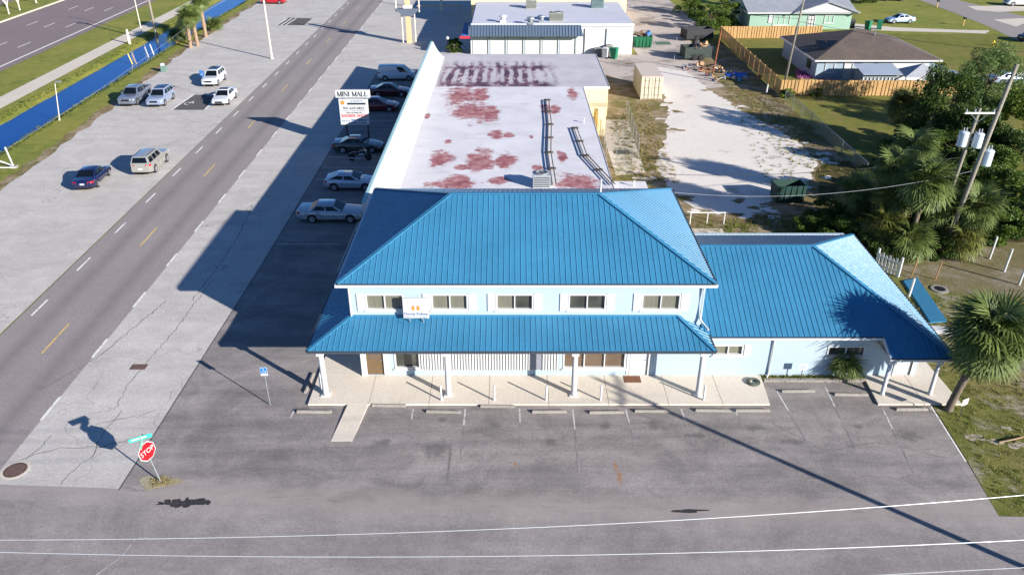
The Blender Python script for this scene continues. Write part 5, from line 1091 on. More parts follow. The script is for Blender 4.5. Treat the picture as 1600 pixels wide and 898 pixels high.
# (kind, label, pixel of the crown centre, height, radii, leaf, clumps, leaves per clump, leaf size)
tr_ = [('broadleaf_tree', 'dense dark green tree between the round palm and the transformers', 1470, 168, 8.2, 3.2, 3.0, LEAFD, 40, 570, 0.132), ('feathery_tree', 'tall feathery light green tree behind the utility poles', 1548, 125, 8.2, 3.4, 3.2, LEAFF, 44, 570, 0.099), ('broadleaf_tree', 'dark broadleaf tree beside the feathery tree trunk', 1520, 205, 6.0, 3.2, 2.8, LEAFD, 34, 532, 0.132),
       ('shrub', 'glossy bright green shrub mass behind the white pvc posts', 1565, 290, 3.6, 2.6, 2.4, LEAFM, 34, 570, 0.106), ('shrub', 'large dark shrub beyond the bright shrub mass', 1590, 235, 4.4, 3.4, 3.0, LEAFD, 34, 532, 0.125), ('broadleaf_tree', 'bright green crown beyond the tallest utility pole', 1610, 175, 5.4, 3.4, 3.0, LEAFB, 34, 532, 0.119),
       ('shrub', 'dark rounded bush beside the green dumpster', 1290, 335, 2.3, 1.8, 1.6, LEAFD, 24, 494, 0.092), ('shrub', 'dark tangle of bushes behind the chain-link fence end', 1370, 285, 3.0, 2.6, 2.2, LEAFD, 28, 513, 0.106), ('shrub', 'low dark bush behind the wing roof ridge', 1320, 355, 2.0, 1.8, 1.5, LEAFM, 24, 475, 0.092), ('shrub', 'leafy bush at the base of the tall twin poles', 1495, 330, 2.6, 2.0, 1.8, LEAFM, 26, 494, 0.099), ('shrub', 'shrub growing between fan palms near the poles', 1455, 385, 1.7, 1.8, 1.3, LEAFD, 24, 456, 0.092), ('shrub', 'yellow-green bush beside the dark dumpster bush', 1330, 325, 2.4, 1.4, 1.3, LEAFB, 22, 437, 0.092), ('shrub', 'dense green shrub between the round palm and bright shrub mass', 1490, 245, 4.0, 2.8, 2.4, LEAFD, 32, 513, 0.119), ('shrub', 'mid green shrub beside the tallest utility pole', 1545, 255, 3.8, 2.6, 2.2, LEAFM, 30, 513, 0.112), ('shrub', 'leafy dark shrub by the large spreading palm', 1410, 335, 2.2, 2.2, 1.9, LEAFD, 28, 494, 0.099), ('shrub', 'broad dark shrub just behind the picket gate', 1380, 385, 1.6, 1.8, 1.2, LEAFD, 22, 456, 0.092), ('shrub', 'dark shrub between the low fan palms and the pole feet', 1350, 370, 1.8, 1.8, 1.4, LEAFD, 24, 456, 0.092), ('shrub', 'dark leafy shrub under the slender tall palm', 1425, 285, 3.0, 2.2, 2.0, LEAFD, 26, 494, 0.106), ('shrub', 'shady shrub behind the stubby fan palm', 1545, 355, 2.0, 2.0, 1.5, LEAFD, 24, 456, 0.099), ('shrub', 'dark green shrub by the lawn edge under the round palm', 1440, 200, 3.0, 2.4, 2.0, LEAFD, 26, 494, 0.112), ('shrub', 'big leafy shrub behind the third white pvc post', 1608, 320, 3.6, 2.6, 2.2, LEAFM, 30, 532, 0.106), ('shrub', 'sunlit bush at the near side of the green dumpster', 1272, 345, 1.9, 1.5, 1.3, LEAFM, 24, 420, .1), ('shrub', 'low green bush between the dumpster bush and the wing roof', 1300, 368, 1.6, 1.5, 1.2, LEAFM, 22, 420, .1), ('shrub', 'bushy growth around the slender tall palm foot', 1365, 325, 2.6, 2.0, 1.6, LEAFM, 28, 450, .11), ('shrub', 'thick bush between the low fan palms', 1400, 365, 2.0, 1.8, 1.4, LEAFM, 26, 440, .1), ('shrub', 'leafy bush just behind the short pole foot', 1440, 345, 2.6, 1.9, 1.6, LEAFM, 28, 450, .11), ('shrub', 'bush filling the gap between the twin utility poles', 1480, 360, 2.2, 1.8, 1.4, LEAFD, 26, 440, .11), ('shrub', 'bushy mass below the bright shrub and pvc posts', 1565, 350, 2.6, 2.2, 1.7, LEAFM, 30, 450, .11), ('shrub', 'thick growth along the lawn side of the chain-link fence', 1395, 240, 2.8, 1.8, 1.8, LEAFD, 26, 440, .12), ('shrub', 'tall bush between the round palm and dark tree', 1440, 235, 4.2, 2.2, 2.0, LEAFM, 30, 450, .13), ('shrub', 'bright leafy bush behind the two transformers', 1520, 165, 5.0, 2.6, 2.2, LEAFF, 32, 450, .12)]  # front bushes take the lighter leaf colour as painted sunlight
for i, (nm, lb, px, py, h, rx, ry, mt, nc, npr, sz) in enumerate(tr_):
    x, y = G(px, py, h * .55); tree(nm, lb, (x, y, 0), h, rx, ry, mt, 100 + i, nc, npr, sz, .14 if h > 4 else .06, group=tg, cat='tree' if 'tree' in nm else 'shrub', stems=1 if h > 4 else 3, zmin=.08 if h < 4.6 else .22)
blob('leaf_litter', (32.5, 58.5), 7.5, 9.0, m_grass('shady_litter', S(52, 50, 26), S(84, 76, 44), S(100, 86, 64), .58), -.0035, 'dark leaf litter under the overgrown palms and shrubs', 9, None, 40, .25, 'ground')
blob('bare_ground', (34.5, 47.0), 8.5, 4.6, m_grass('soil_and_weeds', S(86, 84, 46), S(122, 112, 80), S(140, 130, 116), .5, S(120, 108, 84)), -.003, 'bare sandy soil around the concrete well ring', 12, None, 40, .35, 'ground')
# trees at the back alley, the street and the garden
for i, (nm, lb, px, py, h, r_, mt) in enumerate((('shrub', 'bright green bush by the alley beside the junk trailers', 1105, 46, 4.2, 3.0, LEAFM), ('shrub', 'yellow-green bush against the wooden fence corner', 1130, 38, 4.2, 2.8, LEAFB), ('broadleaf_tree', 'tree at the top of the alley beyond the bushes', 1078, 22, 4.6, 2.8, LEAFM), ('shrub', 'dark bush behind the green house wall', 1148, 8, 3.0, 2.2, LEAFD), ('shrub', 'dark bush at the far lawn edge behind the silver-white sedan', 1345, 4, 3.0, 3.0, LEAFD), ('shrub', 'clipped bush in front of the brown-roofed house wall', 1272, 108, 1.5, 1.1, LEAFD), ('shrub', 'small round shrub outside the wooden fence', 1274, 150, .9, .9, LEAFM), ('shrub', 'bush growing through the chain-link fence at the pole foot', 1228, 152, 1.0, .9, LEAFB), ('shrub', 'green vine heap on the yellow stub wall of the mall', 932, 172, 1.0, .9, LEAFB), ('shrub', 'small dark bush by the white lamp globe', 711, 82, 2.2, 1.2, LEAFD))):
    x, y = G(px, py)
    tree(nm, lb, (x, y, 0), h, r_, r_ * .9, mt, 140 + i, 30 if h > 2 else 18, 330 if h > 2 else 200, .13, .07, cat='tree' if 'tree' in nm else 'shrub', stems=2, zmin=.08)
# bare pale trees in the highway median
for i, (px, py, lb) in enumerate(((14, 22, 'leafless pale tree in the highway median, first of three'), (31, 16, 'leafless pale tree in the highway median, second of three'), (57, 5, 'leafless pale tree in the highway median, third of three'))):
    x, y = G(px, py); T = thing('bare_tree', lb, 'tree', (x, y, 0), i * 1.3, 'bare median trees'); m = MB(); rs = random.Random(i)
    WB = plain('pale_bark', S(206, 198, 190), .9, 0, .1)
    MB().path([(0, 0, -.1), (.05, 0, 1.0), (0, .05, 1.8)], [.16, .12, .1], 8).build('trunk', WB, T)
    for q in range(9):
        a = q * .7 + rs.uniform(-.2, .2); l = rs.uniform(1.5, 2.6); e = (math.cos(a) * l * .5, math.sin(a) * l * .5, 1.5 + l); m.path([(0, 0, 1.0 + .08 * q), (e[0] * .5, e[1] * .5, e[2] * .6 + .4), e], [.06, .045, .02], 5)
        for s_ in (-.5, .5): m.path([(e[0] * .5, e[1] * .5, e[2] * .6 + .4), (e[0] * .7 + s_ * .5, e[1] * .7 - s_ * .5, e[2] * .9)], [.035, .012], 4)
    m.build('crown', WB, T)
# grass tufts and weeds (uncountable)
def tufts(name, lb, polys, n, hgt, mat, seed, cat='weeds', w_=.03):
    rs = np.random.default_rng(seed); V = []; pts = []
    for poly, cnt in polys:
        xs_ = [p[0] for p in poly]; ys_ = [p[1] for p in poly]; got = 0
        while got < cnt:
            x = rs.uniform(min(xs_), max(xs_)); y = rs.uniform(min(ys_), max(ys_)); ins = False; j = len(poly) - 1
            for i in range(len(poly)):
                if (poly[i][1] > y) != (poly[j][1] > y) and x < (poly[j][0] - poly[i][0]) * (y - poly[i][1]) / (poly[j][1] - poly[i][1]) + poly[i][0]: ins = not ins
                j = i
            if ins: pts.append((x, y)); got += 1
    cl = np.array(pts); per = n; P = np.repeat(cl, per, 0) + rs.normal(size=(len(cl) * per, 2)) * .09; N = len(P); a = rs.uniform(0, 6.28, N); h = hgt * rs.uniform(.4, 1.3, N)
    V = np.zeros((N * 3, 3)); dx, dy = np.cos(a) * w_, np.sin(a) * w_; V[0::3, 0] = P[:, 0] - dx; V[0::3, 1] = P[:, 1] - dy; V[1::3, 0] = P[:, 0] + dx; V[1::3, 1] = P[:, 1] + dy; V[2::3, 0] = P[:, 0] + rs.normal(size=N) * h * .5; V[2::3, 1] = P[:, 1] + rs.normal(size=N) * h * .5; V[2::3, 2] = h; V[0::3, 2] = V[1::3, 2] = -.01
    o = fastmesh(name, V, np.arange(N * 3).reshape(N, 3), mat); tag(o, lb, cat, None, 'stuff'); return o
pr = [(21.4, 25.0), (30, 24.8), (36, 26), (36, 44), (25.5, 44), (23.4, 37.5), (23.4, 32.6), (22.0, 32.5), (21.7, 28.4)]
tufts('grass_tufts', 'green weedy grass tufts beside the tall palm', [(pr, 1500)], 7, .13, WEED, 1, 'grass', .02); tufts('dry_grass', 'dry straw-coloured grass beside the tall palm', [(pr, 500)], 6, .12, DRYW, 2, 'grass', .02)
tufts('weeds', 'green weeds in the yard behind the mall', [([(8, 57.5), (13, 57.5), (14, 90), (10.6, 83)], 320), ([(12, 54), (24, 50), (24.5, 57), (19, 57)], 500), ([(22, 64), (31, 60), (31.2, 90), (26, 97)], 450)], 6, .2, WEED, 3)
tufts('dry_weeds', 'brown dead weeds in the yard behind the mall', [([(10.5, 64), (14.5, 64), (15.5, 90), (10.8, 83)], 600), ([(25, 70), (31, 64), (31.2, 92), (27, 97)], 260)], 6, .18, DRYW, 4)
tufts('bed_weeds', 'green weeds sprouting in the planting bed', [([(13.6, 34.92), (18.9, 34.92), (18.9, 35.2), (13.6, 35.2)], 110)], 8, .2, WEED, 5)
tufts('canal_grass', 'longer grass on the canal banks', [([(xc(70) + 2.6, 70), (xc(70) + 3.6, 70), (xc(150) + 3.6, 150), (xc(150) + 2.6, 150)], 700), ([(xc(75) - 3.9, 75), (xc(75) - 2.6, 75), (xc(150) - 2.6, 150), (xc(150) - 3.9, 150)], 700)], 6, .12, WEED, 6, 'grass', .04)
tufts('gravel_weeds', 'little weeds around the stop sign post', [([(-16.5, 26.8), (-15.6, 26.8), (-15.5, 27.3), (-16.3, 27.3)], 60)], 6, .08, DRYW, 7)
# ---------------------------------------------------------------- poles and wires
WOOD = plain('weathered_pole_wood', S(132, 126, 112), .9, 0, .2, 5, bump=.4); XFM = plain('transformer_grey', S(196, 206, 214), .5, .1, .06); INS = plain('insulator', S(150, 152, 156), .3, 0, .1)
WIREM = plain('aluminium_wire', S(190, 192, 194), .5, .3, .05); WIRED = plain('dark_cable', S(60, 60, 62), .7, 0, .1)
def wpole(lb, loc, h, r0=.17, r1=.11, arm=None, xf=0, lean=(0, 0), cat='utility pole', group=None):
    o = thing('utility_pole', lb, cat, (*loc, 0), 0, group); MB().path([(0, 0, -.3), (lean[0] * .5, lean[1] * .5, h * .5), (lean[0], lean[1], h)], [r0, (r0 + r1) / 2, r1], 12).build('pole', WOOD, o, smooth=True)
    if arm:
        z, half, yaw = arm; a = MB().box(-half, half, -.05, .05, z - .06, z + .06).build('crossarm', plain('pale_crossarm', S(200, 196, 190), .8), o); a.location = (lean[0] * z / h, lean[1] * z / h - .16, 0); a.rotation_euler = (0, 0, yaw)
        for q in (-.92, -.35, .92): MB().lathe([(.03, z + .06), (.07, z + .1), (.05, z + .14), (.07, z + .18), (.03, z + .3)], (q * half, 0, 0), 8).build('insulator', INS, a)
        for s_ in (-1, 1): MB().path([(s_ * half * .6, -.06, z - .05), (0, -.02, z - .65)], .025, 4).build('brace', STEEL, a)
    for q in (range(xf) if xf >= 0 else (2,)):
        cx, cy = ((-.52, -.1), (.5, -.25), (.0, 0.0))[q]; z = (7.0, 6.95, 7.3)[q]; cx += lean[0] * z / h + (.48 if q == 2 else 0); cy += lean[1]
        t_ = MB().lathe([(.05, z - .57), (.3, z - .55), (.33, z - .5), (.33, z + .42), (.35, z + .45), (.26, z + .54), (.05, z + .56)], (cx, cy, 0), 16).build('transformer', XFM, o)
        for s_ in (-.1, .1): MB().lathe([(.02, z + .5), (.06, z + .56), (.04, z + .64), (.06, z + .72), (.02, z + .85)], (cx + s_, cy, 0), 8).build('bushing', INS, t_)
        MB().box(cx - .5, cx + .0, cy - .03, cy + .03, z, z + .06).build('bracket', STEEL, t_) if q else MB().box(cx, cx + .5, cy - .03, cy + .03, z, z + .06).build('bracket', STEEL, t_)
    return o
p1 = G(1470, 400); p2 = G(1465, 355)
wpole('tallest wooden utility pole of the twin poles with one transformer', p1, 13.4, .19, .12, None, -1, lean=(1.25, 0)); wpole('shorter wooden utility pole carrying two grey transformers and a crossarm', p2, 9.2, .17, .11, (8.9, 1.05, 0), 2, (.6, 0)); wpole('slim wooden utility pole at the corner of the wooden fence', G(1222, 146), 10.6, .15, .1, lean=(.7, 0))
o = thing('utility_pole', 'rusty orange steel pipe pole among the junk by the alley', 'pole', (*G(1114, 114), 0)); MB().path([(0, 0, -.2), (.4, 0, 5.4)], [.1, .08], 10).build('pole', plain('rusty_steel', S(150, 88, 54), .85, .2, .25, 8), o)
PX, PY = 26.3, 17.5
wpole('wooden utility pole by the side street holding the overhead wires', (PX, PY), 10.2, .17, .12, (9.6, 1.3, R(90)))
def wire(lb, a, b, sag, r=.014, mat=None, n=28):
    a, b = Vector(a), Vector(b); pts = []
    for i in range(n + 1):
        q = i / n; p = a.lerp(b, q); p.z -= sag * 4 * q * (1 - q); pts.append(p)
    m = MB().path(pts, r, 5); o = m.build('wire', mat or WIREM, None); return tag(o, lb, 'wire', 'overhead wires')
def wpx(px, py, z): return (*G(px, py, z), z)
def wire3(lb, A, B, C, z, r, mat=None, ext=1.0):
    """through three surveyed points; x-parametrised parabola in plan at steady height with a little sag"""
    a, b, c = (Vector(wpx(*q, z)) for q in (A, B, C)); pts = []
    for i in range(41):
        x = -34 + (PX + 34) * i / 40
        L0 = (x - b.x) * (x - c.x) / ((a.x - b.x) * (a.x - c.x)); L1 = (x - a.x) * (x - c.x) / ((b.x - a.x) * (b.x - c.x)); L2 = (x - a.x) * (x - b.x) / ((c.x - a.x) * (c.x - b.x))
        pts.append((x, a.y * L0 + b.y * L1 + c.y * L2, z))
    o = MB().path(pts, r, 5).build('wire', mat or WIREM); tag(o, lb, 'wire', 'overhead wires'); return o
def wspan(lb, px, py, z, d, off, sag, r):
    b = Vector((PX + off, PY + d, 9.72)); a0 = Vector(wpx(px, py, z)); a = b + (a0 - b) * 1.35; a.z = z + (z - b.z) * .35 + .0
    return wire(lb, a, b, sag, r)
wire3('upper overhead wire crossing above the side street', (0, 843), (800, 825), (1600, 773), 8.6, .011); wire3('lower overhead wire crossing above the side street', (0, 862), (800, 868), (1600, 843), 8.6, .011)
a = Vector(wpx(1600, 886, 8.6)); b = Vector(wpx(1370, 898, 8.6)); d = (b - a); wire('lowest overhead wire at the edge of the side street', a - d * 3.6, b + d * 9, .0, .011)
# cables on the right and behind
q1 = (p1[0] + .6, p1[1], 6.4); q2 = (p2[0] + .35, p2[1], 5.6)
wire('dark service cable from the twin poles to the flat mall roof', q2, (8.9, 58, 3.2), .7, .02, WIRED); wire('grey service cable from the twin poles toward the blue roof', q1, (10.3, 47.0, 6.0), .9, .012, INS)
wire('cable from the fence corner pole over the junk yard', (G(1222, 146)[0] + .5, G(1222, 146)[1], 8.5), (12, 131, 6), .6, .02, WIRED); wire('cable from the fence corner pole over the brown-roofed house', (G(1222, 146)[0] + .5, G(1222, 146)[1], 8.2), (60, 70, 9), .8, .02, WIRED)
wire('thin pale cable strung along the canal bank', (-45.0, 67.0, 1.9), (-46.6, 126, 3.9), .5, .009, WIREM)
wire('long pale cable over the canal grass beyond the palms', (-46.6, 126, 3.9), (-50, 200, 5), .5, .018, WIREM)
# left side poles and lamps
LAMPM = plain('pale_concrete_lamp_post', S(206, 198, 182), .8, 0, .06)
def lamp(lb, loc, h, lean=0, r=.09, arm=None, group='lamp posts'):
    o = thing('street_lamp', lb, 'street lamp', (*loc, 0), 0, group); MB().path([(0, 0, -.1), (lean, 0, h)], [r * 1.25, r * .8], 10).build('post', LAMPM, o); MB().lathe([(r * 2, 0), (r * 2, .12), (r * 1.2, .2)], n=12).build('base', LAMPM, o)
    if arm: MB().path([(lean, 0, h), (lean + arm * .5, 0, h + .25), (lean + arm, 0, h + .22)], .04, 8).build('arm', STEEL, o); MB().box(lean + arm - .05, lean + arm + .45, -.1, .1, h + .12, h + .26).build('lamp_head', STEEL, o, bevel=.03)
    return o
lamp('tall pale lamp post on the pavement beside the painted bay patch', G(425, 92), 10.5, 0, .12, .9)
lamp('slim white lamp post between footpath and canal', G(222, 53), 8, 0, .07, -.8); lamp('thin metal lamp post on the near canal bank', G(93, 188), 3.9, .6, .045, .25)
wpole('wooden utility pole standing in the canal bank near the short concrete post', G(246, 65), 9, .2, .14, (8.4, 1.2, 0))
o = thing('concrete_post', 'short pale concrete post beside the footpath', 'post', (*G(203, 69), 0)); MB().hexa([(-.14, -.14, -.1), (.14, -.14, -.1), (.14, .14, -.1), (-.14, .14, -.1)], [(-.1, -.1, 2.1), (.1, -.1, 2.1), (.1, .1, 2.1), (-.1, .1, 2.1)]).build('post', LAMPM, o)
for i, (px, py, c, lb, z0) in enumerate(((206, 97, (230, 206, 90), 'yellow marker post on the near canal bank', -.1), (240, 82, (222, 214, 210), 'white and pink marker post by the canal water', -.3), (213, 97, (150, 130, 110), 'brown stake leaning at the canal edge', -.3), (232, 86, (170, 176, 180), 'thin grey stake in the canal', -.35))):
    x, y = G(px, py); m = MB().path([(0, 0, z0 - .2), (-.3, .0, 1.1)], .07, 8); o = m.build('marker_post', plain('marker_%d' % i, S(*c), .6, 0, .06)); o.location = (x, y, 0); tag(o, lb, 'marker post')
x, y = G(22, 262); o = thing('guy_post', 'white post with leaning brace pipes on the grass by the canal', 'post', (x, y, 0)); MB().path([(0, 0, -.1), (-.3, .1, 1.9)], .07, 8).build('post', PVC, o); MB().path([(.2, -.1, .1), (-.9, .3, .35), (-2.2, .5, .7)], .08, 8).build('brace', PVC, o); MB().path([(.3, -.2, .1), (-1.0, -.3, .1), (-2.6, -.2, .8)], .06, 8).build('brace', PVC, o); MB().box(-.2, .3, -.25, .2, -.05, .2).build('footing', CONCP, o)
x, y = G(257, 112); o = thing('meter_pedestal', 'small grey-green utility pedestal on the grass near the parked pickup', 'utility box', (x, y, 0)); MB().box(-.35, .35, -.3, .3, -.05, .75).build('cabinet', plain('pedestal_green', S(104, 128, 120), .6), o, bevel=.03); MB().box(-.3, .1, -.2, .2, .75, 1.05).build('meter_head', XFM, o, bevel=.03)
# drain grates
def grate(lb, c, r, square=False):
    o = thing('drain_cover', lb, 'drain cover', (*c, 0)); IRON = plain('rusty_iron', S(92, 68, 60), .8, .3, .2, 8)
    if square: MB().box(-r, r, -r * .6, r * .6, .0, .014).build('frame', IRON, o)
    else: MB().lathe([(r * 1.42, 0), (r * 1.42, .009), (r * 1.2, .010)], n=28).build('collar', CONC, o); MB().lathe([(r * 1.12, .008), (r * 1.12, .016), (r * .98, .018)], n=28).build('frame', IRON, o)
    for q in range(9):
        x_ = -r * .8 + q * r * .2; w_ = (math.sqrt(max(0, r * r - x_ * x_)) * .92 if not square else r * .55); b_ = MB().box(x_ - r * .045, x_ + r * .045, -w_, w_, .014, .024).build('slot_bar', plain('worn_iron', S(128, 104, 96), .6, .3), o)
grate('round rusty iron manhole cover at the road corner', (G(24, 734)[0], G(24, 734)[1]), .45); grate('rectangular rusty drain grate in the pale roadside strip', G(217, 573), .42, True)
x, y = G(1468, 452); o = thing('manhole', 'round concrete well ring with dark opening in the grass', 'manhole', (x, y, 0)); MB().lathe([(.55, -.02), (.55, .05), (.36, .06), (.34, .055)], n=26).build('ring', CONCP, o); MB().lathe([(.35, .05), (.35, .062)], n=24).build('opening', BLACKT, o)
# blue sheets, white box and stakes beyond the wing
o = thing('metal_sheets', 'stack of spare blue roofing sheets lying in the grass beside the wing', 'roof sheets', (*G(1447, 470), 0)); 
for q in range(2): MB().prism([(a[0] - G(1447, 470)[0] + .05 * q, a[1] - G(1447, 470)[1]) for a in (G(1410, 440), G(1432, 436), G(1478, 503), G(1452, 505))], .0 + .05 * q, .045 + .05 * q).build('sheet', BLUE, o)
x, y = G(1468, 518); tag(MB().box(x - .6, x + .55, y - .3, y + .35, 0, .22).build('white_crate', PVC, bevel=.02), 'white box lying at the end of the blue roofing sheets', 'box')
for i, (px, py, h, lb) in enumerate(((1420, 463, 1.3, 'thick white pvc post beside the wing gutter'), (1546, 404, 1.7, 'first white pvc post in the bare ground by the shrubs'), (1569, 424, 1.7, 'second white pvc post in the bare ground by the shrubs'), (1592, 445, 1.7, 'third white pvc post in the bare ground by the shrubs'))):
    x, y = G(px, py); o = MB().path([(0, 0, -.1), (.05, .0, h)], .075, 10).build('pvc_post', PVC); o.location = (x, y, 0); tag(o, lb, 'post', 'white pvc posts')
for i, (px, py, lb) in enumerate(((1423, 434, 'wooden stake beside the blue roofing sheets'), (1461, 437, 'wooden stake behind the concrete well ring'), (1388, 412, 'wooden stake beside the white gate at the wing back'))):
    x, y = G(px, py); o = MB().path([(0, 0, -.1), (.15, .05, 1.35)], .045, 6).build('wooden_stake', plain('stake_wood', S(150, 116, 80), .9)); o.location = (x, y, 0); tag(o, lb, 'stake', 'wooden stakes')
x, y = G(1385, 425); o = thing('picket_gate', 'little white picket gate behind the wing roof edge', 'gate', (x, y, 0), R(-55))
for q in range(7): MB().box(-.75 + q * .25 - .07, -.75 + q * .25 + .07, -.015, .015, .0, 1.15 + .1 * (q % 2)).build('picket', PVC, o)
for z in (.3, .9): MB().box(-.85, .85, .016, .05, z, z + .08).build('rail', PVC, o)
for q in (-.85, .85): MB().box(q - .06, q + .06, -.06, .06, -.1, 1.45).build('post', PVC, o)
o = MB().path([G(1560, 692) + (.05,), G(1585, 688) + (.1,), G(1600, 683) + (.05,)], .05, 6).build('palm_debris', DEADF); tag(o, 'dry pale palm stalk lying in the grass', 'stalk')
random.seed(21)
DIRTY = m_asphalt('dusty_sand', S(158, 147, 134), .2, patch=(S(104, 100, 62), 3.0, .5, .9))
for i, (px, py, s_) in enumerate(((1525, 683, .3), (1555, 690, .22), (1590, 695, .3), (1573, 668, .18))): blob('bare_sand', G(px, py), s_ * 1.4, s_, DIRTY, .004, 'small bare patch of pale sand in the weedy grass', 80 + i, None, 18, .35, 'sand')['group'] = 'bare sand patches'
# white pipe rail and slab behind the main roof
x, y = G(1104, 350); o = thing('pipe_rail', 'low white pipe rail behind the blue roof', 'railing', (x, y, 0))
for q in (-1.3, 0, 1.3): MB().path([(q, 0, -.1), (q, 0, .95)], .05, 8).build('post', PVC, o)
MB().path([(-1.35, 0, .95), (1.35, 0, .95)], .05, 8).build('rail', PVC, o)
sl2 = sheet('septic_slab', [(13.1, 52.9), (15.9, 52.9), (15.9, 54.4), (13.1, 54.4)], .08, CONC, 'small concrete slab behind the blue roof', 'slab', thick=.1)
# ---------------------------------------------------------------- chain-link enclosures
def m_mesh():
    t = NT('chain_link_mesh'); uv = t.n('ShaderNodeTexCoord'); sp = t.n('ShaderNodeSeparateXYZ'); t.l(uv.outputs[3], sp.inputs[0])
    def diag(op):
        a = t.n('ShaderNodeMath', operation=op); t.l(sp.outputs[0], a.inputs[0]); t.l(sp.outputs[2], a.inputs[1]); b = t.n('ShaderNodeMath', operation='MULTIPLY', i1=11.0); t.l(a.outputs[0], b.inputs[0]); f = t.n('ShaderNodeMath', operation='FRACT'); t.l(b.outputs[0], f.inputs[0]); g = t.n('ShaderNodeMath', operation='LESS_THAN', i1=.11); t.l(f.outputs[0], g.inputs[0]); return g.outputs[0]
    mx = t.n('ShaderNodeMath', operation='MAXIMUM'); t.l(diag('ADD'), mx.inputs[0]); t.l(diag('SUBTRACT'), mx.inputs[1]); t.l(mx.outputs[0], t.b.inputs['Alpha']); return t.fin(S(150, 154, 156), .5, .5)
MESH = m_mesh()
def chain(lb, a, b, h, step=2.6):
    a, b = Vector((*a, 0)), Vector((*b, 0)); d = b - a; L = d.length; o = thing('chain_link_fence', lb, 'fence', tuple(a), math.atan2(d.y, d.x)); n = max(1, round(L / step))
    for i in range(n + 1): MB().path([(L * i / n, 0, -.1), (L * i / n, 0, h)], .03, 8).build('post', STEEL, o)
    MB().path([(0, 0, h - .03), (L, 0, h - .03)], .022, 6).build('top_rail', STEEL, o); MB().box(0, L, -.003, .003, .03, h - .04).build('mesh', MESH, o)
chain('long chain-link fence between sandy drive and lawn', G(1226, 158), G(1352, 276), 1.3, 3); chain('chain-link panel enclosing the dirt pad near the container', G(997, 246), G(978, 183), 1.9, 2.5); chain('short chain-link panel by the mall side yard', G(946, 254), (8.9, 77), 1.7, 2.8); chain('end chain-link panel across the dirt pad', G(962, 258), G(987, 262), 1.6, 2)
sheet('dirt_pad', [(9.2, 65.8), (11.9, 66.3), (12.4, 82.5), (9.2, 82.5)], -.001, CONC, 'bare concrete pad inside the chain-link panels', 'pad')
tag(MB().box(9.9, 11.2, 71.4, 72.2, 0, .12).build('iron_grate', BLACKT), 'dark iron grate lying on the concrete pad', 'grate')
# ---------------------------------------------------------------- shipping container
x0, y0 = 14.85, 90.2; o = thing('shipping_container', 'beige shipping container with double doors on the sand', 'container', (x0 + 1.22, y0, 0)); BEI = plain('beige_steel', S(198, 190, 168), .6, .1, .1, 2)
MB().box(-1.2, 1.2, .06, 6.6, .08, 2.55).build('shell', BEI, o); MB().box(-1.22, 1.22, 0, 6.62, 2.552, 2.64).build('roof', plain('container_roof', S(200, 184, 170), .7, 0, .12), o)
for s_ in (-1, 1):
    d_ = MB().box(min(s_ * .03, s_ * 1.12), max(s_ * .03, s_ * 1.12), .0, .055, .16, 2.5).build('door', BEI, o)
    for q in (.35, .8): MB().path([(s_ * q, -.03, .14), (s_ * q, -.03, 2.52)], .025, 6).build('lock_bar', plain('dark_beige', S(130, 116, 90), .6), d_)
    for z in (.5, 1.3, 2.1): MB().box(min(s_ * .2, s_ * 1.0), max(s_ * .2, s_ * 1.0), -.015, -.001, z, z + .06).build('rib', _M['dark_beige'], d_)
    MB().box(s_ * 1.17 - .06, s_ * 1.17 + .06, -.01, .2, .0, 2.55).build('corner_post', BEI, o)
    for q in range(22): MB().box(min(s_ * 1.2, s_ * 1.225), max(s_ * 1.2, s_ * 1.225), .3 + q * .28, .44 + q * .28, .16, 2.5).build('corrugation', BEI, o)
MB().box(-1.2, 1.2, .0, 6.6, .0, .079).build('base', _M['dark_beige'], o)
# ---------------------------------------------------------------- white building behind the mall
wb = thing('storage_building', 'white flat-roofed building with grey metal mansard and white panel doors', 'building', (4, 113, 0)); WP = plain('white_block_wall', S(202, 202, 203), .85, 0, .05, 1.2, bump=.1, space='world'); GM = plain('grey_metal_mansard', S(96, 112, 130), .45, .4, .08, 2)
MB().box(-5.8, 16.9, 113.3, 132, 0, 4.0).build('wall', WP, wb, True); MB().box(-5.6, 16.9, 113.2, 132.3, 4.001, 4.15).build('roof', plain('white_roof', S(194, 194, 202), .6, 0, .05, .3, space='world'), wb, True)
MB().box(-5.7, 17.0, 113.05, 113.19, 3.85, 4.28).build('roof_edge', WHITE, wb, True)
m = MB().hexa([(-6.2, 111.9, 2.75), (9.9, 111.9, 2.75), (9.9, 113.02, 2.75), (-6.2, 113.02, 2.75)], [(-5.8, 112.9, 4.1), (9.5, 112.9, 4.1), (9.5, 113.02, 4.1), (-5.8, 113.02, 4.1)]); mo = m.build('mansard', GM, wb, True); r_ = MB()
for q in range(38): xx = -6.0 + q * .42; r_.extr([(xx - .025, 111.88, 2.75), (xx + .025, 111.88, 2.75), (xx + .025, 111.83, 2.78), (xx - .025, 111.83, 2.78)], (0 + (.0), 1.0, 1.35))
rr_ = r_.build('ribs', GM, mo, True); rr_['kind'] = 'stuff'
for q in range(6):
    xx = -5.5 + q * 2.45; MB().box(xx, xx + 2.1, 113.22, 113.285, .02, 2.7).build('panel_door', WHITE, wb, True); MB().box(xx + 2.14, xx + 2.36, 113.1, 113.29, 0, 2.74).build('pilaster', plain('grey_pilaster', S(170, 178, 186), .8), wb, True)
MB().box(-7.0, -6.0, 111.8, 121, 2.75, 2.95).build('blue_awning', plain('striped_blue_awning', S(50, 96, 150), .7), wb, True); MB().box(-7.2, -5.81, 111.5, 111.78, 2.55, 2.85).build('red_awning_end', plain('red_awning', S(196, 40, 56), .7), wb, True)
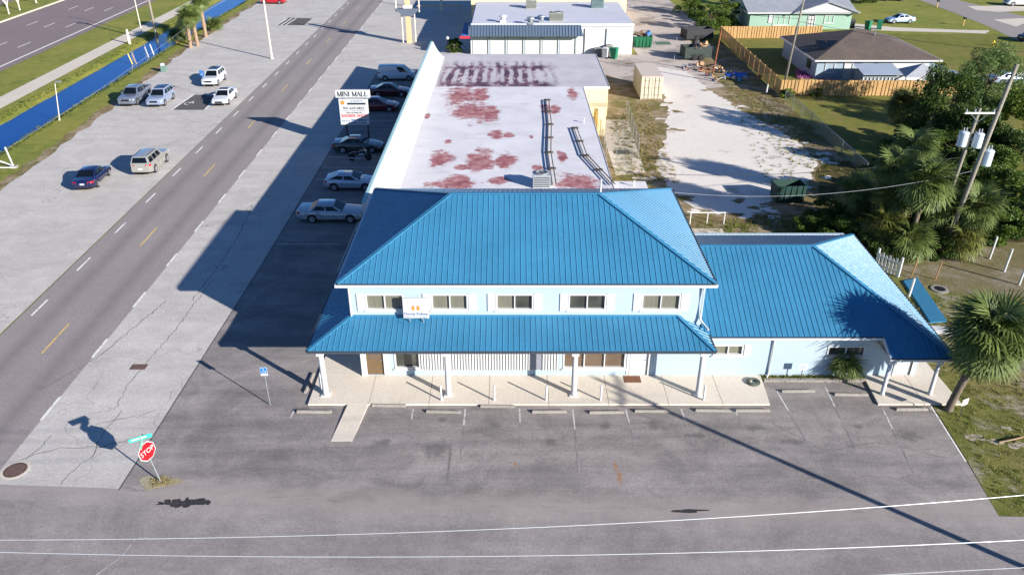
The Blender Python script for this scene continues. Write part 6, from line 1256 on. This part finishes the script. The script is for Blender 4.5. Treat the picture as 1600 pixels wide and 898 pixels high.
MB().box(10.2, 10.34, 113.1, 113.29, 0, 3.6).build('downpipe', WP, wb, True); MB().box(13.2, 13.34, 113.1, 113.29, 0, 3.6).build('downpipe', WP, wb, True)
yb = thing('yellow_building', 'pale yellow building rising behind the white flat roof', 'building', (6, 136, 0)); MB().box(-6.6, 18.5, 133.5, 150, 0, 5.2).build('wall', YEL, yb, True); MB().box(-6.8, 18.7, 133.3, 150.2, 5.201, 5.4).build('roof', TRIM, yb, True)
for q in range(5): MB().box(-4 + q * 4.4, -2.4 + q * 4.4, 133.42, 133.499, 1.2, 2.8).build('window', GLASS, yb, True)
acunit('beige rooftop air conditioner on the white building beside the fans', (G(869, 32, 4.15)[0], G(869, 32, 4.15)[1], 4.15), 2.0, 1.3, 1.1, (150, 150, 132)); acunit('green-grey rooftop unit at the far end of the white roof', (G(933, 12, 4.15)[0], G(933, 12, 4.15)[1], 4.15), 1.9, 1.3, 1.3, (112, 140, 134)); acunit('brown-grey rooftop unit on the far white roof edge', (G(830, 13, 4.15)[0], G(830, 13, 4.15)[1], 4.15), 1.6, 1.2, 1.2, (150, 140, 132))
for i, (px, py, lb) in enumerate(((829, 38, 'squat metal roof fan on the white building'), (846, 35, 'mushroom-cap metal roof fan next to the beige rooftop unit'), (786, 35, 'white box-like vent on the white building roof'))):
    x, y = G(px, py, 4.15); o = thing('roof_fan', lb, 'roof fan', (x, y, 4.15), 0, 'roof fans on the white building'); MB().box(-.4, .4, -.4, .4, 0, .3).build('curb', PVC if i == 2 else STEEL, o); MB().lathe([(.3, .3), (.32, .7), (.55, .75), (.5, .9), (.1, 1.0)], n=16).build('hood', PVC if i == 2 else STEEL, o)
acunit('first ground air-conditioning unit against the white building wall', (12.0, 112.5, -.01), 1.0, .8, 1.1, (126, 130, 126)); acunit('second ground air-conditioning unit stacked by the white building wall', (13.6, 112.6, -.01), .9, .8, 1.5, (150, 152, 150))
# bins, pallets, dumpster and junk
GBIN = plain('green_bin_plastic', S(20, 110, 78), .5, 0, .1)
def bin_(lb, loc, s=1.0, mat=None):
    o = thing('wheelie_bin', lb, 'bin', (*loc, 0), random.uniform(0, 6), 'green wheelie bins'); MB().hexa([(-.22 * s, -.25 * s, .03), (.22 * s, -.25 * s, .03), (.22 * s, .25 * s, .03), (-.22 * s, .25 * s, .03)], [(-.3 * s, -.34 * s, 1.0 * s), (.3 * s, -.34 * s, 1.0 * s), (.3 * s, .34 * s, 1.0 * s), (-.3 * s, .34 * s, 1.0 * s)]).build('body', mat or GBIN, o); MB().hexa([(-.32 * s, -.37 * s, 1.0 * s), (.32 * s, -.37 * s, 1.0 * s), (.32 * s, .38 * s, 1.0 * s), (-.32 * s, .38 * s, 1.0 * s)], [(-.28 * s, -.3 * s, 1.09 * s), (.28 * s, -.3 * s, 1.09 * s), (.28 * s, .34 * s, 1.09 * s), (-.28 * s, .34 * s, 1.09 * s)]).build('lid', mat or GBIN, o)
    for q in (-1, 1): MB().lathe([(.02, -.03), (.12, -.03), (.12, .03), (.02, .03)], (q * .22 * s, .3 * s, .12), 10, 'X').build('wheel', TYRE, o)
bin_('green bin against the white building wall', (G(959, 92)[0], G(959, 92)[1]), 1.4); bin_('white bin next to the green bin by the building', (G(946, 91)[0], G(946, 91)[1]), 1.3, PVC)
bin_('left green bin beside the driveway of the green house', G(1355, 47), 1.3); bin_('right green bin beside the driveway of the green house', G(1373, 46), 1.3); bin_('green bin at the corner of the green house', G(1316, 42), 1.2); bin_('dark barrel-like bin by the far garage', G(1330, 44), 1.2, BLACKT)
def dumpster(lb, loc, mat, sx, sy, h, rz=0):
    o = thing('dumpster', lb, 'dumpster', (*loc, 0), R(rz)); m = MB()
    for s_ in (-1, 1): m.hexa([(s_ * sx * .46 - .03, -sy / 2 * .9, .1), (s_ * sx * .46 + .03, -sy / 2 * .9, .1), (s_ * sx * .46 + .03, sy / 2 * .9, .1), (s_ * sx * .46 - .03, sy / 2 * .9, .1)], [(s_ * sx / 2 - .03, -sy / 2, h), (s_ * sx / 2 + .03, -sy / 2, h), (s_ * sx / 2 + .03, sy / 2, h), (s_ * sx / 2 - .03, sy / 2, h)])
    for s_ in (-1, 1): m.hexa([(-sx * .46, s_ * sy * .45 - .03, .1), (sx * .46, s_ * sy * .45 - .03, .1), (sx * .46, s_ * sy * .45 + .03, .1), (-sx * .46, s_ * sy * .45 + .03, .1)], [(-sx / 2, s_ * sy / 2 - .03, h), (sx / 2, s_ * sy / 2 - .03, h), (sx / 2, s_ * sy / 2 + .03, h), (-sx / 2, s_ * sy / 2 + .03, h)])
    m.box(-sx * .46, sx * .46, -sy * .45, sy * .45, .08, .16); m.build('hopper', mat, o)
    for q in range(5): xx = -sx * .4 + q * sx * .2; MB().box(xx - .04, xx + .04, -sy / 2 - .07, -sy / 2 + .01, .15, h).build('rib', mat, o)
    for s_ in (-1, 1):
        for r2 in (-1, 1): MB().lathe([(.02, -.04), (.1, -.04), (.1, .04), (.02, .04)], (s_ * sx * .38, r2 * sy * .36, .1), 10, 'X').build('castor', TYRE, o)
    return o
DG = plain('green_dumpster_paint', S(16, 96, 62), .6, .1, .12, 3); DGD = plain('dark_green_dumpster_paint', S(22, 58, 50), .6, .1, .2, 3)
dl = G(1003, 73); dumpster('green dumpster heaped with scrap beside the white building', dl, DG, 2.6, 2.0, 1.6)
JM = [plain('scrap_%d' % i, S(*c), .8, 0, .15) for i, c in enumerate(((150, 120, 92), (206, 200, 190), (96, 84, 76), (176, 140, 96), (70, 78, 88), (60, 110, 160), (120, 60, 44), (52, 52, 52)))]
random.seed(5)
def scrap(c, n, sx, sy, z0, hz, group, words, smin=.3, smax=1.0):
    for i in range(n):
        kind = words[i % len(words)]; a, b, d = random.uniform(smin, smax), random.uniform(.12, .5) * smax, random.uniform(.05, .3)
        m = MB()
        if kind[0] == 'scrap_board': m.box(-a / 2, a / 2, -b / 2, b / 2, -.025, .025)
        elif kind[0] == 'carton': m.box(-b / 2, b / 2, -b / 2, b / 2, -b * .4, b * .4)
        elif kind[0] == 'scrap_pipe': m.path([(-a / 2, 0, 0), (a / 2, 0, 0)], .05, 6)
        else: m.lathe([(.03, -b * .4), (b * .5, -b * .38), (b * .52, 0), (b * .5, b * .38), (.03, b * .4)], n=12)
        ci = random.randrange(8); o = m.build(kind[0], JM[ci], bevel=0); q = i / n
        o.location = (c[0] + random.uniform(-sx, sx), c[1] + random.uniform(-sy, sy), z0 + hz * (.2 + .5 * random.random()) * (1 - .3 * abs(random.uniform(-1, 1)))); o.rotation_euler = (random.uniform(-.5, .5), random.uniform(-.5, .5), random.uniform(0, 6.28)); tag(o, ('tan', 'white', 'dark brown', 'light wood-coloured', 'slate', 'blue', 'rust-red', 'black')[ci] + ' ' + kind[1], 'scrap', group)
WD = [('scrap_board', 'flat board among the scrap heaped in the green dumpster'), ('carton', 'blocky piece of scrap heaped in the green dumpster'), ('scrap_pipe', 'thin pipe among the scrap heaped in the green dumpster'), ('scrap_board', 'flat board among the scrap heaped in the green dumpster')]
scrap(dl, 34, 1.0, .75, 1.0, 1.9, 'scrap heaped in the green dumpster', WD, .5, 1.3)
mt_ = MB().box(-1.1, 1.1, -1.0, 1.0, 0, .012).build('ground_mat', plain('green_mat', S(74, 104, 88), .9)); mt_.location = (*G(1036, 68), 0); tag(mt_, 'flat green mat lying on the alley pavement', 'mat')
x, y = G(1250, 315); dumpster('dark green dumpster in the shade by the sandy drive', (G(1232, 317)[0], G(1232, 317)[1] + .6), DGD, 2.4, 1.5, 1.5, 4); MB_ = None
# junk: two trailers and piles
TRD = plain('dark_trailer_steel', S(38, 38, 42), .7, .2, .2)
def trailer(lb, loc, rz, sx, sy, h, mat):
    o = thing('dump_trailer', lb, 'trailer', (*loc, 0), R(rz)); m = MB()
    for s_ in (-1, 1): m.box(s_ * sx / 2 - .04, s_ * sx / 2 + .04, -sy / 2, sy / 2, .45, h); m.box(-sx / 2, sx / 2, s_ * sy / 2 - .04, s_ * sy / 2 + .04, .45, h)
    m.box(-sx / 2, sx / 2, -sy / 2, sy / 2, .3, .45); m.build('box', mat, o)
    for s_ in (-1, 1):
        for q in (-.45, .45): wv = MB().lathe([(.18, -.1), (.36, -.09), (.37, 0), (.36, .09), (.18, .1)], (s_ * (sx / 2 + .1), q, .37), 16, 'X').build('wheel', TYRE, o)
        MB().box(s_ * (sx / 2 + .1) - .14, s_ * (sx / 2 + .1) + .14, -.95, .95, .78, .84).build('fender', mat, o)
    MB().path([(-.4, -sy / 2, .62), (0, -sy / 2 - 1.2, .58)], .05, 6).build('drawbar', mat, o); MB().path([(.4, -sy / 2, .62), (0, -sy / 2 - 1.2, .58)], .05, 6).build('drawbar', mat, o); MB().path([(0, -sy / 2 - 1.1, .6), (0, -sy / 2 - 1.1, .0)], .04, 6).build('jack_stand', STEEL, o)
trailer('black dump trailer parked beside the alley bushes', G(1088, 62), -75, 2.1, 4.4, 1.7, TRD); trailer('dark open trailer loaded with junk by the rusty pole', G(1086, 92), -82, 2.0, 3.8, 1.8, plain('dark_green_steel', S(46, 58, 52), .7, .2, .2))
WJ = [('scrap_board', 'loose board in the junk pile by the rusty pole'), ('carton', 'blocky scrap piece in the junk pile by the rusty pole'), ('barrel', 'barrel-shaped scrap in the junk pile by the rusty pole'), ('scrap_pipe', 'pipe lying in the junk pile by the rusty pole')]
scrap(G(1092, 92), 18, 1.2, 1.0, .9, 1.8, 'junk by the rusty pole', WJ, .8, 2.4); scrap(G(1100, 108), 26, 2.6, 2.0, .1, .4, 'junk by the rusty pole', WJ, .4, 1.2); scrap(G(1140, 118), 34, 3.6, 3.0, .1, .3, 'junk by the rusty pole', WJ, .4, 1.1)
tp = MB(); tg_ = [(random.uniform(-.1, .1) + .12 * math.sin(i * 1.3 + j * .9)) for i in range(7) for j in range(6)]
tp.v = [(-1.4 + i * .47, -1.0 + j * .4, max(0.01, .3 * math.sin(i / 6 * 3.14) * math.sin(j / 5 * 3.14) + .5 * tg_[i * 6 + j])) for i in range(7) for j in range(6)]; tp.f = [(i * 6 + j, (i + 1) * 6 + j, (i + 1) * 6 + j + 1, i * 6 + j + 1) for i in range(6) for j in range(5)]
o = tp.build('tarpaulin', plain('blue_tarp', S(24, 92, 190), .45, 0, .08)); o.location = (*G(1151, 117), .0); tag(o, 'crumpled bright blue tarpaulin on the ground by the junk', 'tarpaulin')
o = MB().path([(0, 0, -.1), (.05, 0, 1.1)], .09, 8).build('white_post', PVC); o.location = (*G(1197, 147), 0); tag(o, 'short white post near the wooden fence corner', 'post')
# ---------------------------------------------------------------- wooden fence
CEDAR = plain('cedar_board', S(178, 142, 92), .85, 0, .18, 3, space='world')
def wood_fence(lb, a, b, h=1.8, board=.2):
    a, b = Vector((*a, 0)), Vector((*b, 0)); d = b - a; L = d.length; o = thing('wooden_fence', lb, 'fence', tuple(a), math.atan2(d.y, d.x), 'wooden fence runs'); n = round(L / 2.4); rs = random.Random(int(L * 10))
    for i in range(n + 1): MB().box(L * i / n - .06, L * i / n + .06, .03, .14, -.1, h + .04).build('post', CEDAR, o)
    for i in range(n):
        m = MB(); x0, x1 = L * i / n + .005, L * (i + 1) / n - .005; c = int((x1 - x0) / board)
        for q in range(c): xa_ = x0 + q * (x1 - x0) / c; hh = h + rs.uniform(-.03, .03); m.box(xa_ + (.004 if q % 2 else -.02), xa_ + (x1 - x0) / c + (-.004 if q % 2 else .02), -.012 + (.03 if q % 2 else -.03) + rs.uniform(-.006, .006), .012 + (.03 if q % 2 else -.03), .03, hh)
        p_ = m.build('board_panel', CEDAR, o); p_['kind'] = 'stuff'
        for z in (.35, 1.4): MB().box(x0, x1, .014, .055, z, z + .09).build('rail', CEDAR, o)
fA, fB, fC, fD = (31.9, 124.3), (31.45, 92.0), (52.0, 91.6), (47.5, 124.6)
wood_fence('wooden fence run along the lawn edge toward the parked sedan', fB, fC); wood_fence('shaded wooden fence run along the junk yard', fA, fB); wood_fence('wooden fence run behind the garden below the green house', fA, fD)
# ---------------------------------------------------------------- houses
def m_shingle(name, c1, c2):
    t = NT(name); p = t.pos(); br = t.n('ShaderNodeTexBrick'); br.inputs['Scale'].default_value = 2.4; t.l(p, br.inputs['Vector']); br.inputs['Color1'].default_value = c1; br.inputs['Color2'].default_value = c2; br.inputs['Mortar'].default_value = k(c1, .6); br.inputs['Mortar Size'].default_value = .015
    c = t.mix(.5, br.outputs[0], t.ramp(t.noise(p, .5, 6, .7), (.3, c1), (.7, c2))); return t.fin(c, .9)
SHB = m_shingle('brown_shingle', S(74, 64, 58), S(106, 92, 84)); SHG = m_shingle('grey_shingle', S(120, 124, 132), S(156, 158, 164))
def slab_roof(parent, name, pts, mat, th=.14):
    P = [Vector(p) for p in pts]; n = (P[1] - P[0]).cross(P[2] - P[0]).normalized(); n = n if n.z > 0 else -n; return MB().extr([p - n * th for p in P], n * th).build(name, mat, parent, True)
def house(lb, x0, x1, y0, y1, zw, zr_, wallm, roofm, hip=True, oh=.5):
    o = thing('house', lb, 'house', ((x0 + x1) / 2, y0, 0)); MB().box(x0, x1, y0, y1, 0, zw).build('wall', wallm, o, True); a, b, c, d = (x0 - oh, y0 - oh, zw), (x1 + oh, y0 - oh, zw), (x1 + oh, y1 + oh, zw), (x0 - oh, y1 + oh, zw)
    ym = (y0 + y1) / 2; run = (y1 - y0) / 2 + oh; e, f = ((x0 - oh + run * (1 if hip else 0), ym, zr_), (x1 + oh - run * (1 if hip else 0), ym, zr_))
    for nm, pts in (('roof', [a, b, f, e]), ('roof', [c, d, e, f])): slab_roof(o, nm, pts, roofm)
    if hip: slab_roof(o, 'roof', [b, c, f], roofm); slab_roof(o, 'roof', [d, a, e], roofm)
    else:
        for xx in (x0, x1 - .01): MB().extr([(xx, y0, zw), (xx, y1, zw), (xx, ym, zr_ - .2)], (.01, 0, 0)).build('gable', wallm, o, True)
    m = MB(); m.box(x0 - oh - .03, x1 + oh + .03, y0 - oh - .06, y0 - oh - .005, zw - .2, zw + .0); m.box(x0 - oh - .06, x0 - oh - .005, y0 - oh, y1 + oh, zw - .2, zw + .0); m.box(x1 + oh + .005, x1 + oh + .06, y0 - oh, y1 + oh, zw - .2, zw + .0); m.build('fascia', WHITE, o, True)
    return o
HB = plain('pale_blue_siding', S(140, 156, 168), .85, 0, .05, 1); HG = plain('mint_siding', S(138, 168, 150), .85, 0, .05, 1)
h2 = house('pale blue house with weathered brown shingle roof behind the wooden fence', 37.9, 52.6, 99.0, 112.5, 2.6, 4.9, HB, SHB)
MB().box(37.0, 40.6, 100.5, 104, 2.9, 2.95) 
for xx, ww, z0_, z1_ in ((39.0, 1.1, 1.0, 2.1), (43.5, 1.3, 1.0, 2.1)): window(h2, (xx, xx + ww, z0_, z1_), 98.95, 1, [GLASS], .06)
door(h2, (41.4, 42.3, .05, 2.1), 98.93, WHITE); MB().box(37.82, 37.9, 101, 102.4, .9, 2.0).build('window', GLASS, h2, True); MB().box(45.5, 51.8, 98.93, 98.99, .05, 2.2).build('garage_door', WHITE, h2, True)
MB().lathe([(.06, 4.1), (.06, 4.9), (.1, 4.95)], (46.6, 104.2, 0), 8).build('roof_vent', STEEL, h2, True)
for q in range(2):
    b_ = MB().extr([(38.7 + q * 1.5, 101.3, 3.28), (40.0 + q * 1.5, 101.3, 3.28), (40.0 + q * 1.5, 103.3, 3.95), (38.7 + q * 1.5, 103.3, 3.95)], (0, 0, .05)).build('skylight', CARGL, h2, True)
shed = thing('lean_to_shed', 'small grey tin-roofed shed just behind the wooden fence', 'shed', (44.2, 95.4, 0)); MB().box(41.9, 46.2, 94.4, 97, 0, 1.9).build('wall', plain('shed_grey', S(120, 126, 130), .8), shed, True); slab_roof(shed, 'roof', [(41.7, 93.9, 1.95), (46.4, 93.9, 1.95), (46.4, 97.2, 2.5), (41.7, 97.2, 2.5)], plain('tin_roof', S(196, 204, 212), .4, .5, .08), .06)
for q in range(10): MB().box(41.9 + q * .45, 42.0 + q * .45, 94.3, 94.39, .3, 1.5).build('slat', PVC, shed, True)
tent = thing('canopy_tent', 'brown and grey pitched canopy tent behind the wooden fence', 'tent', (49, 95.2, 0)); 
for pts, mt in (([(46.6, 93.6, 1.7), (51.6, 93.6, 1.7), (49.2, 95.4, 2.9)], plain('tent_grey', S(150, 152, 158), .8)), ([(51.6, 93.6, 1.7), (51.6, 97.2, 1.7), (49.2, 95.4, 2.9)], plain('tent_brown', S(96, 68, 44), .8)), ([(46.6, 97.2, 1.7), (46.6, 93.6, 1.7), (49.2, 95.4, 2.9)], plain('tent_grey2', S(160, 162, 166), .8)), ([(51.6, 97.2, 1.7), (46.6, 97.2, 1.7), (49.2, 95.4, 2.9)], _M['tent_grey'])): MB().extr([Vector(p) for p in pts], (0, 0, .03)).build('canopy', mt, tent, True)
for xx in (46.65, 51.55):
    for yy_ in (93.65, 97.15): MB().path([(xx, yy_, 0), (xx, yy_, 1.72)], .04, 6).build('leg', STEEL, tent, True)
h1 = house('mint green house with grey roof and white gable above the wooden fence', 38.2, 54.5, 131.5, 143.5, 2.7, 4.6, HG, SHG, False, .6)
window(h1, (42.0, 44.6, .7, 2.3), 131.45, 3, [GLASS], .08); MB().box(41.2, 41.8, 131.4, 131.47, 1.0, 2.2).build('shutter', WHITE, h1, True); door(h1, (47.6, 48.6, .05, 2.2), 131.45, WHITE); window(h1, (50.2, 51.6, 1.0, 2.1), 131.45, 2, [GLASS], .06)
MB().extr([(45.0, 130.6, 2.72), (55.2, 130.6, 2.72), (50.1, 130.6, 4.3)], (0, .3, 0)).build('gable', WHITE, h1, True); slab_roof(h1, 'gable_roof', [(44.8, 130.3, 2.75), (50.1, 130.3, 4.45), (50.1, 137.5, 4.7), (44.8, 137.5, 2.95)], SHG); slab_roof(h1, 'gable_roof', [(50.1, 130.3, 4.45), (55.4, 130.3, 2.75), (55.4, 137.5, 2.95), (50.1, 137.5, 4.7)], SHG)
for q in range(8): MB().box(38.12, 38.19, 132.3 + q * 1.35, 132.4 + q * 1.35, .1, 2.5).build('batten', WHITE, h1, True)
# garden of the brown-roofed house
fl = [m_leaf('pink_flower', S(150, 70, 130), S(200, 130, 180), .1), m_leaf('yellow_flower', S(190, 170, 90), S(220, 210, 150), .1)]
tufts('flower_bed', 'pink and purple flower bed in the yard of the brown-roofed house', [([(36.0, 99.5), (40.2, 98.2), (40.8, 101), (37, 103.5)], 150)], 10, .4, fl[0], 31, 'flowers', .06); tufts('flower_bed', 'pale yellow flowers along the garden edge by the brown-roofed house', [([(36.0, 97.8), (40.5, 96.6), (40.6, 97.4), (36.3, 98.7)], 70)], 10, .35, fl[1], 32, 'flowers', .06)
# mailboxes and hydrant
def mailbox(lb, px, py): o = thing('mailbox', lb, 'mailbox', (*G(px, py), 0), 0, 'mailboxes'); MB().box(-.06, .06, -.06, .06, -.1, 1.0).build('post', plain('mail_post', S(200, 160, 90), .8), o); MB().extr([(-.16 , -.3, 1.0), (.16, -.3, 1.0), (.16, -.3, 1.18), (.1, -.3, 1.28), (-.1, -.3, 1.28), (-.16, -.3, 1.18)], (0, .6, 0)).build('box', BLACKT, o)
mailbox('dark mailbox on a wooden post by the long driveway', 1505, 40); mailbox('dark mailbox further along the residential street', 1464, 12)
x, y = G(1551, 72); o = thing('fire_hydrant', 'yellow fire hydrant on the lawn near the residential street', 'fire hydrant', (x, y, 0)); HY = plain('hydrant_yellow', S(214, 176, 30), .5, 0, .08); MB().lathe([(.2, 0), (.2, .06), (.13, .1), (.13, .55), (.17, .58), (.14, .72), (.04, .8)], n=14).build('barrel', HY, o); MB().lathe([(.07, -.24), (.07, .24)], (0, 0, .45), 10, 'X').build('outlet', HY, o)
# ---------------------------------------------------------------- top of the picture: sign frame, barrier, lamp
x, y = G(640, 67); o = thing('sign_frame', 'tall old pylon sign frame with pale posts and dark bowl-shaped panel', 'sign', (x, y, 0)); OC = plain('ochre_post', S(206, 172, 130), .8, 0, .12)
MB().box(-.35, .35, -.3, .3, 0, 8.5).build('core', OC, o)
for s_ in (-1, 1): MB().path([(s_ * .95, 0, -.1), (s_ * .95, 0, 4.4)], .1, 8).build('post', LAMPM, o); MB().path([(s_ * 1.7, 0, 4.4), (s_ * 1.7, 0, 9)], .1, 8).build('upper_post', LAMPM, o)
MB().extr([(-1.9, -.35, 4.9), (1.9, -.35, 4.9), (1.2, -.35, 4.3), (.7, -.35, 3.85), (-.7, -.35, 3.85), (-1.2, -.35, 4.3)], (0, .7, 0)).build('bowl_panel', plain('slate_panel', S(86, 94, 110), .7), o); MB().box(-.6, .7, -.4, .2, 4.95, 5.4).build('lamp_box', PVC, o)
x, y = G(700, 85); o = thing('globe_lamp', 'short post with white globe lamp at the end of the mall', 'lamp', (x, y, 0)); MB().path([(0, 0, 0), (0, 0, 2.0)], .04, 8).build('post', BLACKT, o); MB().lathe([(.06, 2.0), (.18, 2.08), (.24, 2.22), (.18, 2.38), (.05, 2.45)], n=14).build('globe', PVC, o, smooth=True)
x, y = G(692, 18); o = thing('barrier', 'long orange-brown barrier rail in front of the far shaded lot', 'barrier', (x, y, 0)); MB().box(-4.6, 3.4, -.08, .08, .8, 1.0).build('rail', OC, o)
for q in (-4.4, -.6, 3.2): MB().box(q - .06, q + .06, -.06, .06, -.1, .9).build('post', OC, o)
lamp('white post rising from the far shaded lot', G(690, 18), 6, 0, .2, None)
# shade-casting palms that stand just beyond the frame to the right of the sandy drive are within the overgrown corner above
